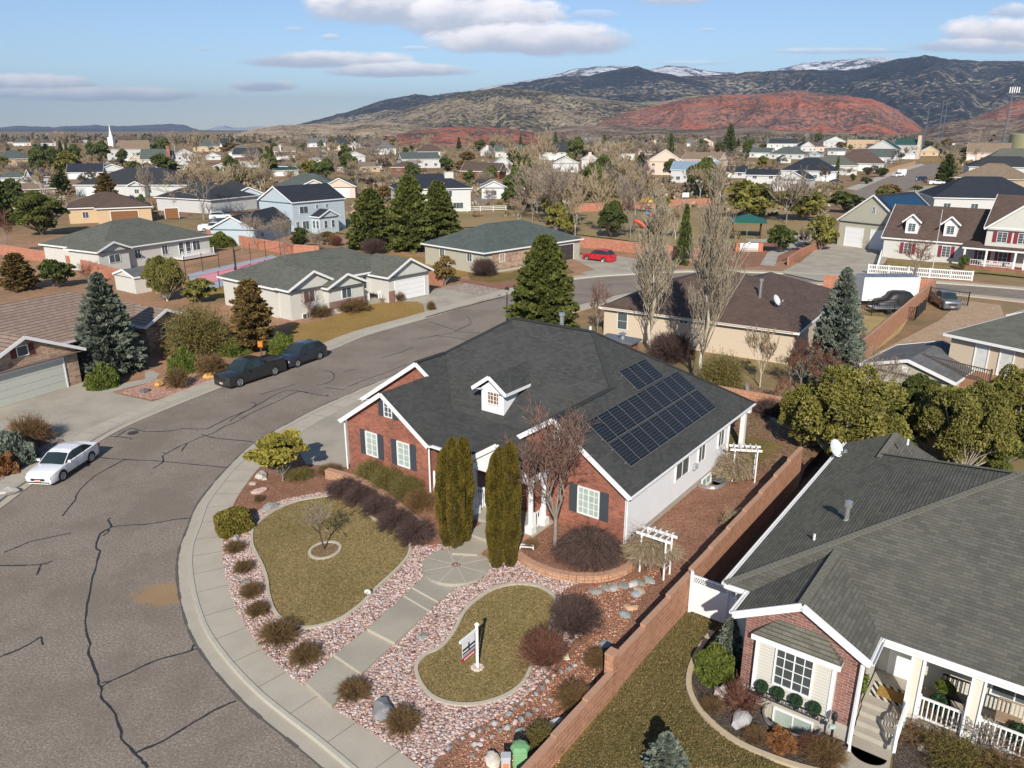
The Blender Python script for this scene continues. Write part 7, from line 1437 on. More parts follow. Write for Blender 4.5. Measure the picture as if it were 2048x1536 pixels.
SEDAN = [(0, .56, None, .70), (.012, .68, None, .86), (.05, .77, None, .94), (.12, .83, None, .98), (.26, .92, None, 1), (.27, .91, .93, 1), (.42, .94, 1.36, 1), (.50, .95, 1.44, 1), (.66, .97, 1.43, 1), (.74, .98, 1.36, .99), (.87, .99, 1.02, .97), (.88, 1.0, None, .96), (.97, .98, None, .90), (1, .80, None, .80)]
SUVP = [(0, .66, None, .74), (.012, .80, None, .9), (.05, .92, None, .95), (.12, .97, None, .99), (.25, 1.02, None, 1), (.26, 1.02, 1.05, 1), (.40, 1.05, 1.58, 1), (.50, 1.06, 1.66, 1), (.70, 1.08, 1.66, 1), (.85, 1.09, 1.58, .99), (.965, 1.08, 1.12, .96), (.97, 1.06, None, .95), (1, .75, None, .88)]
PICK = [(0, .85, None, .85), (.012, 1.0, None, .94), (.06, 1.08, None, .98), (.235, 1.12, None, 1), (.24, 1.12, 1.15, 1), (.34, 1.14, 1.72, 1), (.42, 1.15, 1.80, 1), (.56, 1.15, 1.80, 1), (.615, 1.15, 1.74, 1), (.63, 1.15, 1.2, 1), (.635, 1.12, None, 1), (.8, 1.12, None, 1), (.985, 1.12, None, 1), (1, .8, None, .97)]
def park(name, label, cat, fpx, rpx, prof, L, Wd, col, wb, side, s=None, **k):
    # front and rear wheel contact pixels of the visible side; side=+1 when it is the car's +y side
    a, b = at(*fpx, .0), at(*rpx, .0); d = (b-a); ang = math.atan2(d.y, d.x); real = (wb[1]-wb[0])*L; s = s or d.length/real; u = d.normalized(); nrm = Vector((-u.y, u.x, 0)); hw = Wd/2*s
    c = a - u*((wb[0]-.5)*L*s) - nrm*side*(hw-.1*s); return vehicle(name, label, cat, (c.x, c.y, .01), ang, prof, L, Wd, col, wb, s=s, **k)
park('sedan', 'white four door sedan parked at the left kerb', 'car', (125.5, 962), (182.3, 924.5), SEDAN, 4.82, 1.82, (.72, .72, .72), (.20, .775), -1); park('pickup_truck', 'black crew cab pickup parked at the far kerb', 'pickup', (480, 774), (549.5, 751), PICK, 5.78, 2.02, (.018, .020, .022), (.17, .78), -1, pickup=(.65, .97), wr=.40)
park('crossover', 'dark blue crossover parked behind the black pickup', 'car', (594.8, 734.8), (638.6, 719.2), SUVP, 4.53, 1.82, (.020, .026, .04), (.19, .77), -1, wr=.35); park('crossover', 'red crossover parked in the wide driveway', 'car', (1174, 521.6), (1207, 525.5), SUVP, 4.6, 1.85, (.45, .012, .02), (.19, .77), -1, wr=.36)
a, b = at(1860, 630, 0), at(1900, 634, 0); vehicle('pickup_truck', 'old grey pickup with black grille parked nose out on the tan gravel', 'pickup', at(1888, 612, .01), math.atan2(1, .18), PICK, 5.2, 1.9, (.10, .11, .12), (.17, .78), pickup=(.65, .97), wr=.36)
def far_car(name, label, cat, x, y, ang, prof, L, Wd, col, **k): return vehicle(name, label, cat, at(x, y, .03), radians(ang), prof, L, Wd, col, (.19, .77), **k)
far_car('box_truck', 'white truck with white cargo box parked on the far street', 'truck', 1797, 353, 30, PICK, 6, 2.2, (.7, .7, .7), box_=((1.9, 0, 1.9), (3.2, 2.2, 2.2))); far_car('suv', 'dark blue car parked across the far street driveway', 'car', 1842, 361, 20, SUVP, 4.7, 1.9, (.015, .02, .035)); far_car('pickup_truck', 'white pickup parked before the dark blue spruce', 'pickup', 1872, 369, 175, PICK, 5.8, 2, (.7, .7, .7), pickup=(.65, .97))
far_car('sedan', 'silver blue car parked at the bend of the far street', 'car', 1821, 393, 170, SEDAN, 4.8, 1.8, (.22, .25, .29)); far_car('suv', 'white covered pickup beside the blue black roof', 'pickup', 1853, 404, 175, SUVP, 5, 1.9, (.6, .62, .62)); far_car('suv', 'white vehicle parked in the drive of the grey garage', 'car', 441, 438, 200, SUVP, 4.8, 1.9, (.7, .7, .7)); far_car('sedan', 'black car parked beside the white vehicle near the grey garage', 'car', 441, 450, 195, SEDAN, 4.8, 1.8, (.015, .015, .02)); far_car('pickup_truck', 'white pickup parked behind the red wall', 'pickup', 428, 462, 180, PICK, 5.7, 2, (.7, .7, .7), pickup=(.65, .97)); far_car('suv', 'dark blue van parked before the log cabin house', 'car', 965, 366, 160, SUVP, 4.9, 1.9, (.03, .04, .07)); far_car('sedan', 'dark red car behind the small grey shed roofs', 'car', 1672, 366, 175, SEDAN, 4.8, 1.8, (.02, .02, .025))
# trailer and covered jeep behind the block wall
a, b = at(1722, 611, .1), at(1835, 612, .1); c = (a+b)/2 + Vector((0, 1.4, 0)); t = thing('enclosed_trailer', 'long white enclosed trailer with grey panelled roof behind the iron fence', 'trailer', tuple(c)); Lt = (b-a).length
mb = MB(); mb.box(c+Vector((0, 0, 1.9)), (Lt, 2.5, 2.7)); mb.build('body', WHITE, t); mb = MB()
for k in range(5): mb.box(c+Vector((-Lt/2+Lt*(k+.5)/5, 0, 3.28)), (Lt/5-.12, 2.3, .06))
mb.build('roof_panels', m_plain('trailer_roof', (.16, .18, .20), .5), t)
for k in (-.1, .1): mb = MB(); mb.tube([c+Vector((k*Lt, -1.3, .38)), c+Vector((k*Lt, -1.05, .38))], .36, 14); mb.build('wheel', TIRE, t)
c = at(1785, 618, .1); mb = MB(); prof = [(-2.2, .4, .9), (-2.0, .4, 1.15), (-1.0, .4, 1.3), (-.55, .4, 1.95), (0, .4, 2.1), (1.4, .4, 2.05), (1.9, .4, 1.6), (2.0, .4, .7)]
for (x, z0, z1) in prof: w_ = .85; mb.v += [(x, -w_-.1, .15), (x, -w_, z1*.75), (x, -w_*.7, z1), (x, w_*.7, z1), (x, w_, z1*.75), (x, w_+.1, .15)]
for i in range(len(prof)-1):
    for j in range(5): mb.f.append([i*6+j, i*6+j+1, (i+1)*6+j+1, (i+1)*6+j][::-1])
mb.f.append(list(range(6))[::-1]); mb.f.append([(len(prof)-1)*6+j for j in range(6)]); o = mb.build('covered_vehicle', m_plain('black_tarp', (.02, .02, .022), .45, var=.4, vs=2), smooth=True); o.location = c; o.rotation_euler[2] = .05; tag(o, 'off road vehicle under a black tarp before the white trailer', 'covered vehicle')
for (x, y, lb) in ((1770, 625, 'grey flat utility trailer with raised tailgate behind the iron fence'), (1710, 600, 'dark utility trailer piled with gear left of the white trailer')):
    c = at(x, y, .1); t = thing('utility_trailer', lb, 'trailer', tuple(c)); mb = MB(); mb.box(c+Vector((0, 0, .6)), (3.4, 1.6, .1)); mb.build('deck', METAL, t); mb = MB()
    for sx in (-1.7, 1.7):
        for sy in (-.8, .8): mb.box(c+Vector((sx, sy, .95)), (.06, .06, .7))
    for sy in (-.8, .8): mb.box(c+Vector((0, sy, 1.28)), (3.4, .05, .05)); mb.box(c+Vector((0, sy, .95)), (3.4, .04, .04))
    mb.build('rails', BLACK, t)
    for sy in (-.9, .9): mb = MB(); mb.tube([c+Vector((0, sy-.1, .3)), c+Vector((0, sy+.1, .3))], .3, 12); mb.build('wheel', TIRE, t)
# ================================================================ small things of the near garden
p = ag(955, 1337); t = thing('yard_sign', 'white colonial post with hanging real estate sign on the kidney shaped lawn', 'sign', tuple(p)); mb = MB(); mb.beam(p, p+Vector((0, 0, 1.9)), .10, .10, Vector((0, 1, 0))); mb.lathe([(.09, 1.88), (.09, 1.93), (.03, 2.0)], 4, tuple(p)); mb.build('post', WHITE, t)
arm = Vector((-.93, .18, 0)).normalized(); _t = p.z+1.9; arm = at(928, 1284, _t)-at(955, 1262, _t); arm.normalize(); mb = MB(); mb.beam(p+Vector((0, 0, 1.72)), p+arm*.98+Vector((0, 0, 1.72)), .07, .10); mb.build('arm', WHITE, t)
def signpart(nm, m, u0, u1, z0, z1, off=0.0, par=None):
    nrm = arm.cross(Vector((0, 0, 1))); nrm = nrm if nrm.y < 0 else -nrm; mb = MB(); q = p + nrm*off
    mb.beam(q+arm*u0+Vector((0, 0, (z0+z1)/2)), q+arm*u1+Vector((0, 0, (z0+z1)/2)), .012, z1-z0); return mb.build(nm, m, par or t)
SGW = m_plain('sign_white', (.66, .66, .66), .4, var=.02); SGK = m_plain('sign_black', (.012, .012, .014), .4); SGR = m_plain('sign_red', (.42, .02, .03), .4)
s_ = signpart('sign_board', SGW, .14, .86, .98, 1.62); signpart('lettering', SGK, .15, .85, 1.25, 1.33, .011, s_); signpart('lettering', SGK, .15, .85, 1.10, 1.16, .011, s_); signpart('lettering', SGK, .46, .52, 1.16, 1.46, .012, s_); signpart('lettering', m_plain('sign_grey', (.25, .25, .28), .5), .16, .84, 1.0, 1.06, .011, s_); signpart('rider', SGR, .14, .86, .78, .96)
for k in range(7): signpart('lettering', SGW, .2+.085*k, .25+.085*k, .84, .90, .011, s_)
v = MB(); 
for k in range(9): a = k*.7; v.blob((p.x+.16*cos(a), p.y+.16*sin(a), p.z+.05), (.10, .09, .07), k, .2, 6, 4)
v.build('stone_collar', m_plain('pale_stones', (.50, .40, .34), .9, var=.2), t)
# little round white sign by the lawn, white frame, boulders
p = ag(736, 1196); t = thing('disc_marker', 'small round white disc on a short stake at the right edge of the larger lawn', 'marker', tuple(p)); mb = MB(); mb.beam(p, p+Vector((0, 0, .22)), .02, .02, Vector((0, 1, 0))); mb.build('stake', METAL, t); mb = MB(); c = p+Vector((0, 0, .30)); mb.tube([c+Vector((0, -.02, -.01)), c+Vector((0, .02, .01))], .15, 16); mb.build('disc', WHITE, t); mb = MB(); mb.beam(c+Vector((-.11, -.028, -.07)), c+Vector((.11, -.028, .07)), .012, .012); mb.build('stripe', SGK, t)
p = ag(1053, 1108)+Vector((0, 0, .33)); t = thing('garden_ornament', 'small white wooden garden frame lying in the planter', 'garden frame', tuple(p)); mb = MB()
for a, b in (((-.3, -.1), (.3, -.2)), ((-.25, .1), (.32, .0)), ((-.3, -.1), (-.25, .1)), ((.3, -.2), (.32, 0))): mb.beam(p+Vector((*a, .12)), p+Vector((*b, .12)), .05, .05)
for a in ((-.3, -.1), (.3, -.2), (-.25, .1), (.32, 0)): mb.beam(p+Vector((*a, 0)), p+Vector((*a, .14)), .05, .05, Vector((0, 1, 0)))
mb.build('frame', WHITE, t)
STN = {}
def stone(x, y, r, label, col=(.25, .25, .25), flat_=.6, group=None, cat='boulder', name='boulder', on=True, z=0, asp=1.3):
    p = ag(x, y) if on else at(x, y, .13); mb = MB(); sd_ = int(x*7+y); mb.blob((0, 0, r*flat_*.35), (r*asp, r*.85, r*flat_), sd_, .28, 10, 7); k = 'stone_%d_%d' % (int(col[0]*100), int(col[2]*100)); o = mb.build(name, m_plain(k, col, .95, var=.35, vs=7), smooth=True); o.data.set_sharp_from_angle(angle=radians(30)); o.location = p+Vector((0, 0, z)); o.rotation_euler[2] = sd_ % 6; return tag(o, label, cat, group)
GR, PK, YL, TN = (.20, .20, .205), (.47, .33, .30), (.50, .29, .10), (.45, .36, .27)
for a in [(768, 1424, .42, 'big grey boulder in the cobbles right of the walk', GR), (844, 1275, .18, 'small grey boulder by the walk steps', (.22, .25, .23)), (519, 985, .33, 'pink boulder in the red bed behind the sidewalk', PK), (540, 1018, .35, 'grey boulder at the top of the larger lawn', (.24, .24, .22)), (523, 955, .40, 'pale standing boulder under the yellow pine', (.42, .39, .34)), (505, 968, .2, 'broken pale rock beside the yellow pine', (.35, .28, .22)), (472, 1078, .22, 'grey boulder beside the clipped boxy shrub', (.33, .31, .29)), (492, 1168, .26, 'long grey boulder between two kerb shrubs', (.24, .22, .19)), (612, 945, .22, 'pale boulder at the driveway edge', TN), (1129, 1312, .22, 'cream boulder between the two round bare shrubs', (.62, .55, .42)), (985, 1522, .30, 'white boulder left of the utility boxes', (.6, .54, .46)), (1112, 1445, .2, 'pale boulder near the low wall', (.52, .48, .43)),
          (1440, 1387, .30, 'pale flat boulder in the dark mulch bed', (.50, .45, .38)), (1483, 1440, .34, 'grey boulder in the middle of the dark mulch bed', (.38, .37, .36)), (1860, 1500, .3, 'pinkish boulder in front of the porch shrubs', (.45, .36, .34)), (1040, 1462, .15, 'small dark stone above the green box', GR)]: stone(*a)
stone(318, 770, .5, 'golden boulder on the pink gravel bed by the path', YL, .55, None, 'boulder', 'boulder', False); stone(420, 754, .42, 'golden boulder at the sidewalk near the black pickup', YL, .8, None, 'boulder', 'boulder', False); stone(425, 722, .5, 'golden boulder behind the black pickup', YL, .6, None, 'boulder', 'boulder', False); stone(290, 783, .4, 'dark slate boulder beside the golden boulder', (.12, .13, .15), .35, None, 'boulder', 'boulder', False); stone(15, 985, .4, 'pale boulder at the left edge of the bed by the sedan', (.4, .37, .33), .5, None, 'boulder', 'boulder', False)
for i, (x, y, c) in enumerate([(1192, 1184, (.28, .28, .24)), (1214, 1176, (.27, .25, .22)), (1227, 1177, (.4, .38, .36)), (1248, 1172, (.24, .27, .22)), (1265, 1169, (.55, .52, .48)), (1281, 1166, (.22, .25, .19)), (1298, 1161, (.32, .34, .32)), (1278, 1181, (.45, .36, .26)), (1273, 1188, (.33, .35, .36)), (1263, 1215, (.5, .32, .2)), (1249, 1228, (.30, .32, .31)), (1210, 1290, (.30, .33, .31))]):
    stone(x, y, .24, ['pale grey flat stone at the left end of the stepping stones by the arbour', 'brown grey stepping stone second from the left', 'light grey stepping stone third from the left', 'greenish stepping stone fourth from the left', 'whitish stepping stone between two greenish ones', 'large greenish stepping stone near the wall', 'grey stepping stone nearest the arbour post', 'tan round stepping stone below the greenish one', 'blue grey small stepping stone by the wall shadow', 'orange tan flat stone near the wall shadow', 'small grey flat stone in the red gravel', 'flat grey green stone at the wall corner'][i], c, .22, 'stepping stones in the red gravel', 'stepping stone', 'stepping_stone')
for (x, y) in ((822, 1099), (868, 1093), (1007, 1149), (1036, 1153), (1064, 1156), (1093, 1166)): stone(x, y, .2, 'flat red paver sunk in the pink cobbles', (.36, .10, .07), .12, 'flat red pavers in the cobbles', 'paver', 'paver')
EDG = [(855, 1530), (868, 1518), (884, 1507), (898, 1497), (912, 1483), (925, 1476), (945, 1470), (960, 1462), (975, 1458), (990, 1447), (1003, 1438), (1018, 1428), (1030, 1417), (1045, 1408), (1060, 1400), (1072, 1388), (1085, 1376), (1095, 1362), (1108, 1352), (1122, 1344), (1138, 1338), (1150, 1332), (1165, 1325), (1180, 1312), (1190, 1305), (950, 1490), (965, 1480), (985, 1473), (1000, 1462), (1015, 1456), (1030, 1446), (1044, 1440), (1058, 1428), (1075, 1420), (1088, 1410), (1100, 1400), (945, 1512), (955, 1500), (960, 1490)]
protos = [stone(EDG[i][0], EDG[i][1], .10, 'small grey or tan border stone edging the red gravel bed', c, .7, 'border stones edging the red gravel', 'border stone', 'border_stone', asp=1.15) for i, c in enumerate([(.17, .18, .19), (.34, .34, .32), (.45, .40, .34), (.24, .26, .27)])]
rr = random.Random(4)
for i, (x, y) in enumerate(EDG[4:]):
    o = protos[i % 4].copy(); COL.objects.link(o); o.location = ag(x, y); o.rotation_euler[2] = rr.random()*6; k = rr.uniform(.65, 1.25); o.scale = (k, k*rr.uniform(.8, 1.2), k)
# utility boxes
p = ag(1040, 1536); t = thing('utility_box', 'green louvred telecom pedestal beside the low wall', 'utility box', tuple(p)); mb = MB(); mb.prism([(p.x-.22, p.y-.2), (p.x+.22, p.y-.2), (p.x+.22, p.y+.2), (p.x-.22, p.y+.2)], p.z, p.z+.78); mb.lathe([(.31, .78), (.29, .86), (.20, .93), (.03, .95)], 8, tuple(p)); GBX = m_plain('utility_green', (.16, .33, .15), .5, var=.1); mb.build('housing', GBX, t); mb = MB()
for k in range(7): mb.box((p.x, p.y-.205, p.z+.15+k*.09), (.36, .02, .03))
mb.build('louvres', m_plain('utility_green_light', (.24, .42, .22), .5), t)
p = ag(1012, 1548); t = thing('utility_box', 'small grey pedestal with orange label left of the green box', 'utility box', tuple(p)); mb = MB(); mb.box(p+Vector((0, 0, .35)), (.28, .22, .7)); mb.box(p+Vector((0, 0, .72)), (.31, .25, .06)); mb.build('housing', m_plain('utility_grey', (.42, .44, .45), .5), t); mb = MB(); mb.box(p+Vector((0, -.115, .4)), (.18, .01, .22)); mb.build('warning_label', m_plain('orange_label', (.6, .22, .1), .6), t)
# arbours
def arbour(label, p, wd, dp, ht, ang, arc=True):
    t = thing('garden_arbour', label, 'arbour', tuple(p)); U_ = Vector((cos(ang), sin(ang), 0)); V_ = Vector((-sin(ang), cos(ang), 0)); 
    for su in (-1, 1):
        for sv in (-1, 1): mb = MB(); q = p+U_*su*wd/2+V_*sv*dp/2; mb.beam(q, q+Vector((0, 0, ht)), .07, .07, Vector((0, 1, 0))); mb.build('post', WHITE, t)
    mb = MB()
    for sv in (-1, 1): mb.beam(p+V_*sv*dp/2-U_*(wd/2+.25)+Vector((0, 0, ht)), p+V_*sv*dp/2+U_*(wd/2+.25)+Vector((0, 0, ht)), .05, .12)
    mb.build('beam', WHITE, t); mb = MB()
    for k in range(5): q = p+U_*(-wd/2+wd*k/4)+Vector((0, 0, ht+.08)); sb = MB(); sb.beam(q-V_*(dp/2+.15), q+V_*(dp/2+.15), .05, .06); sb.build('slat', WHITE, t)
    for su in (-1, 1):
        for k in range(4): mb.beam(p+U_*su*wd/2-V_*dp/2+Vector((0, 0, .5+k*.4)), p+U_*su*wd/2+V_*dp/2+Vector((0, 0, .5+k*.4)), .02, .03)
    mb.build('side_rungs', WHITE, t); return t
p = hf(-12.7, 27.7, .92); arbour('white garden arbour overgrown with bare vines beside the right brick gable', p, 1.15, .6, 1.9, -AZ); plant('vine', 'climbing_vine', 'tangled bare vines over the near white arbour', 'vine', p+Vector((-.1, .2, .9)), 1.35, 1.35)
p = hf(-13.1, 39.3, .92); arbour('white garden arbour overgrown with bare vines near the back porch', p, 1.2, .6, 1.9, -AZ+.5); plant('vine', 'climbing_vine', 'tangled bare vines over the far white arbour', 'vine', p+Vector((-.5, .2, .3)), 1.2, 1.9)
plant('vine', 'climbing_vine', 'bare vine tangle against the far end of the block wall', 'vine', hf(-11.4, 33.5, .9), .7, 1.2)
# splash blocks, back yard kerb
pts = [at(x, y, .95).xy for x, y in [(1492, 770), (1497, 790), (1510, 812), (1530, 830), (1560, 850)]]; bwall('curved low grey stone kerb in the back yard', cr(pts, 3), .85, 1.1, m_plain('kerb_stone', (.3, .26, .23), .95, var=.3, vs=2), .25, cap=False, name='garden_kerb')
# neighbour's porch things
def topiary(label, p, r, group=None): 
    t = thing('topiary', label, 'topiary', (0, 0, 0), group); t.location = p; mb = MB(); mb.lathe([(.10*r/.2, 0), (.14*r/.2, .14)], 10); mb.build('pot', BLACK, t); nm = 'topi%d' % int(r*100)
    if nm not in PROTO:
        rg = np.random.default_rng(5); d = rdir(rg, 1500); me = leafmesh(nm, d*r*(.85+.15*rg.random((1500, 1))), d, r*.2, DKLEAF, rg, rg.random(1500), 1.4, .9); PROTO[nm] = me
    o = bpy.data.objects.new('foliage', PROTO[nm]); COL.objects.link(o); o.parent = t; o.location = (0, 0, .14+r*.8); mb = MB(); mb.blob((0, 0, .14+r*.8), (r*.8,)*3, 1, .05, 10, 7); mb.build('core', ARBC, t); return t
for i, (b_, lb) in enumerate(((-6.15, 'leftmost of the four round topiary balls under the bay window'), (-5.6, 'second of the four round topiary balls under the bay window'), (-5.0, 'third of the four round topiary balls under the bay window'), (-4.4, 'rightmost of the four round topiary balls under the bay window'))): topiary(lb, hf(b_, 22.64, 1.17), .19, 'round topiary balls in the window rail')
topiary('larger round topiary on the porch behind the first rail', hf(-1.15, 25.3, 1.1), .3); topiary('round topiary on the porch behind the second rail', hf(1.1, 25.2, 1.1), .32)
def wreath(label, c, nrm, r):
    t = thing('wreath', label, 'wreath', tuple(c)); rg = np.random.default_rng(8); a = rg.random(700)*2*pi; u = nrm.orthogonal().normalized(); u = Vector((0, 0, 1)) - nrm*nrm.z; u.normalize(); w_ = nrm.cross(u); P_ = np.array([tuple(u*cos(x)*r+w_*sin(x)*r) for x in a])+rg.normal(size=(700, 3))*r*.16
    me = leafmesh('wreath_leaves', P_, rdir(rg, 700), r*.3, GREEN, rg, rg.random(700)); o = bpy.data.objects.new('foliage', me); COL.objects.link(o); o.parent = t; return t
wreath('small green wreath hanging on the side wall by the steps', hf(-3.28, 23.9, 2.15), BV, .22); wreath('green and red wreath on the porch wall', hf(-1.0, 26.42, 2.6), -AV, .3)
mb = MB(); c = hf(-2.66, 22.9, .415); mb.v = [tuple(c)] + [tuple(c + BV*(.55*cos(a)) - AV*(.5*sin(a))+Vector((0, 0, .012))) for a in [pi*j/14 for j in range(15)]]; mb.v[0] = tuple(c+Vector((0, 0, .012))); mb.f = [[0, j+2, j+1] for j in range(14)]; mb.prism([q[:2] for q in mb.v[1:16]], c.z, c.z+.012); tag(mb.build('door_mat', m_plain('rubber_mat', (.03, .028, .025), .9)), 'dark half round mat at the foot of the porch steps', 'mat')
mb = MB(); fbox(mb, HFR, -3.0, -2.1, 25.0, 25.6, 1.1, 1.12); tag(mb.build('door_mat', m_plain('sunflower_mat', (.30, .18, .05), .9, var=.5, vs=12)), 'brown and yellow patterned door mat on the striped rug', 'mat'); mb = MB(); fbox(mb, HFR, -3.2, -1.9, 24.85, 25.75, 1.1, 1.108)
def f_str(t):
    w_ = t.new('ShaderNodeTexWave'); w_.inputs['Scale'].default_value = 1.6; t.l.new(t.uv, w_.inputs[0]); return t.mix(t.math('GREATER_THAN', w_.outputs[1], .5), (.02, .02, .02, 1), (.55, .52, .45, 1))
tag(mb.build('striped_rug', mat('striped_rug', f_str), uv=True), 'black and cream striped rug under the door mat', 'rug')
def bench(label, c, m, wd=1.1):
    t = thing('porch_bench', label, 'bench', tuple(c)); mb = MB(); F2 = Fr(c, BV, AV); fbox(mb, F2, -wd/2, wd/2, -.25, .25, .42, .47); mb.build('seat', m, t); mb = MB()
    for k in range(7): fbox(mb, F2, -wd/2+wd*k/6-.015, -wd/2+wd*k/6+.015, .22, .25, .45, .95)
    fbox(mb, F2, -wd/2, wd/2, .22, .26, .93, .98); mb.build('backrest', m, t)
    for su in (-1, 1):
        for sv in (-1, 1): mb = MB(); fbox(mb, F2, su*wd/2*.95-.02, su*wd/2*.95+.02, sv*.22-.02, sv*.22+.02, 0, .43); mb.build('leg', m, t)
    return t
bench('black metal bench on the porch beside the first column', hf(-.85, 25.9, 1.1), BLACK, .8); bench('wooden porch chair behind the second rail', hf(.75, 25.7, 1.1), m_plain('worn_wood', (.30, .22, .15), .8), .7)
plant('mound', 'potted_flowers', 'bouquet of green and orange leaves above the porch topiary', 'plant', hf(-1.1, 25.6, 1.9), .3, .25)
p = hf(-3.75, 22.5, .42); t = thing('lantern_post', 'small black yard lamp with checked ribbon by the downspout', 'yard lamp', tuple(p)); mb = MB(); mb.beam(p, p+Vector((0, 0, 1.0)), .06, .06, Vector((0, 1, 0))); mb.build('post', BLACK, t); mb = MB(); mb.lathe([(.06, 1.0), (.10, 1.06), (.10, 1.22), (.03, 1.3)], 6, tuple(p)); mb.build('lantern', BLACK, t); mb = MB(); mb.box(p+Vector((-.06, -.06, .8)), (.2, .08, .14)); mb.build('ribbon', m_plain('checked_ribbon', (.3, .42, .36), .7, var=.6, vs=30), t)
p = hf(-3.45, 22.55, .42); mb = MB()
for k in range(5): a0 = [p+Vector((.19*cos(x)+.01*k, .13*sin(x), .03+.03*k)) for x in [2*pi*j/14 for j in range(15)]]; mb.tube(a0, .018, 5)
tag(mb.build('garden_hose', BLACK), 'coiled black garden hose at the downspout', 'hose')
# white number patch on the kerb
mb = MB(); a_, b_ = at(394.5, 786.3, .06), at(402.5, 782.4, .06); mb.beam(a_, b_, .02, .13); tag(mb.build('kerb_number', WHITE), 'white painted patch with dark house number on the far kerb', 'kerb number')
def text(parent, s, loc, rot, size, m, name='lettering', ext=.004):
    cu = bpy.data.curves.new(name, 'FONT'); cu.body = s; cu.size = size; cu.extrude = ext; cu.align_x = 'CENTER'; cu.align_y = 'CENTER'; o = bpy.data.objects.new(name, cu); COL.objects.link(o); dg = bpy.context.evaluated_depsgraph_get(); me = bpy.data.meshes.new_from_object(o.evaluated_get(dg)); bpy.data.objects.remove(o)
    me.materials.clear(); me.materials.append(m); o = bpy.data.objects.new(name, me); COL.objects.link(o); o.rotation_euler = rot; o.location = loc
    if parent: o.parent = parent; o.location = Vector(loc) - Vector(parent.get('_o', (0, 0, 0)))
    return o
dd_ = (b_-a_); o = text(None, '674', (a_+b_)/2 + dd_.cross(Vector((0, 0, 1))).normalized()*.015, (radians(90), 0, math.atan2(dd_.y, dd_.x)), .15, SGK); o.parent = bpy.data.objects['kerb_number']
# ================================================================ street things, park
def lamp(label, p, ht):
    t = thing('street_lamp', label, 'street lamp', tuple(p)); mb = MB(); mb.tube([p, p+Vector((0, 0, ht*.12)), p+Vector((0, 0, ht*.9))], [.12, .07, .05], 8); mb.build('post', BLACK, t); mb = MB(); mb.lathe([(.10, ht*.9), (.19, ht*.92), (.24, ht*.99)], 8, tuple(p)); mb.build('lantern', m_glass('lamp_glass', (.3, .3, .28), .2), t); mb = MB(); mb.lathe([(.28, ht*.99), (.2, ht*1.03), (.03, ht*1.07)], 8, tuple(p)); mb.build('cap', BLACK, t)
p = at(1014, 642, .1); lamp('black street lamp in front of the big pine', p, zat(p, 580)); p = at(1825, 408, .05); lamp('black street lamp at the far street bend', p, zat(p, 356))
p = at(1862, 556, .1); mb = MB(); mb.tube([p, p+Vector((0, 0, zat(p, 420)))], [.06, .035], 6); tag(mb.build('flagpole', m_plain('pole_grey', (.5, .5, .5), .5)), 'bare flagpole in front of the colonial house', 'flagpole')
def hoop(label, p, ht, ang, m, bm):
    t = thing('basketball_hoop', label, 'basketball hoop', tuple(p)); d = Vector((cos(ang), sin(ang), 0)); mb = MB(); mb.beam(p, p+Vector((0, 0, ht)), .22, .16, Vector((0, 1, 0))); mb.beam(p+Vector((0, 0, ht-.2)), p+d*1.1+Vector((0, 0, ht+.1)), .1, .1); mb.build('post', m, t); mb = MB(); c = p+d*1.15+Vector((0, 0, ht+.3)); mb.beam(c-d.cross(Vector((0, 0, 1)))*.85, c+d.cross(Vector((0, 0, 1)))*.85, .04, 1.1); mb.build('backboard', bm, t); mb = MB(); c2 = c+d*.35-Vector((0, 0, .35)); mb.tube([c2+Vector((.22*cos(2*pi*j/12), .22*sin(2*pi*j/12), 0)) for j in range(13)], .015, 4); mb.build('rim', m_plain('rim_orange', (.4, .1, .03), .5), t)
hoop('basketball hoop with glass backboard and dark padded post at the pink court', at(472, 541, .1), 3.0, .3, BLACK, m_glass('acrylic', (.3, .33, .35), .2)); hoop('basketball hoop with round white backboard in the park', at(1367, 418, .1), 3.3, -1.5, METAL, WHITE)
c = at(1492, 472, .1); t = thing('gazebo', 'green pyramid roofed gazebo in the park', 'gazebo', tuple(c)); mb = MB(); r = 5.0; zb = 2.9; zt = zat(c, 427)
mb.v = [(c.x+r*cos(pi*k/2+.5), c.y+r*sin(pi*k/2+.5), zb) for k in range(4)] + [(c.x, c.y, zt)]; mb.f = [[k, (k+1) % 4, 4] for k in range(4)] + [[3, 2, 1, 0]]; mb.build('roof', m_plain('gazebo_green', (.02, .10, .075), .5), t)
for k in range(4): mb = MB(); q = Vector((c.x+r*.72*cos(pi*k/2+.5), c.y+r*.72*sin(pi*k/2+.5), 0)); mb.beam(q, q+Vector((0, 0, zb)), .22, .22, Vector((0, 1, 0))); mb.build('post', m_plain('post_brown', (.09, .03, .02), .7), t)
c = at(1497, 503, .1); t = thing('park_sign', 'white park sign board between two orange red brick piers', 'sign', tuple(c)); ORB = m_brick('orange_brick', (.50, .16, .07), (.42, .13, .06), (.35, .2, .12)); w_ = 1.9
for s in (-1, 1): mb = MB(); mb.box(c+Vector((s*w_, 0, .7)), (.7, .7, 1.5)); mb.build('pier', ORB, t, uv=True)
mb = MB(); mb.box(c+Vector((0, 0, .85)), (2*w_-.7, .12, 1.1)); mb.lathe([(.3, 1.38), (.22, 1.5), (.05, 1.58)], 10, tuple(c)); mb.build('board', m_plain('sign_board_white', (.62, .66, .68), .5), t); mb = MB(); mb.box(c+Vector((0, 0, .15)), (2*w_-.7, .6, .25)); mb.build('plinth', CONC, t); mb = MB(); mb.box(c+Vector((0, -.07, .45)), (2*w_-1.1, .02, .12)); mb.build('stripe', m_plain('sign_stripe', (.45, .15, .12), .6), t)
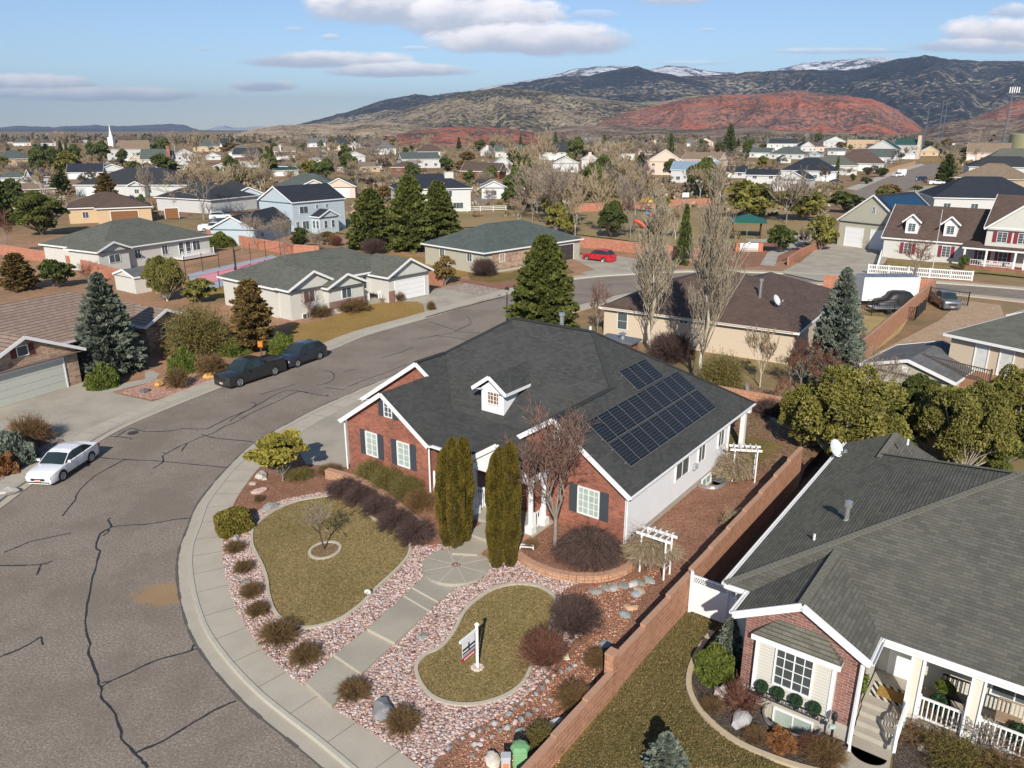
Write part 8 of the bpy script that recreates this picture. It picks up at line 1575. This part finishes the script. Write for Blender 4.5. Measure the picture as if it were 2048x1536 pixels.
def play(label, x, y, col, kind):
    c = at(x, y, .1); t = thing('play_equipment', label, 'playground equipment', tuple(c)); m = m_plain('play_%d' % int(col[0]*99+col[2]*9), col, .4); mb = MB()
    for sx in (-1, 1):
        for sy in (-1, 1): mb.tube([c+Vector((sx*1.0, sy*.8, 0)), c+Vector((sx*1.0, sy*.8, 2.6))], .06, 6)
    mb.build('frame', m_plain('play_post', (.1, .1, .12), .5), t); mb = MB()
    if kind == 0: mb.lathe([(1.7, 2.6), (1.3, 3.2), (.1, 3.7)], 6, tuple(c))
    elif kind == 1: mb.tube([c+Vector((1.0, 0, 1.6)), c+Vector((2.2, -.6, 1.1)), c+Vector((3.2, -1.2, .3))], .4, 8)
    else: mb.box(c+Vector((0, 0, 1.4)), (2.1, 1.7, .15)); mb.box(c+Vector((0, -.85, 1.9)), (2.1, .08, .8))
    mb.build('canopy' if kind == 0 else 'slide' if kind == 1 else 'platform', m, t)
play('yellow canopied climber in the park playground', 1292, 425, (.65, .40, .02), 0); play('blue slide tower in the park playground', 1282, 440, (.05, .15, .35), 1); play('red climbing platform in the park playground', 1308, 446, (.45, .04, .03), 2); play('red spring rider group left of the playground', 1258, 456, (.5, .06, .03), 1)
c = at(1343, 412, .1); t = thing('picnic_table', 'dark picnic table near the park hoop', 'picnic table', tuple(c)); mb = MB(); mb.box(c+Vector((0, 0, .75)), (1.8, .8, .06)); mb.box(c+Vector((0, -.7, .45)), (1.8, .28, .05)); mb.box(c+Vector((0, .7, .45)), (1.8, .28, .05)); mb.build('top', BLACK, t); mb = MB(); mb.box(c+Vector((-.7, 0, .37)), (.08, 1.5, .74)); mb.box(c+Vector((.7, 0, .37)), (.08, 1.5, .74)); mb.build('frame', BLACK, t)
p = at(450, 724, .13); t = thing('mailbox', 'orange wooden birdhouse style box on a post behind the pickup bed', 'mailbox', tuple(at(524, 716, .13))); p = at(524, 716, .13); mb = MB(); mb.beam(p, p+Vector((0, 0, 1.1)), .1, .1, Vector((0, 1, 0))); mb.build('post', BARKD, t); mb = MB(); mb.box(p+Vector((0, 0, 1.3)), (.42, .3, .5)); mb.build('box', m_plain('orange_wood', (.50, .18, .02), .7), t)
p = at(1525, 716, 1.6); mb = MB(); mb.box((p.x, p.y, 2.6), (.3, .25, .35)); mb.box((p.x, p.y, 2.82), (.4, .34, .06)); tag(mb.build('birdhouse', m_plain('pink_box', (.62, .32, .28), .7)), 'small pink box hanging in the straw coloured columnar shrub', 'birdhouse')
p = at(1890, 560, .1)
# towers, tank, utility poles
def mast(label, x, yb, yt, r, name='radio_mast', ant=0):
    p = at(x, yb, 0); ht = zat(p, yt); t = thing(name, label, 'radio mast', tuple(p)); mb = MB(); n = 22
    for k in range(3):
        a = 2*pi*k/3; mb.tube([p+Vector((r*cos(a), r*sin(a), 0)), p+Vector((r*.25*cos(a), r*.25*sin(a), ht))], max(.14, r*.16), 4)
    for i in range(n):
        for k in range(3):
            q0, q1 = i/n, (i+1)/n; a, b = 2*pi*k/3, 2*pi*((k+1) % 3)/3; r0, r1 = r*(1-.75*q0), r*(1-.75*q1); mb.beam(p+Vector((r0*cos(a), r0*sin(a), ht*q0)), p+Vector((r1*cos(b), r1*sin(b), ht*q1)), r*.10, r*.10)
    mb.build('lattice', m_plain('mast_steel', (.14, .15, .17), .5), t)
    if ant:
        mb = MB()
        for k in range(5): mb.box(p+Vector((r*(k-1.5)*1.3, -r*.5, ht*.97)), (r*.5, r*.3, ht*.09))
        mb.build('antennas', WHITE, t)
    elif r > .5: mb = MB(); mb.lathe([(r*.1, 0), (r*.8, r*.3)], 10, (p.x, p.y-r*.5, ht*.55)); mb.build('drum', WHITE, t)
mast('tall lattice tower with white antennas at the right edge', 2003, 302, 176, 1.6, 'antenna_tower', 1); mast('thin radio mast at left of the three behind the far street', 1845, 300, 215, .8); mast('tallest thin radio mast behind the far street', 1872, 298, 198, .8); mast('short thin radio mast beside the tallest one', 1880, 296, 205, .7)
c = at(2055, 302, 0); s = pxof(c)[2]/F; t = thing('water_tank', 'big olive tan steel water tank at the right edge', 'water tank', tuple(c)); mb = MB(); R_ = 36*s; ht = zat(c, 268); mb.lathe([(R_, 0), (R_, ht*.97), (R_*.98, ht), (.1, ht*1.05)], 40, (c.x, c.y, 0)); mb.build('shell', m_plain('tank_olive', (.30, .29, .16), .6, var=.05), t, smooth=False)
def upole(x, yb, yt, lab, grp='wooden utility poles right of the far street'):
    p = at(x, yb, 0); ht = zat(p, yt); t = thing('utility_pole', lab, 'utility pole', tuple(p), grp); mb = MB(); mb.tube([p, p+Vector((0, 0, ht))], [.22, .16], 6); mb.build('pole', m_plain('pole_wood', (.25, .20, .15), .9), t); mb = MB()
    for k in (.93, .86): mb.box(p+Vector((0, 0, ht*k)), (2.6, .18, .18))
    mb.build('crossarm', m_plain('pole_wood', (.25, .20, .15), .9), t)
upole(1934, 300, 262, 'leftmost utility pole of the group right of the far street'); upole(1950, 325, 257, 'tallest utility pole of the group, standing nearest the camera'); upole(1966, 300, 262, 'utility pole third from the left beyond the far street'); upole(1980, 299, 282, 'short utility pole next to the antenna tower')
upole(1422, 300, 275, 'utility pole before the tallest dark spruce in the far town', None)
p = at(1770, 345, 0); upole(1771, 345, 318, 'grey light pole at the tan wall by the far street', None)

# ================================================================ far trees: (proto, x, y base, y top, width px)
DES = dict(far_spruce='dark conical evergreen', far_juniper='olive green juniper', far_ever='dark rounded evergreen', far_gold='golden green tree', far_bare='bare grey tree', far_tan='pale bare tan tree', far_red='bare reddish tree')
NM = dict(far_spruce='spruce_tree', far_juniper='juniper_tree', far_ever='evergreen_tree', far_gold='golden_tree', far_bare='bare_tree', far_tan='bare_tree', far_red='bare_tree')
TT = [('far_ever', 330, 352, 300, 50), ('far_ever', 540, 352, 300, 44), ('far_tan', 470, 400, 320, 60), ('far_bare', 300, 385, 325, 50), ('far_ever', 30, 400, 350, 46), ('far_tan', 90, 400, 330, 50), ('far_tan', 1010, 330, 262, 50), ('far_ever', 700, 352, 300, 46), ('far_tan', 1200, 470, 330, 70), ('far_bare', 1120, 455, 330, 80), ('far_tan', 1230, 360, 275, 60), ('far_ever', 80, 345, 283, 36), ('far_ever', 112, 345, 284, 28), ('far_spruce', 126, 325, 281, 16), ('far_spruce', 137, 325, 283, 14), ('far_ever', 152, 330, 281, 28), ('far_juniper', 140, 352, 296, 56), ('far_ever', 185, 322, 276, 22), ('far_ever', 202, 325, 275, 40), ('far_ever', 245, 332, 292, 26), ('far_tan', 128, 300, 260, 36), ('far_juniper', 60, 345, 320, 40), ('far_gold', 95, 345, 320, 26), ('far_red', 85, 318, 308, 30), ('far_red', 40, 308, 296, 22), ('far_juniper', 8, 338, 308, 34), ('far_spruce', 18, 308, 289, 10), ('far_ever', 322, 318, 275, 44), ('far_ever', 300, 345, 322, 30), ('far_juniper', 345, 350, 322, 36), ('far_ever', 275, 345, 318, 30), ('far_juniper', 262, 345, 320, 24), ('far_tan', 350, 305, 262, 26), ('far_tan', 396, 330, 260, 36), ('far_tan', 388, 350, 300, 30), ('far_tan', 432, 305, 268, 26), ('far_gold', 462, 310, 282, 44), ('far_spruce', 452, 300, 279, 8), ('far_ever', 470, 365, 302, 44), ('far_ever', 480, 372, 330, 36), ('far_red', 388, 300, 285, 22),
      ('far_red', 425, 305, 290, 20), ('far_bare', 510, 350, 298, 40), ('far_tan', 530, 372, 310, 34), ('far_tan', 522, 385, 330, 44), ('far_spruce', 545, 330, 294, 18), ('far_red', 562, 330, 314, 44), ('far_juniper', 620, 350, 316, 54), ('far_bare', 652, 348, 290, 34), ('far_bare', 600, 315, 275, 34), ('far_tan', 668, 320, 280, 30), ('far_juniper', 690, 325, 305, 22), ('far_bare', 740, 325, 272, 56), ('far_bare', 760, 335, 290, 46), ('far_red', 775, 350, 310, 46), ('far_bare', 715, 365, 335, 60), ('far_red', 745, 380, 345, 60), ('far_bare', 790, 375, 345, 40), ('far_tan', 800, 300, 282, 26), ('far_ever', 812, 308, 292, 14), ('far_spruce', 918, 298, 274, 14), ('far_ever', 958, 302, 275, 30), ('far_gold', 935, 325, 300, 36), ('far_ever', 895, 345, 308, 34), ('far_gold', 922, 345, 318, 26), ('far_ever', 938, 368, 336, 26), ('far_gold', 772, 400, 368, 34), ('far_spruce', 845, 335, 320, 10), ('far_bare', 980, 400, 378, 26), ('far_bare', 828, 338, 318, 30), ('far_red', 890, 436, 420, 30),
      ('far_tan', 1080, 380, 255, 46), ('far_tan', 1050, 420, 310, 60), ('far_bare', 1065, 445, 330, 70), ('far_tan', 1100, 440, 340, 60), ('far_red', 1040, 430, 360, 60), ('far_bare', 1140, 440, 345, 60), ('far_tan', 1160, 450, 350, 44), ('far_juniper', 1110, 465, 398, 60), ('far_juniper', 1135, 470, 420, 44), ('far_tan', 1150, 475, 370, 34), ('far_ever', 1185, 400, 335, 36), ('far_bare', 1210, 392, 330, 56), ('far_tan', 1250, 400, 300, 50), ('far_bare', 1180, 385, 320, 40), ('far_tan', 1270, 430, 330, 50), ('far_tan', 1310, 470, 340, 44), ('far_bare', 1225, 385, 345, 60), ('far_spruce', 1041, 300, 270, 12), ('far_spruce', 1111, 300, 263, 14), ('far_ever', 1128, 300, 273, 10), ('far_ever', 1172, 315, 290, 50), ('far_spruce', 1208, 298, 268, 14), ('far_ever', 1262, 310, 275, 22), ('far_spruce', 1340, 318, 265, 22), ('far_ever', 1284, 345, 298, 20), ('far_ever', 1340, 350, 312, 34), ('far_spruce', 1457, 312, 248, 34), ('far_ever', 1435, 308, 278, 22), ('far_ever', 1405, 300, 274, 24), ('far_ever', 1492, 322, 268, 22), ('far_ever', 1504, 300, 272, 10), ('far_bare', 1465, 330, 300, 46), ('far_juniper', 1525, 335, 308, 28), ('far_tan', 1400, 395, 330, 40), ('far_red', 1330, 378, 350, 50), ('far_red', 1375, 385, 360, 40), ('far_tan', 1440, 400, 320, 60), ('far_bare', 1390, 300, 282, 20), ('far_ever', 1258, 400, 350, 34),
      ('far_ever', 1636, 290, 261, 20), ('far_gold', 1595, 302, 288, 18), ('far_gold', 1680, 300, 282, 24), ('far_juniper', 1700, 300, 288, 14), ('far_spruce', 1672, 358, 312, 12), ('far_red', 1650, 372, 322, 34), ('far_bare', 1690, 352, 335, 30), ('far_red', 1738, 355, 325, 40), ('far_ever', 1762, 354, 332, 34), ('far_ever', 1735, 350, 332, 24), ('far_ever', 1732, 368, 352, 24), ('far_ever', 1706, 362, 345, 16), ('far_red', 1800, 328, 295, 34), ('far_tan', 1812, 320, 290, 24), ('far_gold', 1892, 298, 273, 24), ('far_bare', 1905, 310, 288, 40), ('far_ever', 1935, 312, 288, 34), ('far_red', 1958, 316, 292, 34), ('far_juniper', 1980, 312, 290, 24), ('far_tan', 1948, 326, 292, 14), ('far_ever', 1835, 380, 370, 22), ('far_juniper', 1765, 405, 372, 40), ('far_tan', 1660, 395, 360, 40), ('far_red', 1560, 330, 312, 40), ('far_red', 1545, 345, 330, 26), ('far_bare', 1260, 480, 350, 60), ('far_tan', 1350, 480, 400, 50), ('far_gold', 1470, 478, 462, 30), ('far_red', 880, 428, 412, 26), ('far_ever', 1010, 405, 380, 20)]
rr = random.Random(77)
for i in range(46):                                      # the thinly scattered trees between the farthest roofs
    x = rr.uniform(0, 2048); y = rr.uniform(283, 300); TT.append((rr.choice(['far_ever', 'far_bare', 'far_tan', 'far_juniper', 'far_red', 'far_spruce']), round(x), round(y), round(y-rr.uniform(8, 20)), rr.uniform(10, 24)))
MBX = [(130, 300, 395, 452), (305, 540, 385, 445), (450, 700, 395, 520), (590, 730, 365, 405), (785, 950, 370, 450), (95, 430, 440, 560), (1650, 2048, 380, 560), (140, 380, 365, 400), (1680, 1890, 325, 420), (1150, 1440, 420, 600)]
blk = lambda x, y: any(a[0]-3 < x < a[1]+3 and a[2]-3 < y < a[2]+11 for a in FT) or any(b[0] < x < b[1] and b[2] < y < b[3] for b in MBX)
for (n, xa, xb, ya, yb_, ks, hh) in ((95, 990, 1440, 305, 455, ['far_tan', 'far_bare', 'far_tan', 'far_red', 'far_juniper', 'far_ever'], 105), (75, 0, 560, 296, 440, ['far_ever', 'far_tan', 'far_juniper', 'far_red', 'far_bare', 'far_ever'], 56), (75, 520, 1000, 296, 400, ['far_red', 'far_tan', 'far_bare', 'far_gold', 'far_ever', 'far_tan'], 62), (45, 1440, 1800, 296, 360, ['far_ever', 'far_red', 'far_bare', 'far_juniper'], 32), (14, 1830, 2048, 292, 330, ['far_ever', 'far_bare', 'far_gold'], 22)):
    for i in range(n):
        x, y = rr.uniform(xa, xb), rr.uniform(ya, yb_)
        if blk(x, y): continue
        k = rr.choice(ks); s = (.45+.55*(y-ya)/(yb_-ya)); H_ = hh*s*rr.uniform(.55, 1.1)*(.55 if k in ('far_red', 'far_juniper', 'far_gold') else 1); TT.append((k, round(x), round(y), round(y-H_), H_*rr.uniform(.6, .9)))
LMK = [(229, 300, 'the white steeple'), (315, 330, 'the cream two storey house with a brick chimney'), (172, 350, 'the navy solar roof'), (35, 320, 'the low tan house at the left edge'), (370, 318, 'the white gabled house right of the brick chimney'), (488, 318, 'the pale grey house with charcoal roof'), (408, 380, 'the big rounded bare tree'), (570, 305, 'the tan roofed white house under the tan hill'), (650, 380, 'the green grey gabled house'), (711, 318, 'the plain white gabled house'), (715, 340, 'the long low tan roof'), (843, 325, 'the large white house with green grey roof'), (868, 380, 'the white chimney house'), (960, 340, 'the log cabin house'), (1006, 335, 'the white gable right of the log cabin'), (1130, 335, 'the white house in the bare thicket'), (1126, 362, 'the rust roofed pale gable'), (1178, 285, 'the blue metal roof'), (1250, 310, 'the cream house with paired dormers'), (1302, 300, 'the brown hip roof with tall chimneys'), (1328, 325, 'the pinkish gabled house'), (1385, 345, 'the big white shop building'), (1425, 300, 'the brick gabled house with green roof'), (1522, 365, 'the plain white two storey block'), (1565, 285, 'the grey two storey house'), (1668, 285, 'the white gabled house below the red hill'), (1714, 325, 'the big brown hip roof'), (1615, 340, 'the broad black hip roof'), (1760, 305, 'the steep white gable'), (1857, 305, 'the small tan gabled house at the far street end'), (1990, 350, 'the charcoal hip roof at the right edge'), (1950, 310, 'the tall utility poles'), (1492, 450, 'the green gazebo'), (1292, 430, 'the yellow playground canopy'), (1367, 400, 'the round white park backboard'), (1060, 470, 'the green roofed house with stone front'), (740, 440, 'the three big dark pines')]
G = {}; ORD = ['', 'second', 'third', 'fourth', 'fifth', 'sixth', 'seventh', 'eighth', 'ninth', 'tenth', 'eleventh', 'twelfth', 'thirteenth', 'fourteenth']
for a in TT:
    k, x, yb, yt, wp = a; l = min(LMK, key=lambda q: abs(q[0]-x)+2.2*abs(q[1]-yb)); dx, dy = x-l[0], yb-l[1]
    rel = ('behind' if dy < 0 else 'in front of') if abs(dy)*2.5 > abs(dx) else ('left of' if dx < 0 else 'right of'); G.setdefault((k, rel, l[2]), []).append(a)
for (k, rel, lm), L_ in G.items():
    L_.sort(key=lambda a: a[1]); n = len(L_)
    for i, (kk, x, yb, yt, wp) in enumerate(L_):
        pre = '' if n == 1 else ('leftmost ' if i == 0 else 'rightmost ' if i == n-1 else ORD[i]+' ' if i < 14 else 'further '); lab = pre + ('tall ' if yb-yt > 60 else 'small ' if yb-yt < 22 else '') + DES[k] + ' ' + rel + ' ' + lm
        lab = lab if len(lab.split()) < 17 else lab.replace('bare ', '').replace('rounded ', '').replace('pale ', '').replace('green ', ''); tree(k, x, yb, yt, wp*(.9+.2*rr.random()), NM[k], lab, NM[k].replace('_', ' '), 'trees scattered through the far town', 0)
# far-off wood that reads as one mass
rg = np.random.default_rng(99); n = 2600; x = rg.uniform(-300, 2350, n); y = rg.uniform(276.5, 287, n); pts = np.array([at(a, b, 0) for a, b in zip(x, y)]); d = pts[:, 1]; PP = []; OO = []; SZ = []
for i in range(n):
    k = 9; r = rg.uniform(2.5, 6)*1.3; dd = rdir(rg, k); dd[:, 2] = abs(dd[:, 2]); PP.append(pts[i]+dd*[r, r, r*1.6]*rg.random((k, 1))**.4); OO.append(dd)
PP = np.concatenate(PP); OO = np.concatenate(OO); me = leafmesh('far_wood', PP, OO, 3.0, leaf('far_wood_mix', (.045, .05, .025), (.22, .17, .12)), rg, np.repeat(rg.random(n), 9)); tag(link('distant_trees', me), 'distant band of bare and evergreen trees along the edge of town', None, None, 'stuff')
P_ = []; O_ = []
for i in range(9000):
    x, y = rg.uniform(-60, 2100), 284+150*rg.random()**1.5
    if blk(x, y) or (y > 400 and x > 560 and x < 1600 and rg.random() < .7): continue
    q = np.array(at(x, y, 0)); r = rg.uniform(.5, 1.7); dd = rdir(rg, 16); dd[:, 2] = abs(dd[:, 2]); P_.append(q+dd*[r, r, r*.9]*rg.random((16, 1))**.3); O_.append(dd)
k = len(P_); P_ = np.concatenate(P_); tag(link('brush', leafmesh('brush', P_, np.concatenate(O_), .55, mat('brush_mix', lambda t: t.ramp(t.math('ADD', t.math('MULTIPLY', t.isl, .3), t.new('ShaderNodeAttribute', attribute_name='tint').outputs['Fac']), [(0, (.045, .05, .015)), (.3, (.15, .13, .04)), (.55, (.26, .20, .13)), (.75, (.16, .08, .055)), (1, (.33, .28, .20))]), .9), rg, np.repeat(rg.random(k), 16))), 'low shrubs and brush covering the yards between the far houses', None, None, 'stuff')
GH = {}; rr = random.Random(31)
for i in range(34):
    x, y = rr.uniform(20, 2020), rr.uniform(288, 322); w_ = (y-262)*rr.uniform(.45, .7)
    if blk(x, y) or blk(x-w_, y) or blk(x+w_, y) or 1780 < x < 1900: continue
    l = min(LMK, key=lambda q: abs(q[0]-x)+2.2*abs(q[1]-y)); GH.setdefault((l[2], 'left of' if x < l[0] else 'right of'), []).append((x, y, w_))
for (lm, rel), L_ in GH.items():
    for i, (x, y, w_) in enumerate(sorted(L_)):
        far_house(x-w_, x+w_, y, y-w_*.42, y-w_*.95, rr.choice('gssh'), rr.choice(['white', 'cream', 'grey', 'tan', 'pink']), rr.choice(['brown', 'char', 'green', 'tan', 'grey']), (ORD[i]+' ' if i else 'nearest ' if len(L_) > 1 else '')+'plain little house '+rel+' '+lm)
# the tiny roofs scattered at the foot of the hill are separate little houses
rr = random.Random(12)
for i, (x, y) in enumerate([(566, 281), (588, 280), (625, 277), (640, 281), (662, 283), (686, 278), (694, 285), (715, 287), (740, 284), (762, 288), (60, 283), (170, 285), (188, 283), (20, 287), (104, 287), (1300, 283), (1370, 285), (1550, 280), (1770, 288), (1905, 290)]):
    far_house(x-rr.uniform(4, 8), x+rr.uniform(4, 8), y, y-3, y-6, rr.choice('gs'), rr.choice(['white', 'tan', 'grey']), rr.choice(['brown', 'tan', 'char']), ['tiny house first', 'tiny house second', 'tiny house third', 'tiny house fourth', 'tiny house fifth', 'tiny house sixth', 'tiny house seventh', 'tiny house eighth', 'tiny house ninth', 'tiny house tenth'][i] + ' from the left at the foot of the tan hill' if i < 10 else ['tiny far house above the low tan house', 'tiny far house left of the church', 'tiny far house just before the church', 'tiny far house at the left edge', 'tiny far house above the olive junipers', 'tiny far house behind the tall chimneys', 'tiny far house above the white shop building', 'tiny far house behind the grey two storey house', 'tiny far house behind the steep white gable', 'tiny far house behind the small tan gabled house'][i-10])
# ================================================================ hills and mountains
def hill(name, px, D0, D1, m, rough=.12, gul=3.0, seed=0, nx=260, nt=46, back=.35, foot=0.0, pw=1.0):
    # px: silhouette in photo pixels; the crest stands D1 metres away, the foot D0
    xs = np.linspace(px[0][0], px[-1][0], nx); ys = np.interp(xs, [p[0] for p in px], [p[1] for p in px]); off = Vector((seed*13.1, seed*7.7, seed*3.3)); ys = [y-1.8*noise.noise(Vector((x*.02, seed, 0)))-1.6*noise.noise(Vector((x*.06, seed, 3)))-.8*noise.noise(Vector((x*.2, seed, 5))) for x, y in zip(xs, ys)]; V_ = []; T_ = []
    for i in range(nx):
        r = ray(xs[i], ys[i]); hd = math.hypot(r[0], r[1]); ux, uy = r[0]/hd, r[1]/hd; hc = CH + D1*r[2]/hd
        if hc < 4: hc = 4
        s = xs[i]/1000*gul
        for j in range(nt):
            t = j/(nt-1)*(1+back); D = D0+(D1-D0)*t
            if t <= 1: f = t**pw*(3-2*t)/1.0 if pw == 1 else t**pw; f = min(1, (t*t*(3-2*t))*.45+t**pw*.55)
            else: f = max(0, 1-(t-1)/back)
            g = 0; amp = 1.0; fr_ = 1.0
            for o in range(4): g += amp*(1-2*abs(noise.noise(Vector((s*fr_+.35*t*fr_, t*1.1*fr_, 0))+off))); amp *= .5; fr_ *= 2.1
            e = max(0, min(1, 4*t*(1-t))) if t < 1 else 0
            z = hc*(f + rough*(g-1.0)*e) ; V_.append((ux*D, uy*D, max(z, -1)+foot-1.5))
    F_ = []
    for i in range(nx-1):
        for j in range(nt-1): a = i*nt+j; F_.append((a, a+nt, a+nt+1, a+1))
    me = npmesh(name, V_, F_, m); me.polygons.foreach_set('use_smooth', [True]*len(me.polygons)); return ST(link(name, me))
def hmat(name, base, dot, ds, cov=.5, base2=None, strata=None, snow=None, cs=.004):
    def f(t):
        n = t.noise(t.pos, cs, 8, .65); n2 = t.noise(t.pos, ds, 4, .7); n3 = t.noise(t.pos, cs*4, 5, .6)
        c = t.mix(t.maprange(n3, .35, .65), c4(base), c4(base2 or base, .8))
        if strata:
            s = t.new('ShaderNodeSeparateXYZ'); t.l.new(t.pos, s.inputs[0]); w_ = t.math('SINE', t.math('ADD', t.math('MULTIPLY', s.outputs[2], strata[0]), t.math('MULTIPLY', n, 14))); c = t.mix(t.maprange(w_, .1, .8, 0, strata[1]), c, c4(strata[2]))
        m = t.maprange(t.math('ADD', n2, t.math('MULTIPLY', t.math('SUBTRACT', n, .5), .75)), cov-.015, cov+.03)
        c = t.mix(m, c, c4(dot))
        if snow: s = t.new('ShaderNodeSeparateXYZ'); t.l.new(t.pos, s.inputs[0]); c = t.mix(t.maprange(t.math('ADD', s.outputs[2], t.math('MULTIPLY', t.math('SUBTRACT', n3, .5), snow[1])), snow[0], snow[0]*1.08), c, (.8, .82, .86, 1))
        r_ = t.math('SUBTRACT', 1.0, t.math('ABSOLUTE', t.math('SUBTRACT', t.math('MULTIPLY', t.noise(t.pos, cs*2.2, 9, .6, .4), 2.0), 1.0))); return (c, r_, .16/cs)
    return mat(name, f, 1.0, 0, .05)
TANH = hmat('tan_hill', (.50, .39, .27), (.06, .055, .035), .14, .56, (.42, .31, .21), cs=.006); DARKH = hmat('juniper_slopes', (.40, .32, .215), (.050, .056, .042), .07, .515, (.38, .29, .19), cs=.0022); REDH = hmat('red_hill', (.42, .175, .12), (.10, .08, .07), .12, .52, (.34, .20, .165), (.10, .6, (.44, .125, .07)), cs=.01)
MTN = hmat('canyon_mountain', (.28, .235, .17), (.030, .040, .048), .035, .42, (.24, .17, .13), (.035, .35, (.50, .42, .29)), cs=.0012); SNOWM = hmat('snowy_mountain', (.75, .76, .80), (.10, .11, .13), .010, .52, cs=.0010); FARM = hmat('far_range', (.15, .13, .11), (.07, .075, .08), .002, .5, cs=.0003); FARS = hmat('far_snow_range', (.75, .76, .8), (.2, .22, .28), .0015, .62, cs=.0004)
hill('far_mountain', [(-700, 258), (-200, 255), (0, 255), (50, 251), (110, 254), (160, 251), (200, 250), (240, 252), (285, 250), (330, 248), (365, 248), (380, 254), (405, 262), (440, 268), (520, 275), (700, 277)], 9000, 14000, FARM, .10, 3, 1)
hill('snowy_far_mountain', [(360, 272), (400, 264), (428, 254), (448, 250), (470, 256), (520, 252), (560, 259), (640, 270)], 14000, 18500, FARS, .06, 6, 2)
hill('far_mountain', [(-700, 262), (0, 261), (90, 258), (180, 257), (260, 261), (330, 268), (450, 276)], 7000, 9500, hmat('mid_range', (.13, .11, .10), (.06, .065, .07), .003, .5, cs=.0005), .14, 4, 21)
hill('foreground_mountain', [(-700, 271), (0, 270), (100, 268), (200, 267), (300, 271), (420, 274), (600, 278)], 5200, 8200, hmat('valley_bench', (.30, .23, .15), (.13, .11, .09), .004, .5, cs=.0006), .1, 3, 9)
hill('snowy_mountain', [(900, 190), (980, 172), (1040, 162), (1100, 152), (1150, 137), (1200, 131), (1250, 131), (1300, 138), (1332, 130), (1372, 132), (1420, 143), (1520, 146), (1560, 137), (1600, 126), (1650, 121), (1700, 117), (1760, 113), (1800, 118), (1860, 140), (1980, 170)], 5200, 7000, SNOWM, .07, 6, 3)
hill('mountain', [(560, 262), (600, 247), (700, 222), (760, 201), (830, 188), (860, 191), (880, 187), (950, 182), (1000, 172), (1040, 165), (1110, 153), (1180, 149), (1235, 138), (1273, 132), (1310, 143), (1360, 152), (1440, 149), (1500, 143), (1600, 139), (1700, 140), (1745, 131), (1800, 116), (1850, 111), (1900, 118), (1960, 121), (2048, 121), (2300, 130), (2700, 190)], 2900, 5000, MTN, .17, 5, 4, 420, 70)
hill('juniper_hill', [(620, 262), (700, 248), (760, 234), (850, 206), (920, 186), (1000, 173), (1060, 178), (1130, 186), (1200, 196), (1260, 204), (1330, 200), (1400, 188), (1500, 196), (1600, 215), (1750, 250), (1800, 272)], 1900, 3000, DARKH, .16, 9, 5, 360, 60)
hill('tan_hill', [(360, 279), (440, 270), (500, 258), (560, 249), (640, 246), (700, 245), (760, 242), (830, 248), (880, 256), (960, 266), (1010, 274)], 1250, 1900, TANH, .12, 10, 6)
hill('tan_hill', [(980, 276), (1060, 262), (1150, 250), (1220, 248), (1300, 252), (1400, 256), (1500, 250), (1600, 258), (1700, 262), (1800, 268), (1840, 262), (1880, 245), (1940, 236), (2000, 240), (2100, 225), (2400, 240)], 1150, 1700, hmat('pale_foothill', (.34, .26, .18), (.07, .06, .045), .16, .53, (.27, .18, .15), cs=.008), .12, 12, 7)
hill('red_hill', [(1170, 262), (1200, 243), (1240, 226), (1300, 212), (1350, 201), (1400, 191), (1450, 187), (1530, 186), (1570, 180), (1600, 178), (1640, 184), (1680, 187), (1740, 196), (1770, 205), (1795, 218), (1825, 240), (1848, 256), (1862, 272)], 1500, 2100, REDH, .14, 12, 8, 320, 60)
hill('red_hill', [(770, 274), (800, 265), (840, 258), (900, 252), (960, 250), (1020, 255), (1060, 261), (1090, 272)], 1000, 1350, REDH, .12, 14, 11)
hill('red_hill', [(1900, 262), (1940, 238), (1980, 222), (2020, 205), (2048, 198), (2150, 180), (2400, 200)], 1500, 2000, REDH, .14, 9, 12)
# ---- haze
mb = MB(); mb.box((0, 9000, 370), (36000, 23000, 760)); o = mb.build('haze', bpy.data.materials.new('haze')); m = o.data.materials[0]; m.use_nodes = True; t = NT(m.node_tree); t.n.clear(); v = t.new('ShaderNodeVolumePrincipled'); v.inputs['Color'].default_value = (.62, .76, 1.0, 1); v.inputs['Density'].default_value = .000068; v.inputs['Anisotropy'].default_value = .3
ou = t.new('ShaderNodeOutputMaterial'); t.l.new(v.outputs[0], ou.inputs['Volume']); tag(o, 'thin blue air haze over the valley', None, None, 'stuff'); SC.cycles.volume_max_steps = 64
for o in bpy.data.objects:
    if '_o' in o: del o['_o']
for m in bpy.data.materials:
    if 't' in m: del m['t']
